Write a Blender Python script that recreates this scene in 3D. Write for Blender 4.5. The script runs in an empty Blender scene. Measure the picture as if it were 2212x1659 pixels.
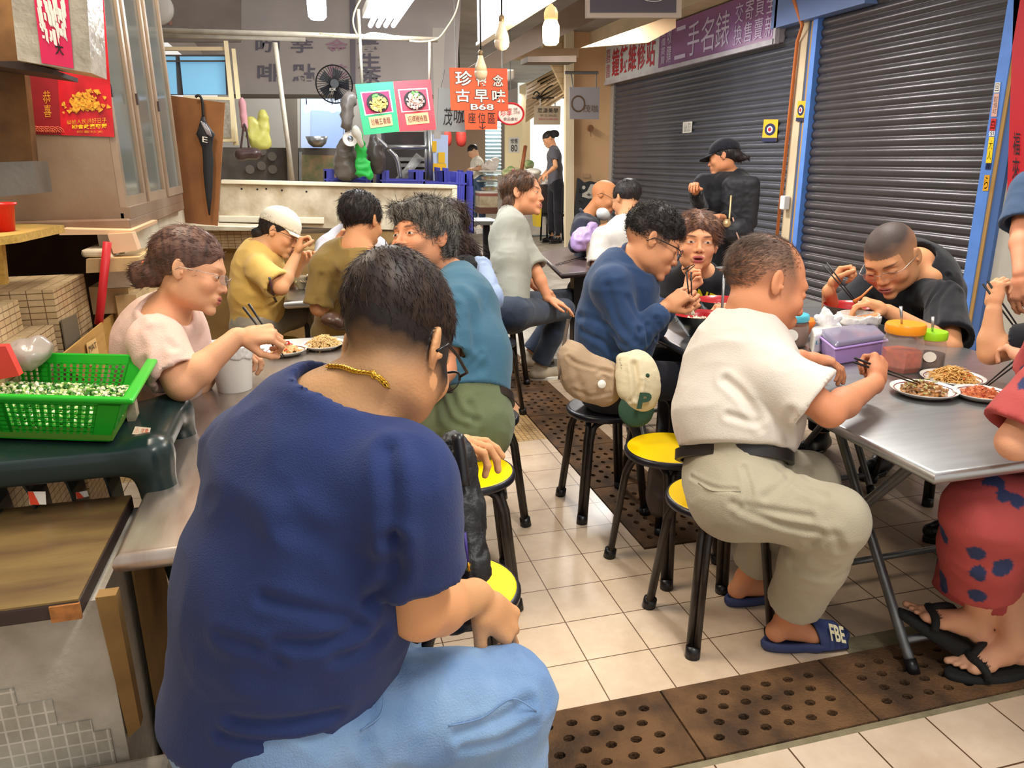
import bpy, math, random
import numpy as np
from mathutils import Vector, Matrix
SC = bpy.context.scene
COL = SC.collection
# ------------------------------------------------------------------ camera
F = 1638.0; YAW = .2566; PIT = .2904; ROL = -.0094; CH = 1.47
PCX, PCY = 1106.0, 829.5
_f = np.array([math.sin(YAW)*math.cos(PIT), math.cos(YAW)*math.cos(PIT), -math.sin(PIT)])
_r = np.array([math.cos(YAW), -math.sin(YAW), 0.]); _u = np.cross(_r, _f)
_c, _s = math.cos(ROL), math.sin(ROL)
CR = _c*_r+_s*_u; CU = -_s*_r+_c*_u; CO = np.array([0, 0, CH])
cam_data = bpy.data.cameras.new('camera'); cam = bpy.data.objects.new('camera', cam_data); COL.objects.link(cam)
cam_data.sensor_width = 36; cam_data.lens = F/2212*36; cam_data.clip_start = .05; cam_data.clip_end = 200
cam.matrix_world = Matrix(((CR[0], CU[0], -_f[0], 0), (CR[1], CU[1], -_f[1], 0), (CR[2], CU[2], -_f[2], CH), (0, 0, 0, 1)))
SC.camera = cam
# ------------------------------------------------------------------ world, view
w = bpy.data.worlds.new('world'); SC.world = w; w.use_nodes = True
w.node_tree.nodes['Background'].inputs[0].default_value = (1.0, .96, .91, 1)
w.node_tree.nodes['Background'].inputs[1].default_value = .80
SC.view_settings.view_transform = 'Standard'; SC.view_settings.look = 'None'
SC.view_settings.gamma = 1; SC.view_settings.use_curve_mapping = False
SC.view_settings.exposure = .2
SC.cycles.max_bounces = 5; SC.cycles.diffuse_bounces = 3; SC.cycles.glossy_bounces = 3
SC.cycles.transmission_bounces = 4; SC.cycles.transparent_max_bounces = 8
SC.cycles.caustics_reflective = False; SC.cycles.caustics_refractive = False
SC.cycles.use_denoising = True
SC.cycles.sample_clamp_indirect = 6
def lamp(name, loc, energy, size, col, sy=None, rot=(0, 0, 0), kind='AREA'):
    d = bpy.data.lights.new(name, kind); d.energy = energy; d.color = col
    if kind == 'AREA':
        d.size = size
        if sy: d.shape = 'RECTANGLE'; d.size_y = sy
    else: d.shadow_soft_size = size
    o = bpy.data.objects.new(name, d); o.location = loc; o.rotation_euler = rot; COL.objects.link(o); return o
# fluorescent battens of the market hall, above the aisle and the tables
lamp('ceiling_light', (1.0, .6, 3.0), 48, .25, (1, .97, .9), 1.2)
lamp('ceiling_light', (2.6, 3.4, 2.95), 58, .25, (1, .96, .9), 1.2)
lamp('ceiling_light', (-.6, 2.6, 2.7), 38, .2, (1, .85, .66), 1.0)
lamp('ceiling_light', (.7, 5.2, 2.9), 30, .2, (1, .93, .8), 1.0)
lamp('ceiling_light', (3.2, 7.6, 2.9), 100, .2, (1, .97, .95), 1.0)
lamp('ceiling_light', (2.4, 11.5, 3.0), 110, .3, (1, .92, .8), 1.2)
lamp('ceiling_light', (.3, 9.2, 2.9), 45, .3, (.85, .92, 1), 1.2)
lamp('ceiling_light', (4.4, 17.5, 2.8), 160, .5, (1, .95, .85), 1.2)

# ------------------------------------------------------------------ picture helpers: pixel -> point at a plane / distance
def ray(x, y): return _f+CR*(x-PCX)/F-CU*(y-PCY)/F
def az(x, y, z=0.): d = ray(x, y); return CO+(z-CH)/d[2]*d
def ay(x, y, Y): d = ray(x, y); return CO+Y/d[1]*d
def ax(x, y, X): d = ray(x, y); return CO+X/d[0]*d
def ad(x, y, D): return CO+D*ray(x, y)
def pr(P):
    d = np.atleast_2d(P)-CO; z = d@_f
    return np.stack([PCX+F*(d@CR)/z, PCY-F*(d@CU)/z, z], -1)
V = lambda *a: np.array(a, float)
def nrm(v): v = np.asarray(v, float); return v/(np.linalg.norm(v)+1e-12)
# ------------------------------------------------------------------ materials
def _set(b, n, v):
    if n in b.inputs: b.inputs[n].default_value = v
MATS = {}
def srgb(h):
    if isinstance(h, str):
        h = h.lstrip('#'); c = [int(h[i:i+2], 16)/255 for i in (0, 2, 4)]
    else: c = h
    return tuple((x/12.92 if x <= .04045 else ((x+.055)/1.055)**2.4) for x in c)+(1,)
def mat(name, col, rough=.6, metal=0., noise=0., nscale=8., bump=0., bscale=40., col2=None, spec=.5, alpha=1., trans=0., emit=None, estr=0., stretch=None, sheen=0., coat=0., detail=4., ior=1.45):
    if name in MATS: return MATS[name]
    m = bpy.data.materials.new(name); m.use_nodes = True; nt = m.node_tree; b = nt.nodes['Principled BSDF']
    c = srgb(col); _set(b, 'Base Color', c); _set(b, 'Roughness', rough); _set(b, 'Metallic', metal)
    _set(b, 'Specular IOR Level', spec); _set(b, 'Alpha', alpha); _set(b, 'Transmission Weight', trans); _set(b, 'IOR', ior)
    _set(b, 'Sheen Weight', sheen); _set(b, 'Coat Weight', coat)
    if emit: _set(b, 'Emission Color', srgb(emit)); _set(b, 'Emission Strength', estr)
    if noise or bump:
        tc = nt.nodes.new('ShaderNodeTexCoord'); mp = nt.nodes.new('ShaderNodeMapping'); nt.links.new(tc.outputs['Object'], mp.inputs[0])
        if stretch: mp.inputs['Scale'].default_value = stretch
    if noise:
        n = nt.nodes.new('ShaderNodeTexNoise'); n.inputs['Scale'].default_value = nscale; n.inputs['Detail'].default_value = detail
        nt.links.new(mp.outputs[0], n.inputs['Vector'])
        r = nt.nodes.new('ShaderNodeValToRGB'); r.color_ramp.elements[0].position = .35; r.color_ramp.elements[1].position = .65
        c2 = srgb(col2) if col2 else tuple(x*(1-noise) for x in c[:3])+(1,)
        r.color_ramp.elements[0].color = c2; r.color_ramp.elements[1].color = c
        nt.links.new(n.outputs[0], r.inputs[0]); nt.links.new(r.outputs[0], b.inputs['Base Color'])
    if bump:
        n2 = nt.nodes.new('ShaderNodeTexNoise'); n2.inputs['Scale'].default_value = bscale; n2.inputs['Detail'].default_value = 5
        nt.links.new(mp.outputs[0], n2.inputs['Vector'])
        bp = nt.nodes.new('ShaderNodeBump'); bp.inputs['Strength'].default_value = bump; bp.inputs['Distance'].default_value = .01
        nt.links.new(n2.outputs[0], bp.inputs['Height']); nt.links.new(bp.outputs[0], b.inputs['Normal'])
    MATS[name] = m; return m
def mat_vc(name, rough=.5, spec=.5, bump=0., bscale=60., sss=0., sheen=0.):
    """material whose colour is stored on the vertices (skin, hair roots, printed cloth)"""
    if name in MATS: return MATS[name]
    m = mat(name, '#ffffff', rough=rough, spec=spec, bump=bump, bscale=bscale, sheen=sheen); nt = m.node_tree; b = nt.nodes['Principled BSDF']
    a = nt.nodes.new('ShaderNodeVertexColor'); a.layer_name = 'Col'
    nt.links.new(a.outputs[0], b.inputs['Base Color'])
    if sss: _set(b, 'Subsurface Weight', sss); _set(b, 'Subsurface Radius', (.012, .005, .003)); _set(b, 'Subsurface Scale', 1.)
    return m
def mat_tile(name, c1, c2, grout, sx, sy, gw=.004, rough=.35, off=(0, 0), brick=0., plane='XY', bump=.3, rough_noise=True, dirt=.25, dirtcol=None):
    """tiles of sx by sy metres on world axes"""
    if name in MATS: return MATS[name]
    m = bpy.data.materials.new(name); m.use_nodes = True; nt = m.node_tree; b = nt.nodes['Principled BSDF']; L = nt.links.new
    g = nt.nodes.new('ShaderNodeNewGeometry'); sep = nt.nodes.new('ShaderNodeSeparateXYZ'); L(g.outputs['Position'], sep.inputs[0])
    cmb = nt.nodes.new('ShaderNodeCombineXYZ')
    ia, ib = {'XY': (0, 1), 'XZ': (0, 2), 'YZ': (1, 2)}[plane]
    for k, (i, o, s) in enumerate(((ia, off[0], 1), (ib, off[1], 1))):
        a = nt.nodes.new('ShaderNodeMath'); a.operation = 'SUBTRACT'; a.inputs[1].default_value = o
        L(sep.outputs[i], a.inputs[0]); L(a.outputs[0], cmb.inputs[k])
    br = nt.nodes.new('ShaderNodeTexBrick'); L(cmb.outputs[0], br.inputs['Vector'])
    br.inputs['Scale'].default_value = 1; br.inputs['Brick Width'].default_value = sx; br.inputs['Row Height'].default_value = sy
    br.inputs['Mortar Size'].default_value = gw/2; br.inputs['Mortar Smooth'].default_value = .1; br.offset = brick; br.squash = 1
    br.inputs['Color1'].default_value = srgb(c1); br.inputs['Color2'].default_value = srgb(c2); br.inputs['Mortar'].default_value = srgb(grout); br.inputs['Bias'].default_value = 0
    n = nt.nodes.new('ShaderNodeTexNoise'); n.inputs['Scale'].default_value = 3; n.inputs['Detail'].default_value = 8; n.inputs['Roughness'].default_value = .7; L(g.outputs['Position'], n.inputs['Vector'])
    rp = nt.nodes.new('ShaderNodeValToRGB'); rp.color_ramp.elements[0].position = .38; rp.color_ramp.elements[1].position = .62; L(n.outputs[0], rp.inputs[0])
    mx = nt.nodes.new('ShaderNodeMixRGB'); mx.blend_type = 'MULTIPLY'; mx.inputs[0].default_value = dirt
    rp.color_ramp.elements[0].color = srgb(dirtcol or '#8a7a66'); rp.color_ramp.elements[1].color = (1, 1, 1, 1)
    L(br.outputs[0], mx.inputs[1]); L(rp.outputs[0], mx.inputs[2]); L(mx.outputs[0], b.inputs['Base Color'])
    _set(b, 'Roughness', rough)
    bp = nt.nodes.new('ShaderNodeBump'); bp.inputs['Strength'].default_value = bump; bp.inputs['Distance'].default_value = .002; bp.invert = True
    L(br.outputs['Fac'], bp.inputs['Height']); L(bp.outputs[0], b.inputs['Normal'])
    MATS[name] = m; return m
# ------------------------------------------------------------------ mesh helpers
class MB:
    """collects vertices and faces of one mesh"""
    def __init__(s): s.v = []; s.f = []; s.m = []; s.n = 0; s.cur = 0
    def add(s, v, f, mi=None):
        v = np.asarray(v, float).reshape(-1, 3); s.v.append(v)
        for q in f: s.f.append(tuple(i+s.n for i in q)); s.m.append(s.cur if mi is None else mi)
        s.n += len(v); return s
    def box(s, c, sz, R=None, mi=None):
        c = np.asarray(c, float); h = np.asarray(sz, float)/2
        v = np.array([[x, y, z] for x in (-1, 1) for y in (-1, 1) for z in (-1, 1)])*h
        if R is not None: v = v@np.asarray(R).T
        return s.add(v+c, [(0, 1, 3, 2), (4, 6, 7, 5), (0, 4, 5, 1), (2, 3, 7, 6), (0, 2, 6, 4), (1, 5, 7, 3)], mi)
    def bb(s, a, b, mi=None):
        a = np.asarray(a, float); b = np.asarray(b, float); return s.box((a+b)/2, abs(b-a), None, mi)
    def hexa(s, p, mi=None):
        """eight corners: four of one face in order, four of the opposite face"""
        return s.add(p, [(0, 1, 2, 3), (7, 6, 5, 4), (0, 4, 5, 1), (1, 5, 6, 2), (2, 6, 7, 3), (3, 7, 4, 0)], mi)
    def slab(s, q, off, mi=None):
        """four corners extruded by the vector off"""
        q = np.asarray(q, float); return s.hexa(np.vstack([q, q+np.asarray(off, float)]), mi)
    def tube(s, pts, r, n=10, mi=None, closed=False):
        pts = [np.asarray(p, float) for p in pts]; N = len(pts); rr = r if hasattr(r, '__len__') else [r]*N
        ring = []; pu = None
        for i, p in enumerate(pts):
            if closed: t = pts[(i+1) % N]-pts[i-1]
            else: t = pts[min(i+1, N-1)]-pts[max(i-1, 0)]
            t = nrm(t)
            if pu is None: pu = nrm(np.cross(t, V(0, 0, 1) if abs(t[2]) < .9 else V(1, 0, 0)))
            a = pu-t*np.dot(pu, t); a = nrm(a); pu = a; b = np.cross(t, a)
            ring.append([p+rr[i]*(math.cos(k*2*math.pi/n)*a+math.sin(k*2*math.pi/n)*b) for k in range(n)])
        v = np.array(ring).reshape(-1, 3); f = []
        for i in range(N if closed else N-1):
            j = (i+1) % N
            for k in range(n): f.append((i*n+k, i*n+(k+1) % n, j*n+(k+1) % n, j*n+k))
        if not closed: f.append(tuple(range(n))[::-1]); f.append(tuple((N-1)*n+k for k in range(n)))
        return s.add(v, f, mi)
    def lathe(s, c, prof, n=28, axis=(0, 0, 1), mi=None, sx=1., sy=1., cap=True):
        ax_ = nrm(axis); a = nrm(np.cross(ax_, V(0, 1, 0) if abs(ax_[1]) < .9 else V(1, 0, 0))); b = np.cross(ax_, a); c = np.asarray(c, float)
        v = []
        for r, h in prof:
            for k in range(n):
                t = 2*math.pi*k/n; v.append(c+ax_*h+a*r*math.cos(t)*sx+b*r*math.sin(t)*sy)
        f = [(i*n+k, i*n+(k+1) % n, (i+1)*n+(k+1) % n, (i+1)*n+k) for i in range(len(prof)-1) for k in range(n)]
        if cap:
            if prof[0][0] > 1e-5: f.append(tuple(range(n))[::-1])
            if prof[-1][0] > 1e-5: f.append(tuple((len(prof)-1)*n+k for k in range(n)))
        return s.add(v, f, mi)
    def loft(s, rings, mi=None, cap=True):
        n = len(rings[0]); v = np.array(rings).reshape(-1, 3)
        f = [(i*n+k, i*n+(k+1) % n, (i+1)*n+(k+1) % n, (i+1)*n+k) for i in range(len(rings)-1) for k in range(n)]
        if cap: f.append(tuple(range(n))[::-1]); f.append(tuple((len(rings)-1)*n+k for k in range(n)))
        return s.add(v, f, mi)
    def grid(s, P, mi=None, thick=None):
        """P[i][j] points; optional thickness vector"""
        P = np.asarray(P, float); a, b = P.shape[:2]; v = P.reshape(-1, 3)
        f = [(i*b+j, i*b+j+1, (i+1)*b+j+1, (i+1)*b+j) for i in range(a-1) for j in range(b-1)]
        s.add(v, f, mi)
        if thick is not None:
            s.add(v+np.asarray(thick, float), [q[::-1] for q in f], mi)
            n0 = s.n-2*len(v); e = [(0, j) for j in range(b)]+[(i, b-1) for i in range(1, a)]+[(a-1, j) for j in range(b-2, -1, -1)]+[(i, 0) for i in range(a-2, 0, -1)]
            ix = [i*b+j for i, j in e]
            for k in range(len(ix)):
                p, q = ix[k], ix[(k+1) % len(ix)]; s.f.append((n0+p, n0+q, n0+len(v)+q, n0+len(v)+p)[::-1]); s.m.append(s.cur if mi is None else mi)
        return s
    def build(s, name, mats, parent=None, smooth=False, angle=None, loc=None):
        me = bpy.data.meshes.new(name); v = np.vstack(s.v) if s.v else np.zeros((0, 3))
        o = bpy.data.objects.new(name, me); COL.objects.link(o)
        off = np.zeros(3)
        if parent is not None: o.parent = parent; off = np.array(parent['_w'] if '_w' in parent.keys() else parent.location[:])
        elif len(v):
            off = V((v[:, 0].min()+v[:, 0].max())/2, (v[:, 1].min()+v[:, 1].max())/2, v[:, 2].min()); o.location = off
        me.from_pydata((v-off).tolist(), [], s.f)
        if parent is not None: o['_w'] = list(map(float, off))
        else: o['_w'] = list(map(float, off))
        for mm in (mats if isinstance(mats, (list, tuple)) else [mats]): me.materials.append(mm)
        if len(me.materials) > 1: me.polygons.foreach_set('material_index', s.m)
        if smooth or angle: me.polygons.foreach_set('use_smooth', [True]*len(me.polygons))
        me.update()
        if angle:
            try: me.set_sharp_from_angle(angle=math.radians(angle))
            except Exception: pass
        return o
def bevel(o, w_=.004, seg=2):
    b = o.modifiers.new('bevel', 'BEVEL'); b.width = w_; b.segments = seg; b.limit_method = 'ANGLE'; b.angle_limit = .6; return o
def tag(o, label=None, cat=None, group=None, kind=None):
    if label: o['label'] = label
    if cat: o['category'] = cat
    if group: o['group'] = group
    if kind: o['kind'] = kind
    return o
def thing(name, label, cat, loc, group=None):
    o = bpy.data.objects.new(name, None); o.empty_display_size = .05; COL.objects.link(o); o.location = [float(x) for x in loc]
    o['_w'] = [float(x) for x in loc]
    return tag(o, label, cat, group)
def struct(name, mb, m, **k): return tag(mb.build(name, m, **k), kind='structure')
def child(o): return [c for c in bpy.data.objects if c.parent is o]
def arc(c, a, b, r, t0, t1, n=8):
    c, a, b = map(lambda x: np.asarray(x, float), (c, a, b))
    return [c+r*(math.cos(t)*a+math.sin(t)*b) for t in np.linspace(t0, t1, n)]
def crv(pts, n=8, closed=False):
    """Catmull-Rom through points"""
    P = [np.asarray(p, float) for p in pts]; out = []; N = len(P)
    for i in range(N if closed else N-1):
        p0 = P[(i-1) % N] if closed or i > 0 else 2*P[0]-P[1]; p1 = P[i]; p2 = P[(i+1) % N]; p3 = P[(i+2) % N] if closed or i+2 < N else 2*P[-1]-P[-2]
        for t in np.linspace(0, 1, n, endpoint=False):
            out.append(.5*((2*p1)+(-p0+p2)*t+(2*p0-5*p1+4*p2-p3)*t*t+(-p0+3*p1-3*p2+p3)*t**3))
    if not closed: out.append(P[-1])
    return out
def sheet(q, eps, mb=None, mi=None, th=.004):
    """thin slab from four pixel-derived corners, thickness away from the viewer"""
    q = np.asarray(q, float); n = nrm(np.cross(q[1]-q[0], q[3]-q[0]))
    if np.dot(n, q[0]-CO) < 0: n = -n
    mb = mb or MB(); mb.slab(q-n*eps, n*th, mi); return mb
def quadpt(q, s, t):
    q = np.asarray(q, float); return (q[0]*(1-s)+q[1]*s)*(1-t)+(q[3]*(1-s)+q[2]*s)*t
def text_on(q, s0, t0, s1, t1, body, m, name, parent, eps=.004, th=.002, bold=0.):
    """lettering standing on the quad q (TL, TR, BR, BL), filling the box s0..s1, t0..t1"""
    cu = bpy.data.curves.new('txt', 'FONT'); cu.body = body; cu.size = 1; cu.extrude = 0; cu.offset = bold; cu.resolution_u = 3
    to = bpy.data.objects.new('txt', cu); COL.objects.link(to); dg = bpy.context.evaluated_depsgraph_get()
    me = bpy.data.meshes.new_from_object(to.evaluated_get(dg)); bpy.data.objects.remove(to); bpy.data.curves.remove(cu)
    n = len(me.vertices)
    if n == 0: return None
    v = np.zeros(n*3); me.vertices.foreach_get('co', v); v = v.reshape(-1, 3); lo, hi = v.min(0), v.max(0)
    fs = [tuple(p.vertices) for p in me.polygons]; bpy.data.meshes.remove(me)
    q = np.asarray(q, float); nn = nrm(np.cross(q[1]-q[0], q[3]-q[0]))
    if np.dot(nn, q[0]-CO) < 0: nn = -nn
    S = s0+(v[:, 0]-lo[0])/(hi[0]-lo[0]+1e-9)*(s1-s0); T = t1-(v[:, 1]-lo[1])/(hi[1]-lo[1]+1e-9)*(t1-t0)
    P = ((q[0]*(1-S[:, None])+q[1]*S[:, None])*(1-T[:, None])+(q[3]*(1-S[:, None])+q[2]*S[:, None])*T[:, None])-nn*eps
    mb = MB(); mb.add(P, fs)
    return mb.build(name, m, parent)
def noise3(P, scale, seed=0):
    """smooth value noise on points, -1..1"""
    P = np.asarray(P, float)*scale+seed*17.31; i = np.floor(P).astype(np.int64); f = P-i; f = f*f*(3-2*f)
    def h(a):
        x = (a[..., 0]*374761393+a[..., 1]*668265263+a[..., 2]*2147483647+seed*974634777) & 0x7fffffff
        x = ((x ^ (x >> 13))*1274126177) & 0x7fffffff; return ((x ^ (x >> 16)) & 0xffff)/32767.5-1
    r = 0
    for dx in (0, 1):
        for dy in (0, 1):
            for dz in (0, 1):
                ww = (f[..., 0] if dx else 1-f[..., 0])*(f[..., 1] if dy else 1-f[..., 1])*(f[..., 2] if dz else 1-f[..., 2])
                r = r+ww*h(i+np.array([dx, dy, dz]))
    return r
# ------------------------------------------------------------------ implicit surfaces (smooth bodies, cloth, hair)
class Sdf:
    def __init__(s): s.p = []
    def _a(s, fn, lo, hi, k, op): s.p.append((fn, np.asarray(lo, float), np.asarray(hi, float), k, op)); return s
    def cone(s, a, b, ra, rb, k=.01, op='u', flat=None):
        """tapered capsule a..b; flat=(direction, factor) squashes the section along a direction"""
        a = np.asarray(a, float); b = np.asarray(b, float); ab = b-a; L2 = ab@ab+1e-12
        fd = None
        if flat is not None: fd = nrm(flat[0]); ff = flat[1]
        def fn(P):
            ap = P-a; t = np.clip((ap@ab)/L2, 0, 1); d = ap-t[..., None]*ab
            if fd is not None:
                q = d@fd; d = d+((1/ff-1)*q)[..., None]*fd
            return np.sqrt((d*d).sum(-1))-(ra+(rb-ra)*t)
        r = max(ra, rb); return s._a(fn, np.minimum(a, b)-r, np.maximum(a, b)+r, k, op)
    def ell(s, c, r, R=None, k=.01, op='u'):
        c = np.asarray(c, float); r = np.asarray(r, float); R = np.eye(3) if R is None else np.asarray(R, float)  # columns = local axes
        def fn(P):
            q = (P-c)@R; k0 = np.sqrt(((q/r)**2).sum(-1)); k1 = np.sqrt(((q/(r*r))**2).sum(-1))+1e-9
            return k0*(k0-1)/k1
        e = np.abs(R)@r; return s._a(fn, c-e, c+e, k, op)
    def sec(s, a, b, side, wa, da, wb, db, k=.02, op='u'):
        """elliptical column a..b; half widths w along side, half depths d across"""
        a = np.asarray(a, float); b = np.asarray(b, float); L = np.linalg.norm(b-a); ax_ = (b-a)/L; sd = nrm(np.asarray(side, float)-ax_*np.dot(side, ax_)); fr = np.cross(ax_, sd)
        def fn(P):
            q = P-a; h = q@ax_; t = np.clip(h/L, 0, 1); x = q@sd; y = q@fr; w_ = wa+(wb-wa)*t; d_ = da+(db-da)*t
            e = h-t*L; m = np.minimum(w_, d_)
            return (np.sqrt((x/w_)**2+(y/d_)**2+(e/m)**2)-1)*m
        r = max(wa, da, wb, db); return s._a(fn, np.minimum(a, b)-r, np.maximum(a, b)+r, k, op)
    def cyl(s, a, b, ra, rb, k=.003, op='u'):
        """cone with flat ends"""
        a = np.asarray(a, float); b = np.asarray(b, float); L = np.linalg.norm(b-a); ax_ = (b-a)/L
        def fn(P):
            q = P-a; h = q@ax_; rad = np.sqrt(np.maximum((q*q).sum(-1)-h*h, 0)); t = np.clip(h/L, 0, 1)
            dr = rad-(ra+(rb-ra)*t); dh = np.abs(h-L/2)-L/2
            return np.minimum(np.maximum(dr, dh), 0)+np.sqrt(np.maximum(dr, 0)**2+np.maximum(dh, 0)**2)
        r = max(ra, rb); return s._a(fn, np.minimum(a, b)-r, np.maximum(a, b)+r, k, op)
    def box(s, c, h, R=None, rd=.01, k=.01, op='u'):
        c = np.asarray(c, float); h = np.asarray(h, float); R = np.eye(3) if R is None else np.asarray(R, float)
        def fn(P):
            q = np.abs((P-c)@R)-(h-rd); return np.sqrt((np.maximum(q, 0)**2).sum(-1))+np.minimum(q.max(-1), 0)-rd
        e = np.abs(R)@h; return s._a(fn, c-e, c+e, k, op)
    def half(s, c, n, lo, hi, k=.004):
        """cut away everything on the n side of the plane through c (inside the box lo..hi)"""
        c = np.asarray(c, float); n = nrm(n)
        return s._a(lambda P: -((P-c)@n), lo, hi, k, 's')
    def mesh(s, vox=.006, pad=.03):
        us = [p for p in s.p if p[4] == 'u']
        lo = np.min([p[1] for p in us], 0)-pad; hi = np.max([p[2] for p in us], 0)+pad
        n = np.ceil((hi-lo)/vox).astype(int)+1
        D = np.full(n, .2, np.float32)
        axs = [lo[i]+vox*np.arange(n[i]) for i in range(3)]
        for fn, a, b, k, op in s.p:
            m = k+2*vox+.004
            if op == 's': m = k+.03
            i0 = np.maximum(np.floor((a-m-lo)/vox).astype(int), 0); i1 = np.minimum(np.ceil((b+m-lo)/vox).astype(int)+1, n)
            if (i1 <= i0).any(): continue
            sl = tuple(slice(i0[i], i1[i]) for i in range(3))
            G = np.stack(np.meshgrid(axs[0][sl[0]], axs[1][sl[1]], axs[2][sl[2]], indexing='ij'), -1)
            d = fn(G).astype(np.float32); o = D[sl]
            if op == 'u':
                h = np.maximum(k-np.abs(o-d), 0)/k if k > 0 else 0; D[sl] = np.minimum(o, d)-h*h*k*.25
            else:
                d = -d; h = np.maximum(k-np.abs(o-d), 0)/k if k > 0 else 0; D[sl] = np.maximum(o, d)+h*h*k*.25
        return surfnet(D, lo, vox)
def surfnet(D, lo, vox):
    S = D < 0; n = D.shape
    c = np.zeros((n[0]-1, n[1]-1, n[2]-1), np.uint8)
    for i in (0, 1):
        for j in (0, 1):
            for k in (0, 1): c += S[i:n[0]-1+i, j:n[1]-1+j, k:n[2]-1+k]
    act = (c > 0) & (c < 8); I = np.argwhere(act)
    if len(I) == 0: return np.zeros((0, 3)), np.zeros((0, 4), int)
    idx = -np.ones(act.shape, np.int64); idx[act] = np.arange(len(I))
    acc = np.zeros((len(I), 3)); cnt = np.zeros(len(I))
    cor = [(i, j, k) for i in (0, 1) for j in (0, 1) for k in (0, 1)]
    vals = {q: D[I[:, 0]+q[0], I[:, 1]+q[1], I[:, 2]+q[2]] for q in cor}
    for a in cor:
        for d in range(3):
            if a[d] == 0:
                b = list(a); b[d] = 1; b = tuple(b); va, vb = vals[a], vals[b]; m = (va < 0) != (vb < 0)
                t = np.where(m, va/(va-vb+1e-12*(va == vb)), 0); p = np.zeros((len(I), 3)); p += np.array(a); p[:, d] += t
                acc += p*m[:, None]; cnt += m
    P = lo+vox*(I+acc/cnt[:, None]); Q = []
    for d in range(3):
        e = [slice(None)]*3; g = [slice(None)]*3; e[d] = slice(0, n[d]-1); g[d] = slice(1, n[d])
        A = S[tuple(e)]; B = S[tuple(g)]; X = np.argwhere(A != B); o1, o2 = [(1, 2), (2, 0), (0, 1)][d]
        ok = (X[:, o1] > 0) & (X[:, o2] > 0) & (X[:, o1] < n[o1]-1) & (X[:, o2] < n[o2]-1); X = X[ok]
        fl = A[X[:, 0], X[:, 1], X[:, 2]]
        def cell(u_, v_):
            Y = X.copy(); Y[:, o1] -= u_; Y[:, o2] -= v_; return idx[Y[:, 0], Y[:, 1], Y[:, 2]]
        q = np.stack([cell(1, 1), cell(0, 1), cell(0, 0), cell(1, 0)], -1); q[~fl] = q[~fl][:, ::-1]; Q.append(q)
    Q = np.vstack(Q); Q = Q[(Q >= 0).all(1)]
    return P, Q
def relax(P, Q, it=1, w_=.5):
    for _ in range(it):
        a = np.zeros_like(P); c = np.zeros(len(P))
        for i in range(4):
            for j in ((i+1) % 4, (i-1) % 4):
                for x in range(3): a[:, x] += np.bincount(Q[:, i], P[Q[:, j], x], len(P))
                c += np.bincount(Q[:, i], minlength=len(P))
        P = P*(1-w_)+w_*a/np.maximum(c, 1)[:, None]
    return P
def normals(P, Q):
    fn = np.cross(P[Q[:, 2]]-P[Q[:, 0]], P[Q[:, 3]]-P[Q[:, 1]]); N = np.zeros_like(P)
    for i in range(4):
        for x in range(3): N[:, x] += np.bincount(Q[:, i], fn[:, x], len(P))
    return N/(np.linalg.norm(N, axis=1)[:, None]+1e-12)
def seg_dist(P, pts):
    best = np.full(len(P), 1e9)
    for a, b in zip(pts[:-1], pts[1:]):
        ab = b-a; t = np.clip(((P-a)@ab)/(ab@ab+1e-12), 0, 1); best = np.minimum(best, np.linalg.norm(P-a-t[:, None]*ab, axis=1))
    return best
def px_on(P, N, poly, tol=14):
    """points of the surface P under picture positions: nearest front-facing vertex"""
    Z = pr(P); fr = ((P-CO)*N).sum(1) < 0; out = []
    for u_, v_ in poly:
        d = np.hypot(Z[:, 0]-u_, Z[:, 1]-v_); m = fr & (d < tol)
        if not m.any(): 
            if not fr.any(): continue
            i = np.where(fr)[0][np.argmin(d[fr])]
        else: i = np.where(m)[0][np.argmin(Z[m, 2])]
        out.append(P[i])
    return out
def crease(P, Q, lines, rough=0., rs=6., seed=3, stretch=None):
    """lines: (pixel polyline, width m, depth m); a fold = a groove with a ridge beside it"""
    N = normals(P, Q); disp = np.zeros(len(P))
    for poly, wd, dp in lines:
        pts = px_on(P, N, poly)
        if len(pts) < 2: continue
        pts = crv(pts, 5); d = seg_dist(P, np.array(pts))
        x = d/wd; disp += dp*(-np.exp(-x*x)+.45*np.exp(-(x-1.8)**2))
    if rough:
        X = P if stretch is None else P*np.asarray(stretch)
        a = noise3(X, rs, seed); b = noise3(X+.05*np.stack([a, a, a], -1), rs*2.2, seed+1)
        disp += rough*(1-np.abs(a)*2)*.6+rough*.5*(1-np.abs(b)*2)
    return P+N*disp[:, None]
def mk(name, P, Q, m, parent, smooth=True, cols=None, extra=None):
    """mesh object from arrays, coordinates in the world"""
    off = np.array(parent['_w']) if parent is not None else V((P[:, 0].min()+P[:, 0].max())/2, (P[:, 1].min()+P[:, 1].max())/2, P[:, 2].min())
    me = bpy.data.meshes.new(name); nq = len(Q)
    me.vertices.add(len(P)); me.vertices.foreach_set('co', (P-off).astype(np.float32).ravel())
    me.loops.add(nq*4); me.loops.foreach_set('vertex_index', Q.astype(np.int32).ravel())
    me.polygons.add(nq); me.polygons.foreach_set('loop_start', np.arange(0, nq*4, 4, dtype=np.int32)); me.polygons.foreach_set('loop_total', np.full(nq, 4, np.int32))
    if smooth: me.polygons.foreach_set('use_smooth', [True]*nq)
    me.materials.append(m)
    if cols is not None:
        at = me.color_attributes.new('Col', 'FLOAT_COLOR', 'POINT'); c4 = np.ones((len(P), 4), np.float32); c4[:, :3] = cols; at.data.foreach_set('color', c4.ravel())
    me.update(calc_edges=True); me.validate()
    o = bpy.data.objects.new(name, me); COL.objects.link(o)
    if parent is not None: o.parent = parent
    else: o.location = off
    o['_w'] = [float(x) for x in off]
    return o
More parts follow.
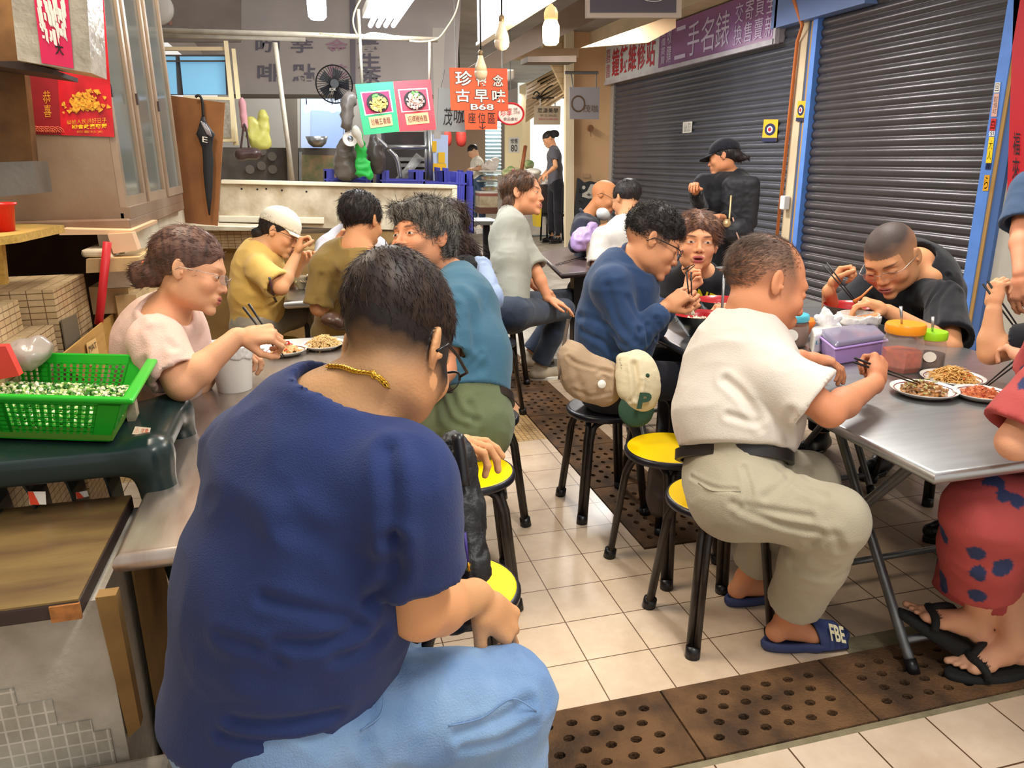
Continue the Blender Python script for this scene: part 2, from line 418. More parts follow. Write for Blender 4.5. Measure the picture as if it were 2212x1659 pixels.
def frame(fwd, up):
    """3x3 with columns right, forward, up"""
    f_ = nrm(fwd); u_ = nrm(np.asarray(up, float)-f_*np.dot(up, f_)); return np.stack([np.cross(f_, u_), f_, u_], 1)
SK = {'a': '#e2ad85', 'b': '#d69a72', 'c': '#eebd9a', 'd': '#c98d66', 'e': '#dfa27c'}
# ------------------------------------------------------------------ head, hand, foot as implicit parts
def head_prims(S, H):
    """H: dict c centre, R frame, s scale, and feature numbers"""
    c, R, s = H['c'], H['R'], H['s']; W = H.get('w', 1.); fat = H.get('fat', 0.)
    g = lambda x, y, z: c+R@(np.array([x*W, y, z])*s)
    e = lambda x, y, z, r, k=.012, op='u', Rl=None: S.ell(g(x, y, z), np.array(r)*s*np.array([W, 1, 1]), R if Rl is None else R@Rl, k*s, op)
    e(0, -.018, .035, (.074, .097, .084), .02)
    e(0, .021, -.014, (.062+fat*.5, .068, .080), .03)
    e(0, .035, -.071, (.042+fat, .047, .033), .03)
    for sx in (-1, 1):
        e(sx*(.040+fat*.8), .004, -.054, (.018+fat*.5, .035, .031), .03)
        e(sx*.041, .064, -.028, (.02+fat*.3, .018, .018), .025)
    e(0, .078, -.098, (.019, .015, .014), .02)
    e(0, .076, .022, (.046, .012, .011), .02)
    S.cone(g(0, .084, .012), g(0, .100, -.025), .0070*s, .0092*s, .010*s)
    e(0, .1015, -.031, (.0105, .0098, .0085), .008)
    for sx in (-1, 1): e(sx*.0122, .093, -.034, (.0080, .0092, .0068), .007)
    for sx in (-1, 1): e(sx*.032, .094, .001, (.017, .012, .0105), .016, 's')
    for sx in (-1, 1): e(sx*.032, .0745, .0, (.0175, .0135, .0125), .003)
    mo = H.get('mouth', 0.)
    e(0, .088, -.062, (.026, .012, .014), .015)
    e(0, .0915, -.0575, (.021, .0060, .0045), .008)
    e(0, .0905, -.0685-mo, (.018, .0065, .0052), .008)
    e(0, .0990, -.0628-mo/2, (.023, .006, .0014+mo*.6), .003, 's')
    if mo: e(0, .098, -.0628-mo/2, (.015, .014, mo*.55), .003, 's')
    for sx in (-1, 1):
        a = .35*sx; Rl = np.array([[math.cos(a), -math.sin(a), 0], [math.sin(a), math.cos(a), 0], [0, 0, 1]])
        tl = .18; Rt = np.array([[1, 0, 0], [0, math.cos(tl), -math.sin(tl)], [0, math.sin(tl), math.cos(tl)]])
        e(sx*.0785, -.012, -.004, (.0068, .0175, .0305), .005, 'u', Rl@Rt)
        e(sx*.0865, -.007, .0, (.0055, .0115, .019), .004, 's', Rl@Rt)
        e(sx*.082, .001, -.012, (.005, .0035, .006), .003, 'u', Rl)
    return g
def head_cols(P, H, skin, cols=None):
    c, R, s = H['c'], H['R'], H['s']; W = H.get('w', 1.)
    L = ((P-c)@R)/s; L[:, 0] /= W; x, y, z = L[:, 0], L[:, 1], L[:, 2]; ax_ = np.abs(x)
    C = np.tile(np.array(srgb(skin)[:3]), (len(P), 1)) if cols is None else cols
    near = np.linalg.norm(L, axis=1) < .17
    def mixc(mask, col):
        m = (mask*near)[:, None]; C[:] = C*(1-m)+np.array(srgb(col)[:3])*m
    sm = lambda d, r: np.clip(1-d/r, 0, 1)
    el = lambda cx_, cz, rx, rz, tilt=0.: np.sqrt(((ax_-cx_)/rx)**2+((z-cz-tilt*(ax_-cx_))/rz)**2)
    fr = (y > .045)
    mixc(np.clip(1.3-np.sqrt(((ax_-.043)/.022)**2+((z+.03)/.02)**2), 0, 1)*.25*fr, H.get('blush', '#d98a6c'))
    mixc(np.clip(1.4-np.sqrt((x/.016)**2+((z+.03)/.014)**2), 0, 1)*.25*(y > .09), '#c97a5c')
    mo = H.get('mouth', 0.); lip = H.get('lip', '#ba7a6c')
    mixc(np.clip((1.25-np.sqrt((x/.021)**2+((z+.058)/.0062)**2))*3, 0, 1)*(y > .075), lip)
    mixc(np.clip((1.25-np.sqrt((x/.018)**2+((z+.069+mo)/.0068)**2))*3, 0, 1)*(y > .075), lip)
    mixc(np.clip((1.15-np.sqrt((x/.020)**2+((z+.0632+mo/2)/(.0018+mo*.6))**2))*3, 0, 1)*(y > .07), '#5a2420')
    bt = H.get('brow', '#3a2a22')
    mixc(np.clip((1.2-el(.032, .0235, .019, .0042, .12))*2.5, 0, 1)*H.get('browk', .8)*fr, bt)
    mixc(np.clip((1.1-np.sqrt(((ax_-.008)/.004)**2+((z+.039)/.0032)**2))*3, 0, 1)*(y > .09), '#6b3026')
    op = H.get('eye', .5)
    if op > .25:
        mixc(np.clip((1.15-el(.032, .0005, .0145, .0025+.0032*op, -.06))*4, 0, 1)*fr, '#d3c2b4')
        gx = H.get('gaze', 0.)
        di = np.sqrt((((x-gx)-np.sign(x)*.032)/.0056)**2+((z-.0)/.0056)**2)
        mixc(np.clip((1.1-di)*4, 0, 1)*fr*(el(.032, .0005, .0145, .0025+.0032*op, -.06) < 1.1), '#1d130f')
        lid = np.abs(el(.032, .0005, .0158, .0033+.0032*op, -.06)-1.05)*(z > .0005)+(z <= .0005)
        mixc(np.clip(1-lid*4.5, 0, 1)*.9*fr, '#2a1a14')
    else:
        mixc(np.clip(1.2-np.abs(z+.0045+((ax_-.032)/.016)**2*-.003)/.0018, 0, 1)*(np.abs(ax_-.032) < .015)*fr*.85, '#3a2219')
    mixc(np.clip(1-np.abs(np.abs(ax_-.032)/.017-.5)-np.abs(z+.016)/.006, 0, 1)*.22*fr, '#9c6248')
    return C
def hand_prims(S, W, fwd, palm, side, curl=(.5, .6, .7, .8), thumb=.5, s=1., spread=.06, k=.006):
    """W wrist; fwd towards the fingers; palm normal out of the palm; side=+1 thumb on the cross(fwd,palm) side"""
    f_ = nrm(fwd); p_ = nrm(np.asarray(palm, float)-f_*np.dot(palm, f_)); t_ = nrm(np.cross(f_, p_))*side
    g = lambda a, b, c: W+(f_*a+t_*b+p_*c)*s
    S.cone(g(-.02, 0, 0), g(.03, 0, 0), .024*s, .026*s, .012*s, flat=(p_, .75))
    S.cone(g(.03, .018, 0), g(.085, .024, .0), .017*s, .0125*s, .014*s)
    S.cone(g(.03, 0, 0), g(.09, .003, .0), .018*s, .0125*s, .014*s)
    S.cone(g(.03, -.012, 0), g(.082, -.022, .0), .017*s, .012*s, .014*s)
    S.cone(g(.035, .02, .008), g(.05, -.018, .006), .012*s, .012*s, .012*s)
    ln = ((.040, .026, .020), (.046, .029, .022), (.042, .027, .021), (.032, .020, .018)); by = (.027, .009, -.009, -.026); bx = (.086, .090, .086, .078); rr = (.0088, .009, .0085, .0075)
    tips = []
    for i in range(4):
        p = g(bx[i], by[i], 0); a = 0.; cu = curl[i]; sp = (1.5-i)*spread
        for j, l in enumerate(ln[i]):
            a += cu*(1.25, 1.45, .9)[j]; d = (f_*math.cos(a)+p_*math.sin(a))+t_*sp*math.cos(a)*(1 if j == 0 else .5); q = p+nrm(d)*l*s
            S.cone(p, q, (rr[i]-.0005*j)*s, (rr[i]-.0005*(j+1))*s, .0035*s); p = q
        tips.append(p)
    a0 = g(.02, .026, .006); d1 = nrm(f_*.75+t_*.6+p_*(.15+.5*thumb)); a1 = a0+d1*.044*s; d2 = nrm(f_*.85+t_*(.35-.5*thumb)+p_*(.1+.8*thumb)); a2 = a1+d2*.032*s; d3 = nrm(f_*.9+t_*(.1-.6*thumb)+p_*(.1+.8*thumb)); a3 = a2+d3*.025*s
    S.cone(a0, a1, .015*s, .011*s, .012*s); S.cone(a1, a2, .0105*s, .0098*s, .004*s); S.cone(a2, a3, .0098*s, .0082*s, .004*s); tips.append(a3)
    return tips
def foot_prims(S, A, toe, up=(0, 0, 1), s=1.):
    """A ankle joint, toe direction"""
    t = nrm(toe); u_ = nrm(np.asarray(up, float)-t*np.dot(up, t)); sd = np.cross(t, u_)
    g = lambda a, b, c: A+(t*a+sd*b+u_*c)*s
    S.ell(g(-.03, 0, -.045), (.035*s, .032*s, .035*s), None, .02)
    S.cone(g(0, 0, -.01), g(.05, .004, -.045), .034*s, .030*s, .02)
    S.cone(g(.02, 0, -.05), g(.11, .008, -.062), .028*s, .024*s, .02)
    S.cone(g(.08, -.02, -.066), g(.13, -.022, -.07), .018*s, .015*s, .02); S.cone(g(.08, .02, -.064), g(.135, .018, -.068), .02*s, .016*s, .02)
    for i, (b, L, r) in enumerate(((.03, .052, .012), (.012, .046, .0088), (-.003, .04, .0082), (-.018, .032, .0078), (-.031, .024, .0074))):
        S.cone(g(.125-.006*i, b*.9, -.068), g(.13-.006*i+L*.9, b, -.074), r*s, r*.9*s, .004)
# ------------------------------------------------------------------ people
M_SKIN = mat_vc('skin', rough=.56, spec=.32, bump=.12, bscale=220, sss=.08)
def cloth(name, col, col2=None, rough=.85, bump=.25, bscale=260, noise=.12, sheen=.15, nscale=5):
    return mat('cloth_'+name, col, rough=rough, noise=noise, col2=col2, nscale=nscale, bump=bump, bscale=bscale, sheen=sheen, spec=.2)
def strands(P, N, flow, n, L, r, seed=0, lift=.25, curlk=.3, region=None):
    """tapered locks lying over the surface points"""
    rg = np.random.RandomState(seed); ok = np.arange(len(P)) if region is None else np.where(region)[0]
    if len(ok) == 0: return None
    ids = rg.choice(ok, n); mb = MB(); p = P[ids]; nn = N[ids]
    fl = flow(p, nn) if callable(flow) else np.tile(np.asarray(flow, float), (n, 1))
    fl = fl-(fl*nn).sum(1)[:, None]*nn; fl /= np.linalg.norm(fl, axis=1)[:, None]+1e-9
    fl += rg.normal(0, .22, fl.shape); LL = L*rg.uniform(.5, 1.1, n)
    K = 5; rings = []
    sd = np.cross(nn, fl); sd /= np.linalg.norm(sd, axis=1)[:, None]+1e-9
    cv = rg.normal(0, curlk, n)
    for k in range(K):
        t = k/(K-1); q = p+fl*(LL*t)[:, None]+nn*((lift*LL)*(t-1.0*t*t)*1.6-.0015)[:, None]+sd*((LL*cv*t*t)*.6)[:, None]
        rr = r*(1-t**1.6)+1e-5
        rings.append(np.stack([q+sd*rr, q-sd*rr, q+nn*rr*1.1], 1))
    v = np.stack(rings, 1).reshape(-1, 3)  # n,K,3
    base = np.arange(n)[:, None]*(K*3); f = []
    for k in range(K-1):
        for j in range(3):
            a, b = k*3+j, k*3+(j+1) % 3; f.append(np.stack([base[:, 0]+a, base[:, 0]+b, base[:, 0]+b+3, base[:, 0]+a+3], 1))
    return v, np.vstack(f)
def join_pq(parts):
    P = []; Q = []; n = 0
    for p, q in parts:
        if p is None or len(p) == 0: continue
        P.append(p); Q.append(q+n); n += len(p)
    return np.vstack(P), np.vstack(Q)
def hair_obj(H, par, m, prims, flow, n=1500, L=.03, r=.0011, vox=.004, rough=.002, rs=90, lift=.25, curlk=.3, name='hair', label=None, stretch=None, seed=1):
    S = Sdf(); c, R, s = H['c'], H['R'], H['s']; W = H.get('w', 1.)
    for (kind, *a) in prims:
        if kind == 'e' or kind == '-':
            ctr, rad = a[0], a[1]; k = a[2] if len(a) > 2 else .012
            S.ell(c+R@(np.array([ctr[0]*W, ctr[1], ctr[2]])*s), np.array(rad)*s*np.array([W, 1, 1]), R, k, 'u' if kind == 'e' else 's')
        elif kind == 'b': S.box(c+R@(np.array(a[0])*s), np.array(a[1])*s, R, .004, .012, 's')
        elif kind == 'c': S.cone(c+R@(np.array(a[0])*s), c+R@(np.array(a[1])*s), a[2]*s, a[3]*s, .015)
        elif kind == 'w': S.cone(a[0], a[1], a[2], a[3], .015)
    P, Q = S.mesh(vox); P = relax(P, Q, 1); N = normals(P, Q)
    X = ((P-c)@R)/s
    d = noise3(X*np.array(stretch or (1, .35, .5)), rs, seed); P = P+N*(rough*d)[:, None]
    parts = [(P, Q)]
    if n:
        Lc = X; fw = (lambda p, nn: (R@flow(((p-c)@R)/s).T).T) if callable(flow) else np.asarray(R)@np.asarray(flow, float)
        st = strands(P, normals(P, Q), fw, n, L*s, r, seed, lift, curlk)
        if st: parts.append(st)
    o = mk(name, *join_pq(parts), m, par)
    if label: o['label'] = label
    return o
def glasses(H, par, m, lens_m=None, rw=.024, rh=.017, th=.0014, rim='full', label=None, y0=.108, z0=-.002, flat=1.):
    c, R, s = H['c'], H['R'], H['s']; g = lambda x, y, z: c+R@(np.array([x, y, z])*s); mb = MB(); lb = MB()
    for sx in (-1, 1):
        pts = []
        for t in np.linspace(0, 2*math.pi, 26, endpoint=False):
            ct, st = math.cos(t), math.sin(t); p_ = 2.6; ex = np.sign(ct)*abs(ct)**(2/p_)*rw; ez = np.sign(st)*abs(st)**(2/p_)*rh
            pts.append(g(sx*.033+ex, y0-.35*max(0, abs(sx*.033+ex)-.03), z0+ez))
        if rim == 'full': mb.tube(pts, th*s, 6, closed=True)
        elif rim == 'top': mb.tube([q for q in pts[:13]], th*s, 6); mb.tube(pts, th*.4*s, 5, closed=True)
        else: mb.tube(pts, th*.6*s, 6, closed=True)
        lb.add(np.array(pts), [tuple(range(26))])
        hx = sx*(.033+rw); mb.tube([g(hx, y0-.010, z0+.006), g(sx*.074, y0-.022, z0+.007), g(sx*.083, .03, z0+.006), g(sx*.086, -.008, z0+.004), g(sx*.085, -.03, z0-.018)], th*1.1*s, 6)
    mb.tube([g(-.033+rw, y0, z0+.003), g(0, y0+.004, z0+.007), g(.033-rw, y0, z0+.003)], th*s, 6)
    o = mb.build('glasses', m, par, smooth=True)
    if label: o['label'] = label
    if lens_m: lb.build('lens', lens_m, o)
    return o
def perp(v, n): v = np.asarray(v, float); return nrm(v-n*np.dot(v, n))
def limb(a, b, L1, L2, pole):
    """middle joint of a two-bone chain"""
    a = np.asarray(a, float); b = np.asarray(b, float); d = b-a; D = min(np.linalg.norm(d), L1+L2-.004); n = nrm(d)
    x = (L1*L1-L2*L2+D*D)/(2*D); h = math.sqrt(max(L1*L1-x*x, 0)); return a+n*x+perp(pole, n)*h
def person(label, fwd, pelvis, neck, head, hf, hu=(0, 0, 1), skin='#dba27a', hs=1., hw=1., shirt=None, trousers=None, vox=.004, cvox=.006,
           sl=None, sr=None, el=None, er=None, wl=None, wr=None, hands=None, sleeve=.62, longs=False, torso=(.17, .115, .165, .12, .2, .105), build=1.,
           legs='sit', knee=None, ankle=None, toe=None, short=None, creases=(), tcreases=(), Hx=None, rough=.004, hem=.0, feet=True, shoes=None, neckcut=.062,
           tuck=False, collar=None, bare=False, shirtcol=None, sgap=.012, cuffr=1., vneck=0., armr=1., ncol=None, seat=None, thigh=1., noskinlegs=False, trough=.004, neckr=1., sleevel=None, sfold=None, hemw=0., hcutz=None):
    fw = nrm(V(fwd[0], fwd[1], 0)); sd = V(fw[1], -fw[0], 0)      # sd = the person's right
    pelvis = np.asarray(pelvis, float); neck = np.asarray(neck, float); head = np.asarray(head, float)
    root = thing('person', label, 'person', (pelvis[0], pelvis[1], 0))
    up = nrm(neck-pelvis)
    R = frame(hf, hu); H = dict(c=head, R=R, s=hs, w=hw); H.update(Hx or {})
    if sr is None: sr = neck+sd*.175*build-up*.055
    if sl is None: sl = neck-sd*.175*build-up*.055
    sr = np.asarray(sr, float); sl = np.asarray(sl, float)
    sside = nrm(sr-sl)
    S = Sdf(); g = head_prims(S, H)
    nkt = g(0, -.022, -.055)
    S.cone(neck-up*.02, nkt, .057*neckr, .050*hs*neckr, .022)
    S.cone(sl*.45+neck*.55-up*.03, sr*.45+neck*.55-up*.03, .05*neckr, .05*neckr, .05)
    waist = pelvis*.62+neck*.38; chest = pelvis*.25+neck*.75
    wp, dp, ww, dw, wc, dc = torso
    S.sec(pelvis, waist, sd, wp*.85, dp*.8, ww*.8, dw*.8, .05); S.sec(waist, chest, sside, ww*.8, dw*.8, wc*.75, dc*.75, .05)
    S.sec(chest, neck-up*.03, sside, wc*.72, dc*.75, .07, .05, .05)
    arms = {}
    for k, sh, e_, w_ in (('l', sl, el, wl), ('r', sr, er, wr)):
        s1 = 1 if k == 'r' else -1
        if w_ is None:
            e_ = sh+sd*s1*.03-up*.26 if e_ is None else e_; w_ = np.asarray(e_, float)+fw*.2-sd*s1*.05+V(0, 0, .02)
        w_ = np.asarray(w_, float)
        if e_ is None: e_ = limb(sh, w_, .28, .25, V(0, 0, -1)+sd*s1*.6-fw*.2)
        e_ = np.asarray(e_, float); arms[k] = (sh, e_, w_)
        S.cone(sh, e_, .047*armr, .038*armr, .02); m_ = e_*.7+w_*.3
        S.cone(e_, m_, .037*armr, .038*armr, .015); S.cone(m_, w_, .038*armr, .0245*min(armr, 1.15), .02)
        hd = (hands or {}).get(k)
        f0 = nrm(w_-e_)
        if hd is None: hd = dict(fwd=f0, palm=V(0, 0, -1)-sd*s1*.3)
        hand_prims(S, w_+nrm(hd.get('fwd', f0))*.012, hd.get('fwd', f0), hd['palm'], -s1 if not hd.get('flip') else s1, hd.get('curl', (.5, .6, .65, .7)), hd.get('thumb', .5), hd.get('s', 1.))
    lg = {}
    if legs:
        for k, s1 in (('l', -1), ('r', 1)):
            hp = pelvis+sd*s1*.095*build-V(0, 0, .02)
            kn = (knee or {}).get(k); an = (ankle or {}).get(k)
            if legs == 'sit':
                if kn is None: kn = hp+fw*.42+sd*s1*.06; kn[2] = max(hp[2]-.03, .46)
                if an is None: an = V(kn[0], kn[1], .095)-fw*.06
            else:
                if an is None: an = V(hp[0], hp[1], .09)+sd*s1*.03
                if kn is None: kn = (hp+an)/2+fw*.02+V(0, 0, .02)
            kn = np.asarray(kn, float); an = np.asarray(an, float); t = nrm((toe or {}).get(k, fw)); lg[k] = (hp, kn, an, t)
            if noskinlegs: S.cone(hp, kn, .05, .045, .03)
            else:
                S.cone(hp, kn, .075*thigh, .052, .03); S.cone(kn, kn*.6+an*.4, .05, .05, .02); S.cone(kn*.6+an*.4, an, .05, .034, .03)
                if feet:
                    tu = (toe or {}).get('u'+k, (0, 0, 1)); foot_prims(S, an, t, tu, .98)
    P, Q = S.mesh(vox)
    C = head_cols(P, H, skin)
    v_ = noise3(P, 28, 5); C = C*(1+.05*v_)[:, None]; v2 = noise3(P, 9, 8); C = C*(1+.05*v2[:, None]*np.array([1., -.6, -1.]))
    for k in arms:
        w_ = arms[k][2]; d = np.linalg.norm(P-w_-nrm(w_-arms[k][1])*.08, axis=1); m = np.clip(1-d/.12, 0, 1)[:, None]*.35; C = C*(1-m)+C*np.array([1.0, .82, .75])*m
    if ncol: C = ncol(P, C, ((P-head)@R)/hs)
    body = mk('body', P, Q, M_SKIN, root, cols=C); Pb, Qb = P, Q
    pts = {}
    # ---- shirt
    if shirt is not None:
        T = Sdf(); g_ = sgap
        wp, dp, ww, dw, wc, dc = [x*build for x in torso]
        lo = pelvis+up*hem
        T.sec(lo, waist, sd, wp+g_*.6+hemw, dp+g_*.6+hemw, ww+g_, dw+g_, .06); T.sec(waist, chest, sside, ww+g_, dw+g_, wc*.88+g_, dc+g_, .06)
        shl = sl-up*.012; shr = sr-up*.012
        T.sec(chest, neck-up*.035, sside, wc*.88+g_, dc+g_*.5, .10*build, .062, .06)
        T.cone(shl, shr, .05+g_, .05+g_, .05); T.cone(neck-up*.02, (sl+sr)/2, .07*neckr, .07, .04)
        cuts = []
        for k in ('l', 'r'):
            sh, e_, w_ = arms[k]; sh2 = shl if k == 'l' else shr; fr_ = sleeve if not (k == 'l' and sleevel is not None) else sleevel
            if longs:
                T.cone(sh2, e_, .062, .05, .05); T.cone(e_, w_*.75+e_*.25, .05, .047, .03); T.cyl(e_*.35+w_*.65, w_*.97+e_*.03, .043, .034, .02)
                cuts.append((w_*.8+e_*.2, w_*1.03-e_*.03, .030, .032))
            else:
                a_ = nrm(e_-sh2); ce = sh2+(e_-sh2)*fr_
                T.cone(sh2, sh2*.5+ce*.5, .056*armr, .058*armr, .05); T.cyl(sh2, ce, .056*armr, .068*cuffr*armr, .03)
                cuts.append((ce-a_*.045, ce+a_*.02, .050*cuffr*armr, .056*cuffr*armr))
        nd = nrm(nkt-neck)
        for a_, b_, ra, rb in cuts: T.cyl(a_, b_, ra, rb, .003, 's')
        if neckcut:
            T.cone(neck+nd*.002, neck+nd*.12, neckcut-.001, neckcut+.010, .014, 's')
        if vneck: T.cone(neck+fw*.05-up*.0, neck+fw*.14-up*vneck, .05, .02, .01, 's')
        T.half(lo-up*(.07 if not tuck else .0), -up, lo-.35, lo+.35)
        if hcutz: T.half(V(pelvis[0], pelvis[1], hcutz), (0, 0, -1), pelvis-.5, pelvis+.5)
        P, Q = T.mesh(cvox); P = relax(P, Q, 1)
        P = crease(P, Q, creases, rough, 7, 11, sfold)
        cc = shirtcol(P) if shirtcol else None
        so = mk('shirt', P, Q, shirt, root, cols=cc); pts['shirt'] = (P, Q, so)
        if collar:
            mb = MB(); cr = neckcut or .06; ra = frame(nd, fw)  # ring around the neck opening
            a_ = perp(sd, nd); b_ = perp(fw, nd)
            o_ = neck+nd*collar.get('h', .012)
            mb.tube([o_+a_*math.cos(t)*(cr+.004)+b_*math.sin(t)*(cr+.006)-nd*.012*math.sin(t) for t in np.linspace(0, 2*math.pi, 30, endpoint=False)], collar.get('r', .007), 8, closed=True)
            mb.build('collar', collar['m'], root, smooth=True)
    # ---- trousers
    if trousers is not None and legs:
        T = Sdf(); wp, dp, ww, dw, wc, dc = [x*build for x in torso]
        T.sec(pelvis-up*.05, pelvis+up*(.09 if tuck else .05), sd, wp+.004, dp+.006, wp-.002, dp+.0, .05)
        if legs == 'sit': T.ell(pelvis-fw*.012-V(0, 0, .025), V(wp+.006, max(dp*.9, .10)*thigh, .088), np.stack([sd, fw, V(0, 0, 1)], 1), .05)
        kr = trousers[1] if isinstance(trousers, tuple) else {}
        tm = trousers[0] if isinstance(trousers, tuple) else trousers
        k0 = kr.get('thigh', .092)*thigh; k1 = kr.get('knee', .068); k2 = kr.get('hem', .06); hl_ = kr.get('len', .93)
        for k in lg:
            hp, kn, an, t = lg[k]; h_ = kn+(an-kn)*hl_
            T.cone(hp, kn, k0, k1, .04); T.cone(kn, kn*.5+h_*.5, k1*.98, (k1+k2)/2, .02); T.cyl(kn*.6+h_*.4, h_, (k1*.4+k2*.6), k2, .03)
            T.cyl(h_-(h_-kn)*.12, h_+nrm(h_-kn)*.02, k2*.82, k2*.86, .003, 's')
        if short: short(T)
        P, Q = T.mesh(cvox); P = relax(P, Q, 1); P = crease(P, Q, tcreases, trough, 8, 23)
        to = mk('trousers', P, Q, tm, root, cols=kr['col'](P) if 'col' in kr else None); pts['trousers'] = (P, Q, to)
    if shoes and legs:
        for k in lg:
            hp, kn, an, t = lg[k]; shoe(an, t, shoes, root)
    return root, H, dict(pelvis=pelvis, body=(Pb, Qb, body), arms=arms, legs=lg, g=g, **pts, fw=fw, sd=sd, up=up, neck=neck)
def shoe(an, t, m, root, name='shoe'):
    T = Sdf(); t = nrm(V(t[0], t[1], 0)); s_ = V(t[1], -t[0], 0)
    a = V(an[0], an[1], .045)
    T.cone(a-t*.03, a+t*.12, .042, .034, .02); T.cone(a+t*.12, a+t*.165, .038, .03, .02); T.cone(an, a+t*.02, .04, .045, .03)
    T.half(V(an[0], an[1], .012), (0, 0, -1), V(an[0]-.3, an[1]-.3, -.1), V(an[0]+.3, an[1]+.3, .1))
    P, Q = T.mesh(.006); o = mk(name, P, Q, m[0], root)
    mb = MB(); n = 22
    ring = []
    for z, e in ((.0, 0), (.004, .002), (.022, .003), (.026, 0)):
        ring.append([V(an[0], an[1], 0)+t*(.065+math.cos(q)*(.125+e))+s_*math.sin(q)*((.043 if math.cos(q) > -.2 else .036)+e)+V(0, 0, z) for q in np.linspace(0, 2*math.pi, n, endpoint=False)])
    mb.loft(ring); mb.build('sole', m[1], o, smooth=False)
    return o
def chopsticks(a, b, label, tip_gap=.006, m=None, back=.018, name='chopsticks', cat='chopsticks', group=None):
    """a pair from the tips a to the butt b"""
    a = np.asarray(a, float); b = np.asarray(b, float); d = nrm(b-a); s_ = nrm(np.cross(d, _f))
    root = thing(name, label, cat, ((a+b)/2), group)
    for k in (-1, 1):
        mb = MB(); mb.tube([a+s_*k*tip_gap/2, b+s_*k*back/2], [.0018, .0036], 8); mb.build('chopstick', m or M_BLK, root, smooth=True)
    return root
M_BLK = mat('black_plastic', '#151417', rough=.35)
# ------------------------------------------------------------------ materials of the place
M_TILE = mat_tile('floor_tile', '#e3cdb4', '#dbc4aa', '#6e543a', .205, .205, .004, .28, (.919, 3.491-.205*30), 0, dirt=.35, dirtcol='#b59c80')
M_TILE2 = mat_tile('floor_tile_right', '#d9c3aa', '#cfb79c', '#5c4530', .215, .215, .005, .35, (1.575, 1.69-.215*10), 0, dirt=.45, dirtcol='#a08a70')
M_TILE3 = mat_tile('floor_tile_front', '#dccab5', '#d2bda5', '#5c4530', .212, .212, .005, .3, (1.09, 1.39-.212*10), 0, dirt=.35, dirtcol='#b09a80')
M_MOS = mat_tile('floor_mosaic', '#dcb983', '#d0a86f', '#7a5f3a', .028, .028, .004, .5, (0, 0), 0, dirt=.5)
M_WALK = mat_tile('floor_walkway', '#a39b8d', '#958d7f', '#6f665a', .30, .30, .006, .45, (0, 0), 0, dirt=.5)
M_TERRA = mat('terracotta', '#c98b5e', rough=.6, noise=.2, nscale=6)
M_CEMENT = mat('cement', '#8d8266', rough=.9, noise=.35, nscale=14, bump=.5, bscale=60)
M_RUST = mat('rusty_iron', '#765638', rough=.85, noise=.5, nscale=9, col2='#4a3626', bump=.7, bscale=120, metal=.2)
M_PIT = mat('drain_pit', '#1a130d', rough=.9)
M_STEEL = mat('stainless_steel', '#b3b4b4', rough=.30, metal=.85, noise=.12, nscale=5, bump=.05, bscale=300, stretch=(1, 8, 1))
M_STEELD = mat('worn_steel', '#8d8c88', rough=.42, metal=.7, noise=.25, nscale=7, bump=.1, bscale=60)
M_CABST = mat('cabinet_steel', '#9a8672', rough=.45, metal=.45, noise=.3, nscale=2.2, col2='#7a5a44', bump=.1, bscale=30)
M_SHUT = mat('shutter_steel', '#54565f', rough=.30, metal=.35, noise=.15, nscale=3, bump=.05, bscale=60)
M_SHUT2 = mat('shutter_steel_brown', '#544f50', rough=.28, metal=.35, noise=.15, nscale=3, bump=.05, bscale=60)
M_YEL = mat('yellow_laminate', '#ffd400', rough=.35, noise=.03, nscale=3, spec=.4)
M_WHITEP = mat('white_plastic', '#e9e6de', rough=.4)
M_BLUEP = mat('blue_paint', '#5f8fe0', rough=.45, noise=.12, nscale=9)
M_CREAM = mat('cream_paint', '#d8c3a0', rough=.7, noise=.18, nscale=3)
M_WOODY = mat('yellow_board', '#c9a24e', rough=.7, noise=.3, nscale=14, stretch=(1, 6, 6))
M_WOODB = mat('brown_board', '#80693f', rough=.35, noise=.3, nscale=3, col2='#5e4630', bump=.05, bscale=40, stretch=(1, 4, 1))
M_DARKED = mat('dark_edge', '#3b2c28', rough=.6, noise=.2, nscale=20)
M_CARD = mat('cardboard', '#b8904a', rough=.85, noise=.15, nscale=6, bump=.15, bscale=80, stretch=(1, 1, 12))
M_CARDB = mat('brown_cardboard', '#a06c42', rough=.85, noise=.25, nscale=5, col2='#8a5c3a')
M_WHITEW = mat('old_white_paint', '#d9cdb4', rough=.65, noise=.25, nscale=5, col2='#a89678', bump=.2, bscale=40)
M_GREYW = mat('grey_panel', '#bdb5b2', rough=.6, noise=.12, nscale=2.5)
M_MOSW = mat_tile('tile_cream_XZ', '#dcc39a', '#cfb286', '#7c6040', .045, .02, .003, .5, (0, 0), 0, 'XZ', dirt=.4)
M_MOSX = mat_tile('tile_cream_YZ', '#dcc39a', '#cfb286', '#7c6040', .045, .02, .003, .5, (0, 0), 0, 'YZ', dirt=.4)
M_MOST = mat_tile('tile_cream_XY', '#e2cba4', '#d5bb90', '#7c6040', .045, .02, .003, .5, (0, 0), 0, 'XY', dirt=.4)
M_MOSG = mat_tile('tile_grey_XZ', '#c2bfb2', '#b3afa2', '#e0ddd2', .025, .029, .004, .6, (0, 0), 0, 'XZ', dirt=.5)
M_CONC = mat('concrete', '#c4bdb0', rough=.9, noise=.3, nscale=7, col2='#a39a8c', bump=.5, bscale=50)
M_RED = mat('red_paint', '#c4202a', rough=.45)
M_REDP = mat('red_poster', '#c8202c', rough=.3, noise=.25, nscale=14, col2='#a01820', spec=.6)
M_GOLDP = mat('gold_print', '#e8b23a', rough=.4, noise=.4, nscale=80, col2='#b0601c')
M_WHITE = mat('white_print', '#f0ede4', rough=.5)
M_INK = mat('black_ink', '#1b1a1c', rough=.6)
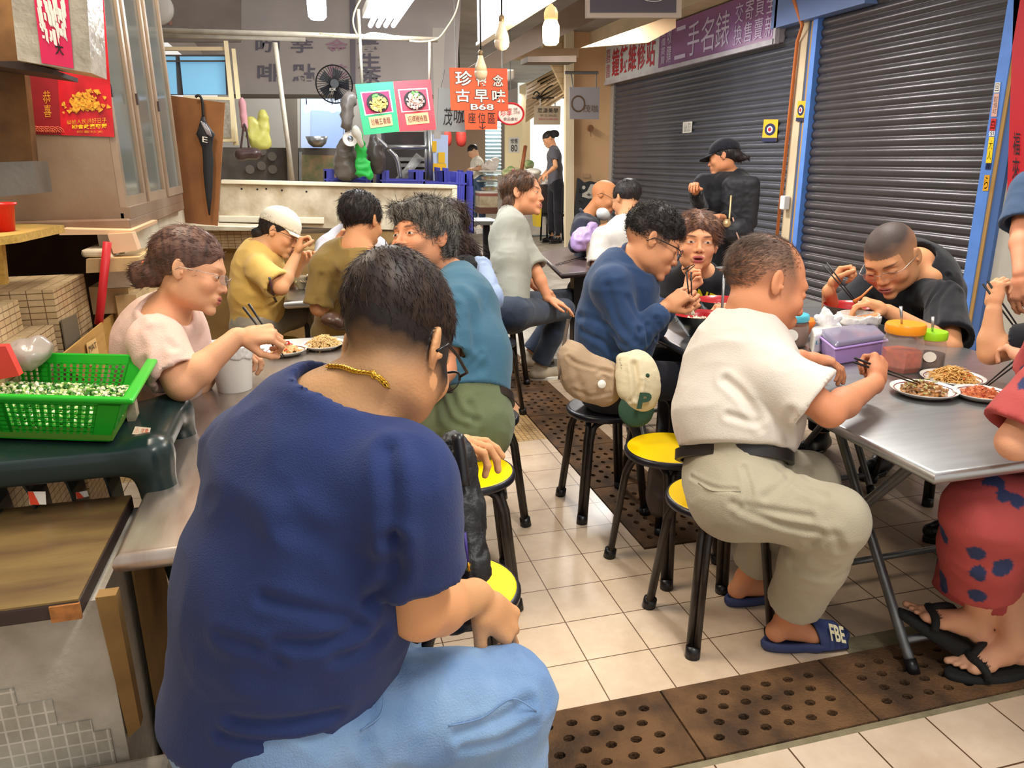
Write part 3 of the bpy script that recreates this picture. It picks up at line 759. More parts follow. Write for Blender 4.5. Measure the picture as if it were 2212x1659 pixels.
M_GLASS = mat('clear_glass', '#f4f8f6', rough=.05, trans=1., spec=.5, alpha=.35)
M_SMOKE = mat('cabinet_glass', '#7f8986', rough=.12, spec=.6, noise=.15, nscale=2, alpha=.75)
M_SKYB = mat('blue_window_glow', '#6fa6c8', rough=.4, emit='#6fa6c8', estr=.55)
M_GLOW = mat('lamp_glow', '#ffffff', emit='#ffffff', estr=14)
M_GLOWC = mat('lamp_glow_cool', '#ffffff', emit='#e6f2ff', estr=16)
M_GLOWW = mat('lamp_glow_warm', '#fff3d0', emit='#ffe2a0', estr=14)
M_GREEN = mat('green_plastic', '#22b32c', rough=.3, spec=.5)
M_DKGR = mat('dark_green_plastic', '#1d2e2e', rough=.28, spec=.5)
M_NAVYC = mat('crate_blue', '#4246aa', rough=.4)
# ------------------------------------------------------------------ floor and drains
def rect(mb, x0, y0, x1, y1, mi, z=0.):
    mb.add([(x0, y0, z), (x1, y0, z), (x1, y1, z), (x0, y1, z)], [(0, 1, 2, 3)], mi)
fl = MB()
rect(fl, -3, 1.665, 1.165, 3.70, 0); rect(fl, -3, 3.70, 1.165, 4.20, 3); rect(fl, -3, 4.20, 1.165, 4.45, 5); rect(fl, -3, 4.45, 1.165, 26, 3)
rect(fl, 1.50, 1.735, 6, 5.3, 1); rect(fl, 1.50, 5.3, 9, 26, 4); rect(fl, 1.165, 1.665, 1.5, 2.43, 0); rect(fl, 1.165, 8.4, 1.5, 26, 4)
rect(fl, -3, -2.5, 6, 1.375, 2); rect(fl, -3, 1.375, 6, 1.395, 6); rect(fl, 1.5, 1.665, 6, 1.735, 6); rect(fl, -3, 1.395, -1.2, 1.665, 2); rect(fl, 3.4, 1.395, 6, 1.665, 1)
struct('floor', fl, [M_TILE, M_TILE2, M_TILE3, M_MOS, M_WALK, M_TERRA, M_CEMENT])
pit = MB(); pit.bb((-1.2, 1.395, -.14), (3.4, 1.665, -.13)); pit.bb((1.165, 2.43, -.14), (1.5, 8.4, -.13))
for a, b in (((-1.2, 1.385, -.13), (3.4, 1.395, -.002)), ((-1.2, 1.665, -.13), (3.4, 1.675, -.002)), ((1.155, 2.43, -.13), (1.165, 8.4, -.002)), ((1.5, 2.43, -.13), (1.51, 8.4, -.002)), ((1.165, 2.42, -.13), (1.5, 2.43, -.002))): pit.bb(a, b)
struct('trim_1', pit, M_PIT)
def grate(name, x0, y0, x1, y1, alongx, label, group, seed):
    """cast iron drain plate with staggered oval holes"""
    mb = MB(); rg = random.Random(seed); L = (x1-x0) if alongx else (y1-y0); Wd = (y1-y0) if alongx else (x1-x0)
    def P(a, b, z): return (x0+a, y0+b, z) if alongx else (x0+b, y0+a, z)
    rows = 4 if Wd < .3 else 5; mL, mW = .035, .03; rh = (Wd-2*mW)/rows; cols = max(2, int((L-2*mL)/.068)); cw = (L-2*mL-.03)/cols; zt = .004
    def q(a0, b0, a1, b1):
        mb.add([P(a0, b0, zt), P(a1, b0, zt), P(a1, b1, zt), P(a0, b1, zt)], [(0, 1, 2, 3) if alongx else (3, 2, 1, 0)])
    q(0, 0, L, mW); q(0, Wd-mW, L, Wd)
    for r in range(rows):
        sh = .03*(r % 2); b0 = mW+r*rh; b1 = b0+rh; q(0, b0, mL+sh, b1); q(mL+sh+cols*cw, b0, L, b1)
        for c in range(cols):
            a0 = mL+sh+c*cw; a1 = a0+cw; ca, cb = (a0+a1)/2+rg.uniform(-.003, .003), (b0+b1)/2
            out = [(a0, b0), (ca, b0), (a1, b0), (a1, cb), (a1, b1), (ca, b1), (a0, b1), (a0, cb)]
            inn = [(ca+.0165*math.cos(t), cb+.0125*math.sin(t)) for t in [math.radians(x) for x in (225, 270, 315, 0, 45, 90, 135, 180)]]
            v = [P(*p, zt) for p in out]+[P(*p, zt) for p in inn]+[P(*p, -.018) for p in inn]
            f = [(k, (k+1) % 8, 8+(k+1) % 8, 8+k) for k in range(8)]+[(8+k, 8+(k+1) % 8, 16+(k+1) % 8, 16+k) for k in range(8)]
            mb.add(v, f if alongx else [g[::-1] for g in f])
    for a0, b0, a1, b1 in ((0, 0, L, 0), (L, 0, L, Wd), (L, Wd, 0, Wd), (0, Wd, 0, 0)):
        mb.add([P(a0, b0, zt), P(a1, b1, zt), P(a1, b1, -.018), P(a0, b0, -.018)], [(0, 3, 2, 1) if alongx else (0, 1, 2, 3)])
    return tag(mb.build(name, M_RUST), label, 'drain grate', group)
xs = [-.70, -.18, .34, .865, 1.385, 1.91, 2.43, 2.95]
for i in range(7): grate('drain_grate', xs[i]+.003, 1.398, xs[i+1]-.003, 1.662, True, 'rusty iron drain plate with rows of holes in the channel crossing the foreground', 'drain plates across the foreground', i)
for i in range(11):
    y = 2.485+i*.527; grate('drain_grate', 1.17, y+.003 if i else 2.44, 1.495, y+.524, False, 'rusty iron drain plate in the channel running away between the table rows', 'drain plates down the aisle', 20+i)
# ------------------------------------------------------------------ right side: shutters, posts, sign
def shutter(name, y0, y1, z0, z1, X, m, pitch=.085):
    mb = MB(); prof = []; n = int((z1-z0)/pitch)
    for i in range(n):
        z = z0+i*pitch
        for t, d in ((0, 0), (.06, -.002), (.14, .010), (.35, .020), (.6, .021), (.85, .011), (.93, 0)): prof.append((X-d, z+t*pitch))
    P = [[(x, y0, z) for x, z in prof], [(x, y1, z) for x, z in prof]]
    mb.grid(P); o = mb.build(name, m, None, smooth=True); tag(o, kind='structure'); return o
XW = 4.95
shutter('door_1', 7.28, 12.12, .0, 2.75, XW, M_SHUT); shutter('door_2', 4.80, 6.93, .0, 3.4, XW, M_SHUT2)
wr = MB(); wr.bb((XW, -1, 0), (XW+.12, 4.8, 3.9)); wr.bb((XW+.02, 6.93, 0), (XW+.14, 7.28, 3.9)); wr.bb((XW+.01, 7.28, 2.7), (XW+.14, 12.4, 3.9)); wr.bb((XW+.04, 4.8, 3.3), (XW+.14, 6.93, 3.9))
struct('wall_right', wr, mat('wall_right_paint', '#b9b4a8', rough=.7, noise=.15, nscale=3))
p = MB(); p.bb((XW-.07, 6.93, 0), (XW+.02, 7.00, 3.4)); p.bb((XW-.05, 4.70, 0), (XW+.02, 4.80, 3.4), 0); p.bb((XW-.03, 4.60, 0), (XW+.02, 4.67, 3.4), 1)
p.bb((XW-.04, 4.67, 0), (XW-.0, 4.70, 3.4), 2); p.bb((XW-.045, 7.0, 0), (XW, 7.06, 3.4), 2); p.bb((XW-.035, 7.06, 0), (XW, 7.10, 3.4), 1); p.bb((XW-.05, 7.10, 0), (XW+.02, 7.24, 3.4), 3)
p.bb((XW-.04, 12.12, 0), (XW+.02, 12.25, 2.8), 4)
struct('trim_2', p, [M_BLUEP, mat('blue_paint_dark', '#46659c', rough=.5), mat('timber_edge', '#b08a50', rough=.7), M_CREAM, mat('alu', '#a9a5a0', rough=.4, metal=.3)])
mb = MB(); mb.tube([V(XW-.09, 7.27, 0), V(XW-.08, 7.22, 2.55), V(XW-.12, 7.1, 2.68), V(XW-.2, 7.5, 3.4)], .018, 8)
tag(mb.build('conduit_pipe', mat('orange_pipe', '#c9713a', rough=.5), smooth=True), 'orange conduit pipe running up the post left of the near shutter', 'pipe')
mb = MB(); mb.bb((XW-.13, 7.12, .92), (XW-.06, 7.2, 1.06)); tag(bevel(mb.build('switch_box', M_WHITEP), .01), 'small white switch box low on the post between the shutters', 'switch')
def sticker(name, px, X, mats, label, cat='sticker', Y=None):
    q = [ax(*p_, X) if Y is None else ay(*p_, Y) for p_ in px]; mb = sheet(q, .004, th=.002); o = mb.build(name, mats); return tag(o, label, cat), q
# eye stickers
M_STY = mat('sticker_yellow', '#f0b22a', rough=.4); M_STB = mat('sticker_navy', '#22284c', rough=.4)
def eye_sticker(px, X, label):
    o, q = sticker('sticker', px, X, M_STY, label)
    for (s0, t0, s1, t1, m, e) in ((.12, .18, .88, .72, M_STB, .006), (.3, .3, .7, .6, M_WHITE, .008), (.38, .36, .62, .54, M_RED, .010)):
        mb = MB(); c = quadpt(q, (s0+s1)/2, (t0+t1)/2); a = (q[1]-q[0])*(s1-s0)/2; b = (q[3]-q[0])*(t1-t0)/2
        mb.add([c+a*math.cos(t)+b*math.sin(t)-V(e, 0, 0) for t in np.linspace(0, 2*math.pi, 20, endpoint=False)], [tuple(range(20))]); mb.build('eye_print', m, o)
    mb = MB(); mb.add([quadpt(q, s, t)-V(.006, 0, 0) for s, t in ((0, .82), (1, .82), (1, 1), (0, 1))], [(0, 1, 2, 3)]); mb.build('caption_band', M_STB, o)
eye_sticker([(1651, 258), (1682, 258), (1678, 306), (1646, 306)], XW-.024, 'yellow sticker with an eye, half peeled, on the far shutter')
eye_sticker([(1724, 218), (1742, 218), (1736, 262), (1720, 262)], XW-.06, 'yellow sticker with a red eye on the post between the shutters')
o, q = sticker('paper_notice', [(1476, 264), (1496, 262), (1494, 286), (1475, 288)], XW-.024, M_WHITE, 'small white paper notice stuck on the far shutter', 'notice')
text_on(q, .1, .1, .9, .9, '公告\n請勿\n張貼', M_INK, 'lettering', o, .004)
# post stickers on the right blue post
for i, (y0_, y1_, c_, body, tc, lab) in enumerate(((178, 200, '#e8e4da', '回', '#3aa0c0', 'white'), (202, 252, '#e0b0a0', '歡迎\n光臨\n本店', '#c02820', 'pink'), (256, 282, '#d02a20', '白', '#f0e8e0', 'red'), (283, 294, '#e8e8ea', 'SI', '#2a5a9a', 'white lettered'), (296, 352, '#f2d21c', '大\n人', '#202020', 'yellow'), (352, 366, '#26345e', '器', '#f0f0f0', 'navy'), (378, 412, '#e0a21c', 'ら', '#7a3010', 'orange'))):
    f_ = lambda y: 2157-(y-178)*.115
    o, q = sticker('sticker', [(f_(y0_)-6, y0_), (f_(y0_)+5, y0_), (f_(y1_)+5, y1_), (f_(y1_)-7, y1_)], XW-.053, mat('stk%d' % i, c_, rough=.45), '%s sticker on the blue post right of the near shutter' % lab)
    text_on(q, .15, .12, .85, .88, body, mat('stkt%d' % i, tc, rough=.5), 'lettering', o, .004)
# red banner and person-height wall at far right
mb = MB(); q = [ax(2190, -5, 4.9), ax(2290, -5, 4.9), ax(2290, 470, 4.9), ax(2174, 455, 4.9)]
o = tag(sheet(q, 0, th=.003).build('red_banner', M_RED), 'red hanging banner with black writing at the far right wall', 'banner'); text_on(q, .10, .62, .24, .85, '福\n來', M_INK, 'lettering', o, .006)
# sign above far shutter
XS = 4.83
q = [ax(1289, 116, XS), ax(1686, -48, XS), ax(1686, 84, XS), ax(1289, 180, XS)]
zt, zb = (q[0][2]+q[1][2])/2, (q[2][2]+q[3][2])/2; yA, yB = q[0][1], q[1][1]
q = [V(XS, yA, zt), V(XS, yB, zt), V(XS, yB, zb), V(XS, yA, zb)]
sg = thing('shop_sign', 'long faded shop sign with red and white Chinese lettering above the far shutter', 'sign', (XS+.1, (yA+yB)/2, zb))
mb = MB(); mb.bb((XS+.004, yB, zb-.03), (XW-.01, yA, zt)); mb.bb((XS-.02, yB, zb-.05), (XS+.03, yA, zb)); mb.bb((XS-.02, yB-.02, zb-.05), (XS+.03, yB+.02, zt)); mb.bb((XS-.02, yA-.02, zb-.05), (XS+.03, yA+.02, zt)); mb.build('sign_box', mat('sign_frame', '#c3bfc6', rough=.5, noise=.2, nscale=6), sg)
def qs(s0, t0, s1, t1, e=0.): return [quadpt(q, s, t)-V(e, 0, 0) for s, t in ((s0, t0), (s1, t0), (s1, t1), (s0, t1))]
mb = MB(); mb.slab(qs(0, 0, .46, 1), V(.003, 0, 0)); a_ = mb.build('white_panel', mat('sign_white', '#cfd3d6', rough=.25, noise=.1, nscale=3), sg)
mb = MB(); mb.slab(qs(.46, 0, 1, 1), V(.003, 0, 0)); b_ = mb.build('maroon_panel', mat('sign_maroon', '#8d6098', rough=.22, noise=.15, nscale=2, col2='#84547f', spec=.8), sg)
M_SR = mat('sign_red', '#b32a38', rough=.5); M_SW = mat('sign_pale', '#c9bcd6', rough=.5); M_SRF = mat('sign_red_faded', '#b0606a', rough=.5)
text_on(q, .03, .10, .075, .85, '新\n學', M_SRF, 'lettering', a_, .006); text_on(q, .085, .08, .12, .9, '喜\n書', M_SRF, 'lettering', a_, .006)
for i, ch in enumerate('鐘錶維修站'): text_on(q, .135+i*.062, .12, .19+i*.062, .9, ch, M_SR, 'lettering', a_, .006, bold=.012)
text_on(q, .475, .08, .50, .92, '高\n價\n買\n賣', M_SW, 'lettering', b_, .006); text_on(q, .51, .08, .535, .92, '收\n購\n\n', M_SW, 'lettering', b_, .006)
for i, ch in enumerate('二手名錶'): text_on(q, .555+i*.068, .16, .615+i*.068, .9, ch, M_SW, 'lettering', b_, .006)
for i, ch in enumerate(('交\n換', '寄\n售', '買\n賣', '全\n新')): text_on(q, .84+i*.04, .1, .873+i*.04, .93, ch, M_SW, 'lettering', b_, .006)
# lintel ledge over the sign
lg_ = MB(); lg_.bb((XS-.28, 6.6, zt+.02), (XW, 13.5, zt+.38)); struct('trim_3', lg_, M_CREAM)
up_ = MB(); up_.bb((XS-.02, 6.2, zb+.1), (XW, 7.62, 3.6)); struct('trim_4', up_, mat('pale_blue_panel', '#6f86b8', rough=.5, noise=.1, nscale=3))
wl_ = MB(); wl_.bb((-1.87, -1.5, 0), (-1.75, 8.3, 3.35)); struct('wall_left', wl_, mat('wall_left_paint', '#b3a692', rough=.75, noise=.25, nscale=2))
# ------------------------------------------------------------------ far end of the hall
YE = 12.3
def wallq(name, px, Y, m, th=.08, kind='structure'):
    q = [ay(*p_, Y) for p_ in px]; mb = MB(); mb.slab(q, V(0, th, 0)); o = mb.build(name, m); return tag(o, kind=kind), q
wallq('wall_back', [(1238, 40), (1330, 40), (1330, 560), (1238, 560)], YE, mat('peach_wall', '#e3b98c', rough=.7, noise=.08, nscale=2))
wallq('trim_5', [(1222, 40), (1240, 40), (1240, 640), (1222, 640)], YE-.1, mat('cream_post', '#e8d8b8', rough=.6))
wallq('wall_back_upper', [(1140, 30), (1300, 30), (1300, 185), (1222, 205)], YE+.3, mat_tile('cream_brick', '#e6cfa6', '#dcc298', '#b89a6c', .3, .09, .01, .7, (0, 0), .5, 'XZ'))
# bright room behind the worker
YB = 20.
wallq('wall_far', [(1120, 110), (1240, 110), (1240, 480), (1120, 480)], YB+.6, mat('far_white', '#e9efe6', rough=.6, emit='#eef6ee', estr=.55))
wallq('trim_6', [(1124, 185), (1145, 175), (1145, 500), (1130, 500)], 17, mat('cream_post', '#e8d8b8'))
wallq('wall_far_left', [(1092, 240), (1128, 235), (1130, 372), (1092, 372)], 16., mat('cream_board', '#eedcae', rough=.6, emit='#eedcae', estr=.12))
wallq('wall_far_alcove', [(930, 240), (1052, 240), (1052, 480), (930, 480)], 24, mat('alcove', '#a88c74', rough=.8))
wallq('wall_far_end', [(600, 60), (1400, 60), (1400, 520), (600, 520)], 26, mat('far_dim', '#8c7f72', rough=.8), th=.1)
q = [ay(1048, 262, 18), ay(1082, 262, 18), ay(1082, 450, 18), ay(1048, 450, 18)]; mb = MB(); n = 24; P = []
for i in range(n*3):
    t = i/(n*3-1); P.append([q[0]*(1-t)+q[3]*t-V(0, .04*(i % 3 == 1), 0), q[1]*(1-t)+q[2]*t-V(0, .04*(i % 3 == 1), 0)])
mb.grid(P); tag(mb.build('door_3', mat('far_shutter', '#9ab0bc', rough=.4)), kind='structure')
# corrugated awning
mb = MB(); P = []
for i in range(49):
    s = i/48; a = ay(1135+s*2, 265-s*80, 15-s*.6); b = ay(1222, 205-s*65, 12.6); o_ = V(0, 0, .02*math.sin(i*math.pi/2.4)*3); P.append([a+o_, b+o_])
mb.grid(P, thick=(0, 0, .02)); tag(mb.build('awning', mat('awning_metal', '#d9b98c', rough=.4, metal=.3), smooth=True), 'corrugated metal awning over the bright back shop', 'awning')
# cat painting
ct = thing('cat_cutout', 'black and white cat face board standing against the peach wall', 'decoration', ay(1285, 470, YE-.1))
cp = lambda x, y, e=.1: ay(x, y, YE-e)
M_CATK = mat('cat_black', '#35383c', rough=.7); M_CATW = mat('cat_white', '#d2cdc0', rough=.7)
mb = MB(); pts = crv([cp(*p_) for p_ in ((1240, 470), (1244, 430), (1247, 400), (1248, 385), (1255, 388), (1263, 394), (1275, 391), (1288, 394), (1296, 390), (1302, 394), (1306, 420), (1310, 470))], 3); n = len(pts)
mb.add(np.vstack([pts, np.array(pts)+V(0, .03, 0)]), [tuple(range(n)), tuple(range(2*n-1, n-1, -1))]+[(i, i+1, n+i+1, n+i) for i in range(n-1)]); mb.build('face', M_CATK, ct)
mb = MB(); pts = [cp(*p_, .105) for p_ in ((1276, 398), (1283, 398), (1284, 410), (1290, 420), (1286, 428), (1272, 429), (1257, 425), (1258, 418), (1268, 413))]; mb.add(np.array(pts), [tuple(range(len(pts)))]); mb.build('muzzle', M_CATW, ct)
for x in (1261, 1289):
    mb = MB(); mb.lathe(cp(x, 405, .104), [(.001, 0), (.03, .001)], 16, axis=(0, -1, 0)); mb.build('eye', M_CATW, ct)
mb = MB()
for s in (((1272, 417), (1272, 421)), ((1268, 420), (1272, 422)), ((1272, 422), (1276, 420)), ((1250, 408), (1256, 412)), ((1250, 414), (1256, 416)), ((1250, 433), (1257, 437))): mb.tube([cp(*s[0], .112), cp(*s[1], .112)], .006, 5)
mb.build('whiskers', M_CATW if False else M_INK, ct)
# drum ornament, socket
mb = MB(); c = ay(1274, 277, YE-.04); mb.lathe(c, [(.0, .05), (.05, .05), (.05, 0), (0, 0)], 20, axis=(0, -1, 0)); mb.tube([c, c+V(.02, -.02, -.13)], .006, 6); tag(mb.build('hand_drum', mat('drum_wood', '#8a6040', rough=.5)), 'small round rattle drum hung on the peach wall', 'ornament')
mb = MB(); q = [ay(*p_, YE-.02) for p_ in ((1260, 375), (1274, 375), (1274, 384), (1260, 384))]; tag(sheet(q, 0, mb, th=.01).build('wall_socket', mat('socket', '#c9a27c', rough=.5)), 'beige wall socket above the cat board', 'socket')
# hanging signs
def hsign(name, px, Y, m, label, cords=(), th=.02, cat='sign'):
    q = [ay(*p_, Y) for p_ in px]; root = thing(name, label, cat, (q[0]+q[1]+q[2]+q[3])/4)
    mb = MB(); mb.slab(q, V(0, th, 0)); mb.build('panel', m, root)
    for (a, b) in cords:
        c = MB(); c.tube([ay(*a, Y+.01), ay(*b, Y+.01)], .004*Y/5, 6); c.build('hanging_wire', M_STEELD, root)
    return root, q
r_, q = hsign('hanging_sign', [(1230, 188), (1296, 188), (1294, 258), (1231, 257)], 10.5, mat('sign_grey', '#a39c9c', rough=.5), 'square grey sign with a cup ring logo hanging by the peach wall', [((1238, 188), (1234, 160)), ((1288, 188), (1288, 160))])
mb = MB(); c = quadpt(q, .28, .52)-V(0, .01, 0); a = (q[1]-q[0])*.21; b = (q[3]-q[0])*.24
mb.tube([c+a*math.cos(t)+b*math.sin(t) for t in np.linspace(0, 2*math.pi, 28, endpoint=False)], .010, 6, closed=True); mb.build('ring_logo', mat('coffee_brown', '#6a5038', rough=.6), r_)
text_on(q, .45, .55, .95, .78, '茂咖', mat('coffee_brown', '#6a5038'), 'lettering', r_, .008)
mb = MB(); mb.tube([ay(1220, 157, 10.4), ay(1292, 157, 10.4)], .02, 8); tag(mb.build('bracket_bar', M_STEELD), 'dark bracket bar holding the square grey sign', 'bracket')
r_, q = hsign('hanging_sign', [(1154, 228), (1211, 229), (1210, 269), (1154, 269)], 13.2, mat('sign_taupe', '#a99a86', rough=.6), 'small brown sign hanging from scrollwork at the bright doorway', [((1167, 228), (1167, 212)), ((1199, 229), (1199, 212))])
text_on(q, .12, .12, .9, .38, '苽湶美學', M_INK, 'lettering', r_, .01); text_on(q, .2, .45, .85, .58, '手工飲品', mat('sign_dim', '#7a6a5c'), 'lettering', r_, .01); text_on(q, .15, .66, .9, .76, '預約專線', M_SRF, 'lettering', r_, .01)
mb = MB()
for pts in (((1150, 212), (1225, 211)),): mb.tube([ay(*p_, 13.2) for p_ in pts], .012, 6)
mb.tube(crv([ay(*p_, 13.2) for p_ in ((1152, 205), (1158, 198), (1165, 204), (1158, 212), (1166, 208), (1180, 192), (1195, 184), (1212, 182), (1222, 190), (1220, 206), (1208, 212), (1198, 205), (1204, 194), (1212, 200))], 5), .012, 6)
tag(mb.build('sign_scroll', M_INK, smooth=True), 'black wrought iron scroll above the bright doorway', 'bracket')
r_, q = hsign('price_notice', [(1099, 297), (1122, 296), (1122, 330), (1099, 330)], 15.975, M_WHITE, 'white notice numbered 80 on the cream board', cat='notice')
text_on(q, .15, .1, .85, .4, '懷舊', M_INK, 'lettering', r_, .01); text_on(q, .2, .48, .8, .92, '80', M_INK, 'lettering', r_, .01)
# oval sign
c = ay(1103, 246, 9.2); a = ay(1131, 246, 9.2)-c; b = ay(1103, 269, 9.2)-c; ov = thing('oval_sign', 'oval pink and white sign half hidden behind the orange sign', 'sign', c)
ring = [c+a*math.cos(t)+b*math.sin(t) for t in np.linspace(0, 2*math.pi, 36, endpoint=False)]
mb = MB(); mb.loft([ring, [p_+V(0, .03, 0) for p_ in ring]]); mb.build('panel', mat('oval_pink', '#e9cdbc', rough=.5), ov)
mb = MB(); mb.tube(ring, .012, 6, closed=True); mb.build('rim', M_RED, ov)
mb = MB(); mb.tube([c-b, V(c[0], c[1], 3.36)], .005, 6); mb.build('hanging_wire', M_STEELD, ov)
q = [c-a-b, c+a-b, c+a+b, c-a+b]; text_on(q, .12, .22, .55, .6, '珍享', M_RED, 'lettering', ov, .012); text_on(q, .6, .2, .85, .5, '冷飲\n工作坊', M_INK, 'lettering', ov, .012); text_on(q, .22, .66, .78, .82, '食品會社', M_INK, 'lettering', ov, .012)
# orange sign B68 and its grey neighbour
YO = 6.3; M_ORG = mat('sign_orange', '#d9532b', rough=.4, noise=.06, nscale=3)
q1 = [ay(*p_, YO) for p_ in ((971, 146), (1096, 148), (1098, 240), (974, 238))]; q2 = [ay(*p_, YO) for p_ in ((1003, 238), (1075, 240), (1074, 280), (1005, 280))]
og = thing('hanging_sign', 'orange hanging sign reading B68 with white Chinese characters and an arrow', 'sign', (q1[2]+q1[3])/2)
mb = MB(); mb.slab(q1, V(0, .012, 0)); mb.build('panel', M_ORG, og); mb = MB(); mb.slab(q2, V(0, .012, 0)); mb.build('lower_panel', M_ORG, og)
M_CH = mat('sign_char', '#d8d0c4', rough=.5); M_CHK = mat('sign_char_edge', '#3a2a22', rough=.6)
for body, bx_ in (('珍', (.09, .07, .38, .42)), ('懷', (.45, .14, .63, .42)), ('念', (.74, .15, .92, .42)), ('古', (.09, .50, .33, .80)), ('早', (.41, .50, .65, .80)), ('味', (.72, .50, .96, .80)), ('B68', (.34, .84, .74, .98))):
    text_on(q1, bx_[0]-.012, bx_[1]-.012, bx_[2]+.012, bx_[3]+.012, body, M_CHK, 'lettering_outline', og, .003, bold=.045)
    text_on(q1, *bx_, body, M_CH, 'lettering', og, .006, bold=.018)
for i, ch in enumerate('座位區'): text_on(q2, .1+i*.3, .1, .33+i*.3, .66, ch, M_INK, 'lettering', og, .004)
text_on(q2, .42, .66, .64, .98, '↓', M_INK, 'lettering', og, .004)
for x_ in (985, 1085):
    p_ = ay(x_, 147, YO+.01); mb = MB(); mb.tube([p_, V(p_[0], p_[1], 3.06)], .004, 6); mb.build('hanging_wire', M_STEELD, og)
r_, q = hsign('hanging_sign', [(948, 190), (1012, 190), (1006, 285), (944, 284)], 6.6, mat('sign_slate', '#8e9391', rough=.5), 'grey green cafe sign hanging just behind the orange sign', [((952, 190), (960, 150))])
text_on(q, .2, .45, .5, .85, '茂', M_INK, 'lettering', r_, .005); text_on(q, .55, .48, .95, .8, '咖', M_INK, 'lettering', r_, .005)
# menu boards
YM = 5.84
mn = thing('menu_board', 'green and red menu board with two noodle bowl photos hung from the pipe frame', 'menu board', ay(860, 235, YM))
M_MG = mat('menu_green', '#2f9f6a', rough=.5, noise=.08, nscale=6); M_MR = mat('menu_red', '#cf3c46', rough=.5, noise=.08, nscale=6)
qa = [ay(*p_, YM) for p_ in ((767, 182), (849, 176), (863, 284), (786, 292))]; qb = [ay(*p_, YM) for p_ in ((849, 176), (930, 172), (942, 280), (863, 284))]
def bowl_photo(q, m_bg, foods, root, nm):
    mb = MB(); f = [quadpt(q, s, t)-V(0, .003, 0) for s, t in ((.10, .16), (.88, .16), (.90, .60), (.12, .62))]; mb.slab(f, V(0, .002, 0)); o = mb.build(nm, M_WHITE, root)
    mb = MB(); f2 = [quadpt(q, s, t)-V(0, .005, 0) for s, t in ((.13, .18), (.85, .18), (.87, .585), (.15, .60))]; mb.slab(f2, V(0, .002, 0)); mb.build('print', m_bg, o)
    c = quadpt(f2, .52, .5)-V(0, .007, 0); a = (f2[1]-f2[0])*.41; b = (f2[3]-f2[0])*.46
    rg = random.Random(4); mb = MB(); mb.add([c+a*math.cos(t)+b*math.sin(t) for t in np.linspace(0, 2*math.pi, 28, endpoint=False)], [tuple(range(28))]); mb.build('bowl_print', M_INK, o)
    for m_, n_, cx_, cy_, rr in foods:
        mb = MB()
        for i in range(n_):
            t = rg.uniform(0, 6.28); r = rg.uniform(0, 1)**.5; p_ = c+a*(cx_+rr*r*math.cos(t))+b*(cy_+rr*r*math.sin(t))-V(0, .001+.0004*i, 0); k = rg.uniform(.10, .2); th = rg.uniform(0, 6.28)
            mb.add([p_+(a*math.cos(th+u_)*k*(1 if j % 2 else .5)+b*math.sin(th+u_)*k*(1 if j % 2 else .5)) for j, u_ in enumerate(np.linspace(0, 6.28, 7, endpoint=False))], [tuple(range(7))])
        mb.build('food_print', m_, o)
for q, m_, bg, foods, txt in ((qa, M_MG, mat('photo_magenta', '#a8254e', rough=.5), ((mat('noodle', '#dcae5a'), 70, .05, .15, .78), (mat('leaf', '#5aa04a'), 18, -.1, -.45, .35), (mat('wonton', '#d9b896'), 14, -.1, .45, .4)), '珍鴨五香麵'),
                              (qb, M_MR, mat('photo_magenta2', '#a83a4e', rough=.5), ((mat('slices', '#c99a90'), 80, .0, .15, .80), (mat('wonton', '#d9b896'), 16, -.1, -.2, .5), (mat('leaf', '#5aa04a'), 14, .1, -.55, .35)), '招牌雞絲麵')):
    mb = MB(); mb.slab(q, V(0, .01, 0)); pn = mb.build('panel', m_, mn)
    bowl_photo(q, bg, foods, pn, 'dish_photo')
    mb = MB(); f = [quadpt(q, s, t)-V(0, .003, 0) for s, t in ((.2, .66), (.83, .64), (.84, .86), (.22, .88))]; mb.slab(f, V(0, .002, 0)); lb = mb.build('name_label', mat('label_orange', '#eda478', rough=.5), pn)
    text_on(f, .08, .2, .92, .8, txt, M_INK, 'lettering', lb, .004)
# overhead pipe frame carrying cables
fr = thing('pipe_frame', 'white painted pipe frame crossing overhead above the stall', 'frame', ay(650, 80, 5.9))
def part_tube(root, pts, Y, r, name, m, n=8, sm=1):
    mb = MB(); P = [ay(*p_, Y) for p_ in pts]; P = crv(P, 5) if sm > 1 else P; mb.tube(P, r, n); return mb.build(name, m, root, smooth=True)
M_PIPE = mat('painted_pipe', '#b3ab9c', rough=.5, noise=.2, nscale=12)
part_tube(fr, ((330, 66), (630, 74), (945, 86)), 5.9, .018, 'top_rail', M_PIPE); part_tube(fr, ((330, 77), (480, 80), (660, 86)), 5.95, .014, 'lower_rail', M_PIPE)
part_tube(fr, ((594, 92), (632, 390)), 5.9, .017, 'post', M_PIPE); part_tube(fr, ((774, 20), (782, 180)), 5.85, .011, 'hanger', M_PIPE); part_tube(fr, ((928, 90), (928, 172)), 5.85, .010, 'hanger', M_PIPE)
cb = thing('cable', 'pale looping cables tied along the overhead pipe frame', 'cable', ay(770, 60, 5.8))
part_tube(cb, ((790, -20), (768, 20), (763, 50), (775, 78), (800, 72), (820, 73), (860, 80)), 5.8, .006, 'strand', mat('cable_cream', '#d9c9a4', rough=.5), 6, 2)
part_tube(cb, ((995, -20), (985, 25), (965, 60), (944, 84), (910, 90), (885, 88)), 5.8, .006, 'strand', mat('cable_cream', '#d9c9a4'), 6, 2); part_tube(cb, ((690, 72), (740, 77), (776, 80)), 5.82, .006, 'strand', mat('cable_cream', '#d9c9a4'), 6, 2)
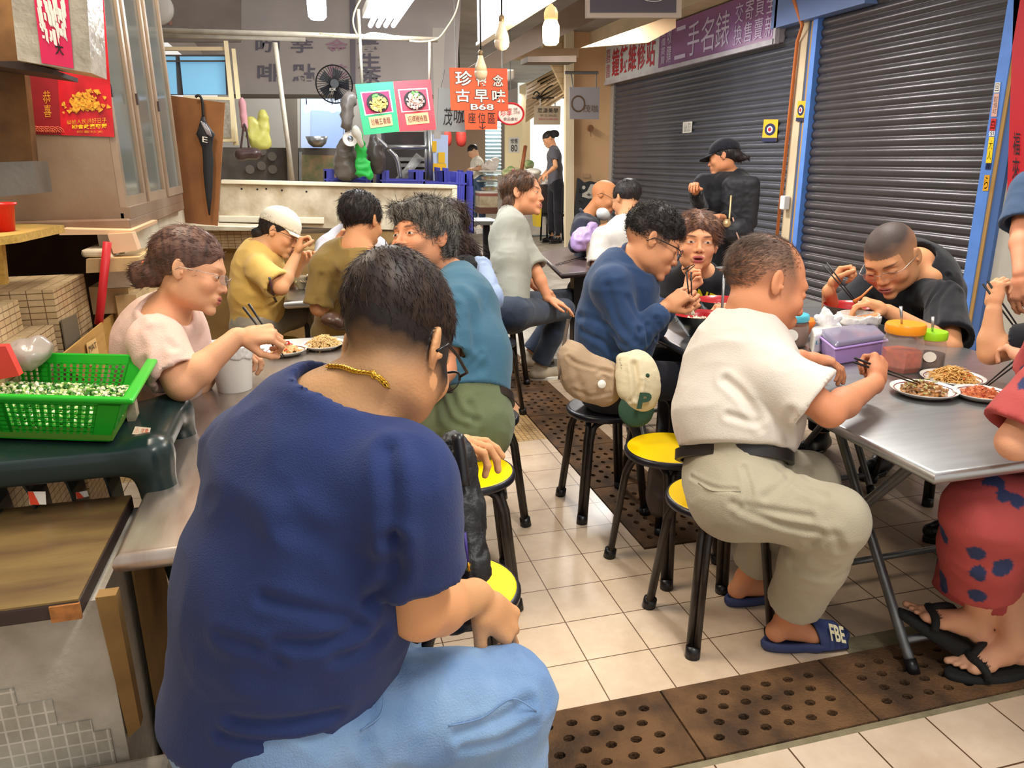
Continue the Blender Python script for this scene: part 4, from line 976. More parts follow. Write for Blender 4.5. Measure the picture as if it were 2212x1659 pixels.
# ------------------------------------------------------------------ lamps in view
def bulb(px, d, rpx, lit, label, kind='led'):
    c = ad(*px, d); r = rpx*d/F; root = thing('light_bulb', label, 'light bulb', c)
    if kind == 'corn':
        mb = MB(); mb.lathe(c, [(.0, -1.25*r*1.15), (.7*r, -1.2*r*1.15), (.96*r, -1.0*r*1.1), (r, -.4*r), (r, .7*r), (.8*r, 1.2*r), (.72*r, 1.35*r)], 24); mb.build('bulb', lit, root, smooth=True)
        mb = MB(); mb.lathe(c, [(.74*r, 1.3*r), (.82*r, 1.5*r), (.84*r, 2.2*r), (.6*r, 2.7*r), (.3*r, 2.9*r), (.2*r, 3.1*r)], 20); mb.build('holder', mat('bulb_holder', '#e8c890', rough=.4), root, smooth=True)
    else:
        mb = MB(); mb.lathe(c, [(0, -1.0*r), (.55*r, -.86*r), (.9*r, -.5*r), (r, 0), (.96*r, .3*r)], 24); mb.build('bulb', lit, root, smooth=True)
        mb = MB(); mb.lathe(c, [(.97*r, .3*r), (.8*r, 1.1*r), (.45*r, 2.0*r), (.38*r, 2.5*r)], 20); mb.build('heat_sink', mat('bulb_white', '#ded0b4', rough=.4), root, smooth=True)
        mb = MB(); mb.lathe(c, [(.36*r, 2.4*r), (.38*r, 3.1*r), (.2*r, 3.3*r)], 16); mb.build('socket', mat('bulb_socket', '#7d6a50', rough=.4, metal=.4), root, smooth=True)
    mb = MB(); mb.tube([c+V(0, 0, 3*r), V(c[0]+.01, c[1], 3.06)], .004, 6); mb.build('cord', M_BLK, root, smooth=True)
    return c
c = bulb((1190, 70), 3.3, 18, M_GLOWW, 'lit warm bulb hanging at the top centre', 'corn'); lamp('bulb_light', c-V(0, 0, .12), 12, .05, (1, .78, .45), kind='POINT')
M_BULB = mat('bulb_off', '#d9c8b4', rough=.25)
bulb((1084, 92), 3.4, 16.5, M_BULB, 'unlit white bulb hanging left of the lit warm bulb'); bulb((1039, 158), 3.9, 14, M_BULB, 'unlit bulb hanging in front of the orange sign')
c = bulb((684, 12), 4.6, 20, M_GLOWC, 'glaring cool white lamp at the top left of the pipe frame', 'corn'); lamp('bulb_light', c-V(0, .15, .12), 12, .06, (.85, .93, 1), kind='POINT')
ft = thing('fluorescent_fitting', 'fluorescent fitting with four bare tubes hanging near the ceiling', 'light fitting', ay(835, 25, 5.2)); a0 = ay(800, 55, 5.9); dx = ay(818, 55, 5.9)-a0
for i in range(4):
    mb = MB(); p0 = a0+dx*i*.92; p1 = p0+V(0, -1.25, .0); mb.tube([p0, p1], .016, 12); mb.build('tube', M_GLOWC, ft, smooth=True)
mb = MB(); mb.slab([a0+V(-.05, .03, .05), a0+dx*2.8+V(.05, .03, .05), a0+dx*2.8+V(.05, -1.3, .05), a0+V(-.05, -1.3, .05)], V(0, 0, .05)); mb.build('housing', M_WHITEP, ft)
lamp('tube_light', a0+dx*1.4+V(0, -.6, -.05), 24, .25, (.92, .96, 1), 1.2)
# ------------------------------------------------------------------ ceiling and upper beams
M_CEIL = mat('ceiling_grey', '#a09a94', rough=.7, noise=.2, nscale=2); M_BEAM = mat('beam_brown', '#7d6a58', rough=.6, noise=.2, nscale=3)
cl = MB(); cl.bb((-2, 7.6, 3.35), (6, 26, 3.45)); struct('ceiling', cl, M_CEIL)
bj = MB()
for yb_ in (3.3, 3.4, 3.9, 4.6, 5.2, 5.86, 6.3, 6.6): bj.bb((-1.4, yb_-.03, 3.06), (5.0, yb_+.03, 3.14))
struct('trim_11', bj, M_CEIL)
bm = MB()
for pts, th in ((((965, 175), (985, 190), (1330, 20), (1300, -30)), .2), (((1140, 122), (1140, 134), (1245, 134), (1245, 120)), .3)):
    bm.slab([ay(*p_, 9.) for p_ in pts], V(0, th, 0))
struct('trim_7', bm, M_BEAM)
bm = MB(); bm.slab([ay(*p_, 8.2) for p_ in ((1255, 103), (1400, 92), (1460, 60), (1460, 30))][:4], V(0, .1, 0)); bm.slab([ay(*p_, 10.5) for p_ in ((1090, 104), (1250, 104), (1250, 124), (1090, 124))], V(0, .3, 0)); struct('trim_8', bm, mat('beam_pale', '#c9a982', rough=.6, noise=.1, nscale=3))
tv = thing('hanging_screen', 'dark hanging board in a pale frame at the top above the watch sign', 'board', ay(1380, 0, 6.9)); q = [ay(*p_, 6.9) for p_ in ((1268, -70), (1474, -70), (1472, 38), (1268, 38))]
mb = MB(); mb.slab(q, V(0, .05, 0)); mb.build('frame', mat('frame_pale', '#c9b7a8', rough=.5), tv)
mb = MB(); mb.slab([quadpt(q, s, t)-V(0, .004, 0) for s, t in ((.03, .02), (.94, .02), (.94, .9), (.03, .9))], V(0, .003, 0)); mb.build('panel', mat('board_dark', '#5d5660', rough=.5), tv)
c = ay(1410, -5, 6.88); mb = MB(); mb.tube([c+V(.1*math.cos(t), 0, .03*math.sin(t)) for t in np.linspace(3.3, 6.1, 14)], .003, 5); mb.build('doodle', M_WHITE, tv)
# white double-sided board at the top
q = [V(.86, 3.05, 2.06), V(.86, 4.35, 2.06), V(.86, 4.35, 2.6), V(.86, 3.05, 2.6)]
X0 = ay(1032, 92, 4.3)[0]; zb_ = ay(1032, 92, 4.3)[2]; q = [V(X0, 4.3, zb_), V(X0, 2.9, zb_), V(X0, 2.9, zb_+.6), V(X0, 4.3, zb_+.6)]
wb = thing('light_box_sign', 'white light box sign seen edge on at the top centre', 'sign', (X0, 3.6, zb_)); mb = MB(); mb.slab(q, V(.02, 0, 0)); mb.build('panel', mat('lightbox', '#e8dede', rough=.4, emit='#f0e6e6', estr=.25), wb)
mb = MB(); mb.bb((X0-.01, 2.9, zb_-.015), (X0+.03, 4.3, zb_)); mb.build('frame', M_WHITEP, wb)
# air conditioner behind the orange sign
mb = MB(); mb.slab([ay(*p_, 11) for p_ in ((1094, 150), (1112, 150), (1112, 170), (1094, 176))], V(0, .3, 0)); tag(bevel(mb.build('air_conditioner', M_WHITEP), .02), 'white air conditioner unit peeking out right of the orange sign', 'air conditioner')
# ------------------------------------------------------------------ stall at the back left
YW = 8.2
def flat(name, px, Y, m, label=None, cat=None, th=.02, kind=None, parent=None, e=0.):
    q = [ay(*p_, Y) for p_ in px]; mb = MB(); mb.slab(q, V(0, th, 0)); o = mb.build(name, m, parent)
    tag(o, label, cat, kind=kind); return o, q
o, q = flat('wall_left_back', [(300, -80), (1000, -80), (985, 205), (500, 205)], YW, M_GREYW, th=.05, kind='structure')
o2, q_ = flat('wall_left_back_side', [(250, -60), (520, -60), (520, 90), (270, 90)], YW-.6, mat('grey_panel_dark', '#857a72', rough=.7, noise=.25, nscale=3), th=.05, kind='structure')
qq = [ay(*p_, YW) for p_ in ((540, 50), (880, 50), (880, 210), (540, 210))]
M_CHG = mat('faded_grey_char', '#6c6874', rough=.6); M_CHP = mat('faded_pink_char', '#a98496', rough=.6)
for ch, px, m_ in (('咖', (552, 84, 604, 114), M_CHG), ('啡', (556, 138, 606, 176), M_CHG), ('芋', (628, 86, 676, 114), M_CHG), ('點', (631, 138, 681, 176), M_CHG), ('金', (703, 84, 752, 114), M_CHP), ('桂', (706, 138, 752, 170), M_CHP), ('養', (770, 82, 820, 112), M_CHG), ('生', (774, 115, 822, 148), M_CHG), ('茶', (776, 148, 824, 180), M_CHG)):
    a, b, c, d = px; Q = [ay(a, b, YW), ay(c, b, YW), ay(c, d, YW), ay(a, d, YW)]; text_on(Q, 0, 0, 1, 1, ch, m_, 'lettering', o, .006, bold=.02)
mb = MB(); mb.slab([ay(*p_, YW-.02) for p_ in ((755, -60), (768, -60), (768, 180), (758, 180))], V(0, .02, 0)); mb.build('seam_post', mat('seam', '#77727c', rough=.6), o)
flat('trim_9', [(500, 203), (960, 205), (960, 212), (500, 211)], YW-.05, mat('rail_brown', '#5e5348', rough=.6), th=.1, kind='structure')
flat('trim_10', [(934, 60), (962, 60), (952, 300), (938, 300)], YW-.9, mat('panel_edge', '#c2bcb4', rough=.5), th=.02, kind='structure')
text_on([ay(*p_, YW-.6) for p_ in ((332, -10), (372, -10), (372, 55), (332, 55))], 0, 0, 1, 1, '品', mat('faded_red', '#a0705e', rough=.6), 'lettering', o2, .006, bold=.02)
# kitchen interior
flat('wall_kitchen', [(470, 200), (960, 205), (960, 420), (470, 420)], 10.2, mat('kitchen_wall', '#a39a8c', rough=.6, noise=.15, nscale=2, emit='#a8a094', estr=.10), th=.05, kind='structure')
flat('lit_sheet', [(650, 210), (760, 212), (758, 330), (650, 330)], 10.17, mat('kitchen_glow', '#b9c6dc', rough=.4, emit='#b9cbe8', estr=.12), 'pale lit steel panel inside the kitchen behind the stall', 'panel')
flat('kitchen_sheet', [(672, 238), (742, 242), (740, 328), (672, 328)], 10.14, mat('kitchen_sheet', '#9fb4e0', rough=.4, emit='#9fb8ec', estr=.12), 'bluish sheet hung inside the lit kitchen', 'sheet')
flat('kitchen_post', [(614, 205), (642, 205), (646, 590), (630, 590)], 9.4, mat('kitchen_post', '#6b6153', rough=.7), 'dark kitchen pillar behind the slanted pipe', 'pillar', th=.15)
for x, y in ((663, 233), (718, 233)):
    b = ay(x, y, 9.2); t_ = thing('kitchen_lamp', 'small lit lamp in the kitchen, %s of the two' % ('left' if x < 700 else 'right'), 'lamp', b); mb = MB(); mb.lathe(b, [(0, -.05), (.03, -.04), (.035, 0), (.02, .03)], 14); mb.build('bulb', M_GLOW, t_, smooth=True); mb = MB(); mb.tube([b+V(0, 0, .02), V(b[0], b[1], 3.37)], .006, 6); mb.build('cord', M_BLK, t_)
flat('kitchen_counter', [(470, 318), (940, 322), (940, 430), (470, 430)], 9.6, mat('kitchen_counter', '#5e554b', rough=.6, noise=.4, nscale=6, col2='#4a443c'), 'dim kitchen counter front behind the crates', 'counter', th=.4)
flat('poster_sheet', [(650, 334), (728, 336), (726, 392), (650, 392)], 9.58, mat('brown_photo', '#8a6f4c', rough=.6, noise=.6, nscale=9, col2='#55603c'), 'brown patterned sheet on the kitchen counter front', 'sheet')
for i, (x0, x1, y0, y1) in enumerate(((626, 640, 326, 392), (646, 652, 328, 392))):
    flat('steel_strip', [(x0, y0), (x1, y0), (x1, y1), (x0, y1)], 9.575, M_STEELD, 'upright steel strip beside the kitchen pillar, %s' % ('wider' if i == 0 else 'narrower'), 'strip')
for i, (x, y) in enumerate(((565, 358), (588, 338), (589, 366), (540, 366), (566, 326))):
    mb = MB(); mb.lathe(ay(x, y, 9.58), [(0, .01), (.05, .01), (.05, 0)], 20, axis=(0, -1, 0)); mb.build('round_spot', mat('spot', '#6e655a', rough=.7), bpy.data.objects['kitchen_counter'])
o = bpy.data.objects['kitchen_counter']; mb = MB(); a, b = ay(470, 430, 9.62), ay(940, 430, 9.62); mb.bb((a[0], 9.62, 0), (b[0], 9.98, a[2]+.02)); mb.build('counter_base', mat('kitchen_counter', '#5e554b'), o)
# steel bowl on counter
mb = MB(); c = ay(686, 318, 9.55); mb.lathe(c, [(.05, 0), (.1, .04), (.13, .12), (.125, .12), (.09, .04), (0, .02)], 24); tag(mb.build('steel_bowl', M_STEEL, smooth=True), 'steel bowl on the kitchen counter', 'bowl')
# window with blue light and its frames
wn = thing('window_frame_panel', 'cream framed window glowing blue above the brown cardboard', 'window', ay(430, 200, 6.6))
YN = 6.6
def pf(px, nm, m, Y=YN, th=.03, par=None): q = [ay(*p_, Y) for p_ in px]; mb = MB(); mb.slab(q, V(0, th, 0)); return mb.build(nm, m, par or wn)
pf([(335, 118), (488, 118), (492, 205), (345, 205)], 'backing', mat('window_dark', '#5a4e48', rough=.7), YN+.05)
pf([(342, 122), (378, 122), (382, 203), (346, 203)], 'pane', M_SKYB, YN+.02); pf([(388, 122), (484, 122), (488, 204), (396, 204)], 'pane', M_SKYB, YN+.02)
pf([(342, 130), (486, 130), (486, 133), (342, 133)], 'bar', mat('window_dark', '#5a4e48'), YN)
pf([(335, 101), (490, 101), (490, 109), (335, 109)], 'top_rail', M_CREAM, YN-.03); pf([(483, 88), (492, 88), (516, 314), (504, 314)], 'side_rail', mat('cream_light', '#ecdcb4', rough=.6), YN-.05)
pf([(500, 105), (508, 105), (520, 214), (510, 214)], 'side_rail', mat('cream_light', '#ecdcb4'), YN-.02)
ac = thing('box_fan_unit', 'cream louvred ventilation unit under the blue window', 'ventilator', ay(470, 300, YN-.2))
pf([(395, 207), (503, 210), (508, 306), (420, 306)], 'case', mat('cream_light', '#ecdcb4'), YN-.18, .15, ac); pf([(420, 214), (496, 216), (500, 298), (430, 298)], 'grille', mat('grille', '#a8a090', rough=.7, noise=.3, nscale=60), YN-.19, .01, ac)
# wall clock-like round thing top left
mb = MB(); c = ay(340, 18, 6.3); mb.lathe(c, [(0, .06), (.08, .06), (.11, .04), (.11, 0)], 28, axis=(0, -1, 0)); tag(mb.build('wall_fan', mat('fan_grey', '#a9a29a', rough=.5), smooth=True), 'grey round fan cover at the top left above the window', 'fan')
# counter panel (white) with rim, and things on it
YP = 6.25
q = [ay(*p_, YP) for p_ in ((477, 391), (986, 402), (984, 500), (472, 486))]
cp_ = thing('counter_panel', 'long old white counter front with a raised rim behind the diners', 'counter', (q[2]+q[3])/2)
mb = MB(); mb.slab(q, V(0, .05, 0)); mb.build('front', M_WHITEW, cp_)
def strip(px, nm, m, Y, th, root): q = [ay(*p_, Y) for p_ in px]; mb = MB(); mb.slab(q, V(0, th, 0)); return bevel(mb.build(nm, m, root), .006)
strip([(477, 388), (988, 400), (988, 408), (477, 397)], 'top_rim', mat('rim_cream', '#e6dcc2', rough=.5), YP-.03, .12, cp_); strip([(977, 402), (988, 402), (986, 500), (976, 500)], 'side_rim', mat('rim_cream', '#e6dcc2'), YP-.025, .1, cp_)
strip([(472, 466), (700, 470), (700, 484), (472, 480)], 'lower_rim', mat('rim_cream', '#e6dcc2'), YP-.03, .05, cp_)
for i, (x, y) in enumerate(((522, 408), (556, 409), (575, 408), (609, 411), (662, 414), (738, 418))):
    mb = MB(); mb.lathe(ay(x, y, YP-.001), [(0, .004), (.006, .003), (.008, 0)], 10, axis=(0, -1, 0)); mb.build('rivet', M_INK, cp_)
bx = MB(); a, b = ay(480, 490, YP+.03), ay(984, 500, YP+.03); bx.bb((a[0], YP+.02, 0), (b[0], YP+.5, min(a[2], b[2])+.02)); tag(bx.build('bench_base', mat('bench_brown', '#a08050', rough=.8, noise=.25, nscale=5)), 'brown boarded base under the white counter front', 'counter base')
o, q = flat('tiled_ledge', [(395, 492), (650, 500), (648, 540), (400, 535)], 5.6, M_MOSW, 'cream mosaic tiled ledge behind the woman in the white cap', 'ledge', th=.5)
flat('ledge_board', [(408, 487), (560, 492), (560, 499), (410, 497)], 5.5, M_WHITEW, 'thin worn board lying on the cream tiled ledge', 'board', th=.3)
flat('boarded_stall', [(400, 535), (760, 540), (745, 790), (430, 790)], 5.7, mat('stall_front', '#a88752', rough=.8, noise=.3, nscale=4, col2='#7f6238'), 'yellowish boarded stall front behind the seated pair', 'stall front', th=.4)
# navy crates
def crate(name, px, Y, depth, label):
    q = [ay(*p_, Y) for p_ in px]; root = thing(name, label, 'crate', (q[2]+q[3])/2, 'blue stacking crates')
    TL, TR, BR, BL = q; W_ = TR-TL; Hh = TL-BL
    mb = MB()
    def r(s0, t0, s1, t1, th, y=0.): mb.slab([TL+W_*s0-Hh*t0+V(0, y, 0), TL+W_*s1-Hh*t0+V(0, y, 0), TL+W_*s1-Hh*t1+V(0, y, 0), TL+W_*s0-Hh*t1+V(0, y, 0)], V(0, th, 0))
    for y in (0, depth):
        mb = MB(); r(0, .32, 1, 1, .02, y); r(0, 0, .2, .34, .02, y); r(.8, 0, 1, .34, .02, y); r(.0, .32, 1, .38, .035, y-.008)
        for s in (.05, .14, .86, .95): r(s-.012, 0, s+.012, 1, .012, y-.01)
        mb.build('end_wall', M_NAVYC, root)
    mb = MB()
    for s in (0, 1):
        a = TL+W_*s; b = BL+W_*s; x = V(.015*(1 if s == 0 else -1), 0, 0); mb.slab([a-Hh*.05, a-Hh*.05+V(0, depth, 0), b+V(0, depth, 0), b], x)
    mb.slab([BL, BR, BR+V(0, depth, 0), BL+V(0, depth, 0)], V(0, 0, .01)); mb.build('side', M_NAVYC, root); return root
crate('crate', [(701, 366), (806, 366), (806, 428), (701, 428)], 6.42, .35, 'blue crate behind the white counter front, left end of the row')
crate('crate', [(821, 368), (918, 368), (918, 430), (821, 430)], 6.42, .35, 'blue crate behind the white counter front, middle of the row')
crate('crate', [(894, 368), (1008, 372), (1008, 440), (894, 440)], 6.48, .35, 'blue crate behind the white counter front, right part of the row')
tc = crate('tall_crate', [(956, 362), (1022, 370), (1020, 498), (960, 498)], 6.6, .42, 'tall blue crate standing past the right end of the white counter front')
mb = MB(); q = [ay(*p_, 6.56) for p_ in ((990, 402), (1022, 402), (1021, 498), (990, 498))]; mb.slab(q, V(0, .03, 0)); mb.build('panel', M_NAVYC, tc)
cbx = MB(); a, b = ay(701, 430, 6.8), ay(930, 440, 6.8); cbx.bb((a[0], 6.8, 0), (b[0]-.0, 7.3, .80)); tag(cbx.build('stall_table', mat('stall_table', '#6b5c4c', rough=.7)), 'dark table carrying the blue crates', 'table')
# bags, fan, rolls around the pipe stand
def blob(name, m, label, cat, prims, Y, vox=.012, parent=None, rough=.0, rs=14, group=None):
    """soft shapes from picture ellipses (x, y, rx, ry, depth radius)"""
    S = Sdf()
    for (x, y, rx, ry, rd, *o_) in prims:
        c = ay(x, y, Y+(o_[0] if o_ else 0)); d = pr(c)[0][2]; S.ell(c, (rx*d/F, rd, ry*d/F), None, .03)
    P, Q = S.mesh(vox); P = relax(P, Q, 1); P = P+normals(P, Q)*(rough*(1-2*np.abs(noise3(P, rs, 2))))[:, None]
    o = mk(name, P, Q, m, parent); return tag(o, label, cat, group)
M_BAGG = mat('grey_bag', '#6a625c', rough=.35, bump=.4, bscale=14); M_BAGD = mat('dark_bag', '#4b433f', rough=.35, bump=.4, bscale=14)
blob('plastic_bag', M_BAGG, 'grey plastic bag hanging left of the green glove-like bag', 'bag', [(745, 350, 22, 38, .08), (748, 318, 14, 20, .06), (752, 372, 26, 14, .08)], 6.35, rough=.012)
blob('plastic_bag', M_BAGD, 'dark brown plastic bag bulging right of the green bag', 'bag', [(812, 335, 18, 30, .08), (808, 308, 10, 18, .05), (815, 360, 14, 14, .07)], 6.36, rough=.012)
blob('cloth_bundle', M_BAGG, 'grey cloth bundle hanging under the black fan', 'bundle', [(750, 235, 12, 30, .06), (758, 215, 12, 14, .05), (748, 262, 12, 20, .06)], 6.1, rough=.012)
M_GB = mat('green_bag', '#2fbf52', rough=.4, bump=.3, bscale=20)
blob('green_bag', M_GB, 'bright green plastic bag hanging over the blue crates', 'bag', [(776, 300, 8, 16, .03), (780, 325, 12, 22, .03), (776, 365, 9, 20, .03), (790, 362, 11, 20, .03), (798, 378, 6, 9, .02)], 6.2, rough=.012, rs=22)
mb = MB(); c = ay(756, 300, 6.15); mb.lathe(c+V(0, -.05, 0), [(.022, 0), (.055, 0), (.055, .12), (.022, .12)], 24, axis=(0, 1, 0), cap=False); tag(mb.build('paper_roll', M_WHITEP, smooth=False), 'white roll hanging on a hook beside the green bag', 'roll')
blob('white_rag', mat('rag', '#d8cfc0', rough=.8), 'white rag knotted above the green bag', 'rag', [(768, 284, 8, 12, .03), (776, 298, 5, 12, .03), (781, 312, 4, 8, .02)], 6.1, rough=.006)
# fan on pole
fn = thing('standing_fan', 'black round fan mounted under the grey sign wall', 'fan', ay(722, 182, 6.9))
c = ay(722, 182, 6.9); mb = MB(); R0 = .148
for k in range(40):
    t = k*2*math.pi/40; u_ = V(math.cos(t), 0, math.sin(t)); mb.tube([c+u_*.03+V(0, -.06, 0), c+u_*R0*.7+V(0, -.05, 0), c+u_*R0+V(0, -.01, 0)], .0022, 4)
mb.tube([c+V(R0*math.cos(t), 0, R0*math.sin(t)) for t in np.linspace(0, 2*math.pi, 32, endpoint=False)], .006, 6, closed=True); mb.build('guard', M_BLK, fn)
mb = MB()
for k in range(5):
    t = k*2*math.pi/5; u_ = V(math.cos(t), 0, math.sin(t)); v_ = V(-math.sin(t), 0, math.cos(t)); mb.slab([c+u_*.02-v_*.02, c+u_*.12-v_*.045+V(0, .02, 0), c+u_*.12+v_*.045, c+u_*.02+v_*.02], V(0, .003, 0))
mb.build('blade', mat('fan_blade', '#33343c', rough=.4), fn)
mb = MB(); mb.lathe(c+V(0, -.065, 0), [(0, 0), (.035, 0), (.035, .15), (.02, .2)], 18, axis=(0, 1, 0)); mb.tube([c+V(0, .05, 0), c+V(.06, .05, -.1), ay(745, 225, 6.9)+V(0, .05, 0), V(ay(745, 225, 6.9)[0], 6.95, 0)], .012, 8); mb.build('motor', M_BLK, fn)
q = [ay(712, 190, 6.83), ay(726, 190, 6.83), ay(726, 196, 6.83), ay(712, 196, 6.83)]; text_on(q, 0, 0, 1, 1, 'KDK', M_WHITE, 'lettering', fn, .005)
# steel rack behind crates
rk = thing('tube_rack', 'bent steel tube rack standing behind the blue crates', 'rack', ay(870, 380, 6.9))
for pts, r in ((((800, 285), (832, 315), (836, 320)), .02), (((836, 318), (925, 318)), .022), (((840, 322), (858, 345), (866, 390)), .02), (((927, 280), (930, 390)), .022), (((919, 285), (921, 388)), .014)):
    part_tube(rk, pts, 6.9, r, 'tube', M_STEEL, 10, 2 if len(pts) > 2 else 1)
mb = MB(); P = []
for i in range(9):
    s = i/8; P.append([ay(850+s*50, 392-s*62, 7.0)+V(0, .03*math.sin(s*9), 0), ay(872+s*45, 388-s*45, 7.0)+V(0, .03*math.cos(s*7), 0)])
mb.grid(P, thick=(0, .004, 0)); tag(mb.build('plastic_sheet', mat('clear_sheet', '#b9b9b4', rough=.25, alpha=.7), smooth=True), 'crumpled clear plastic sheet draped behind the steel rack', 'sheet')
flat('dark_shelf_unit', [(830, 285), (922, 285), (922, 660), (845, 660)], 7.6, mat('unit_dark', '#3f3634', rough=.6, noise=.4, nscale=8), 'dark shelf unit behind the steel rack', 'shelf', th=.3)
for i in range(4): flat('shelf_board', [(862, 340+i*13), (918, 340+i*13), (918, 348+i*13), (862, 348+i*13)], 7.5, M_STEELD, parent=bpy.data.objects['dark_shelf_unit'], th=.08)
# yellow things on light shelf, right of menu
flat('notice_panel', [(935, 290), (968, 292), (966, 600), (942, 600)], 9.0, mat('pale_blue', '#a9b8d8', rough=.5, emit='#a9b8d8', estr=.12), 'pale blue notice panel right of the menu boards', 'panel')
for i, (x0, y0, x1, y1) in enumerate(((933, 305, 943, 328), (947, 329, 961, 352), (936, 353, 964, 370))):
    flat('yellow_notice', [(x0, y0), (x1, y0), (x1, y1), (x0, y1)], 8.985, mat('notice_yellow', '#e0b020', rough=.6), 'yellow notice on the pale blue panel, %s' % ('upper left small one', 'middle square one', 'lowest and widest')[i], 'notice', th=.01)
# bags hanging by the window
M_YB = mat('yellow_bag', '#b3ae58', rough=.35, alpha=.9, bump=.4, bscale=18)
blob('yellow_bag', M_YB, 'translucent yellow plastic bag hanging right of the cream window frame', 'bag', [(545, 280, 14, 26, .04), (570, 265, 10, 26, .03), (558, 300, 22, 20, .05), (574, 310, 9, 12, .03)], 6.3, rough=.012)
blob('pink_cloth', mat('pink_cloth', '#c08a90', rough=.8), 'pink and white cloth hanging by the cream window frame', 'cloth', [(524, 230, 7, 18, .03), (527, 262, 7, 22, .03)], 6.2, rough=.006)
hb = blob('handbag', mat('handbag_dark', '#3f2c2c', rough=.35), 'dark brown handbag hanging below the yellow bag', 'bag', [(535, 332, 26, 12, .06), (520, 336, 12, 12, .06), (552, 332, 12, 12, .06)], 6.15)
mb = MB(); mb.tube(crv([ay(*p_, 6.15) for p_ in ((520, 325), (524, 290), (528, 268), (534, 290), (538, 322))], 4), .008, 6); mb.build('strap', mat('handbag_dark', '#3f2c2c'), hb, smooth=True)
# ------------------------------------------------------------------ cabinet and left side
XC = -.63; YC = 3.02
cz = 1.262
cab = thing('steel_cabinet', 'big worn steel cabinet with sliding glass doors and red posters', 'cabinet', (-1.1, 3.4, cz))
ytop = 4.30
mb = MB(); mb.bb((-1.7, YC, cz+.03), (XC-.01, YC+.02, 2.4)); mb.bb((-1.7, ytop-.02, cz), (XC, ytop, 2.4)); mb.bb((-1.7, YC, cz), (XC, ytop, cz+.03)); mb.bb((-1.7, YC, cz), (-1.68, ytop, 2.4)); mb.build('body', M_CABST, cab)
mb = MB(); mb.bb((-1.75, YC-.025, cz-.035), (XC+.02, ytop+.02, cz+.012)); bevel(mb.build('base_rim', M_CABST, cab), .006)
fy = [YC, YC+.40, YC+.83, ytop]
for i in range(3):
    y0, y1 = fy[i], fy[i+1]; d = thing('glass_door', None, None, (XC, y0, cz)); del d['_w']; d.location = np.array((XC, y0, cz))-np.array(cab['_w']); d['_w'] = [XC, y0, cz]; d.parent = cab
    mb = MB(); x = XC+.008*i
    mb.bb((x-.012, y0+.005, cz+.05), (x+.012, y0+.045, 2.4)); mb.bb((x-.012, y1-.045, cz+.05), (x+.012, y1-.005, 2.4)); mb.bb((x-.012, y0+.045, cz+.05), (x+.012, y1-.045, cz+.085)); mb.build('door_frame', mat('door_alu', '#b39c86', rough=.35, metal=.6, noise=.15, nscale=9), d)
    mb = MB(); mb.bb((x-.003, y0+.045, cz+.085), (x+.001, y1-.045, 2.4)); mb.build('pane', M_SMOKE, d)
    mb = MB(); mb.bb((x+.012, y0+.01, cz+.42), (x+.02, y0+.035, cz+.46)); mb.build('catch', M_DARKED, d)
mb = MB(); mb.bb((XC-.01, YC, cz+.01), (XC+.022, ytop, cz+.05)); mb.build('sill', M_CABST, cab)
def yq(px, Y): return [ay(*p_, Y) for p_ in px]
def yposter(name, px, Y, m, par, th=.002): q = yq(px, Y); mb = MB(); mb.slab(q, V(0, th, 0)); return mb.build(name, m, par), q
o, q = yposter('red_poster', ((118, 60), (222, -30), (247, 296), (132, 292)), YC-.004, M_REDP, cab); tag(o, 'large red new year poster with gold print')
text_on(q, .12, .86, .88, .90, '發給人民過好日子', M_GOLDP, 'lettering', o, .003); text_on(q, .22, .905, .88, .94, '國會政黨聯盟', mat('print_yellow', '#f0c81e', rough=.5), 'lettering', o, .003, bold=.02); text_on(q, .3, .955, .8, .975, '揚雲秒天', M_GOLDP, 'lettering', o, .003)
rg = random.Random(8); mb = MB()
for i in range(150):
    s = rg.gauss(.5, .17); t = .64+.14*rg.random()+.1*abs(s-.5)*rg.random(); s = min(max(s, .08), .93); c = quadpt(q, s, t)-V(0, .0012+.00003*i, 0); r = rg.uniform(.004, .012); a = rg.uniform(0, 6.28)
    mb.add([c+r*V(math.cos(a+k), 0, math.sin(a+k))*(1 if j % 2 else .6) for j, k in enumerate(np.linspace(0, 6.28, 6, endpoint=False))], [tuple(range(6))])
mb.build('gold_print', M_GOLDP, o)
text_on(q, .70, .42, .85, .55, '招\n財', M_GOLDP, 'lettering', o, .003)
o, q = yposter('dark_poster', ((62, 158), (128, 152), (134, 292), (72, 290)), YC-.003, mat('poster_maroon', '#8c2027', rough=.4, noise=.2, nscale=12), cab); tag(o, 'older dark red poster'); text_on(q, .42, .30, .68, .72, '恭\n喜', M_GOLDP, 'lettering', o, .003)
mb = MB()
for k in range(5):
    for r in (.018, .012, .006):
        c = quadpt(q, .12+k*.19, .96)-V(0, .003, 0); mb.tube([c+r*V(math.cos(t), 0, math.sin(t)) for t in np.linspace(0, math.pi, 9)], .0012, 4)
mb.build('wave_print', mat('wave_orange', '#c85a3a'), o)
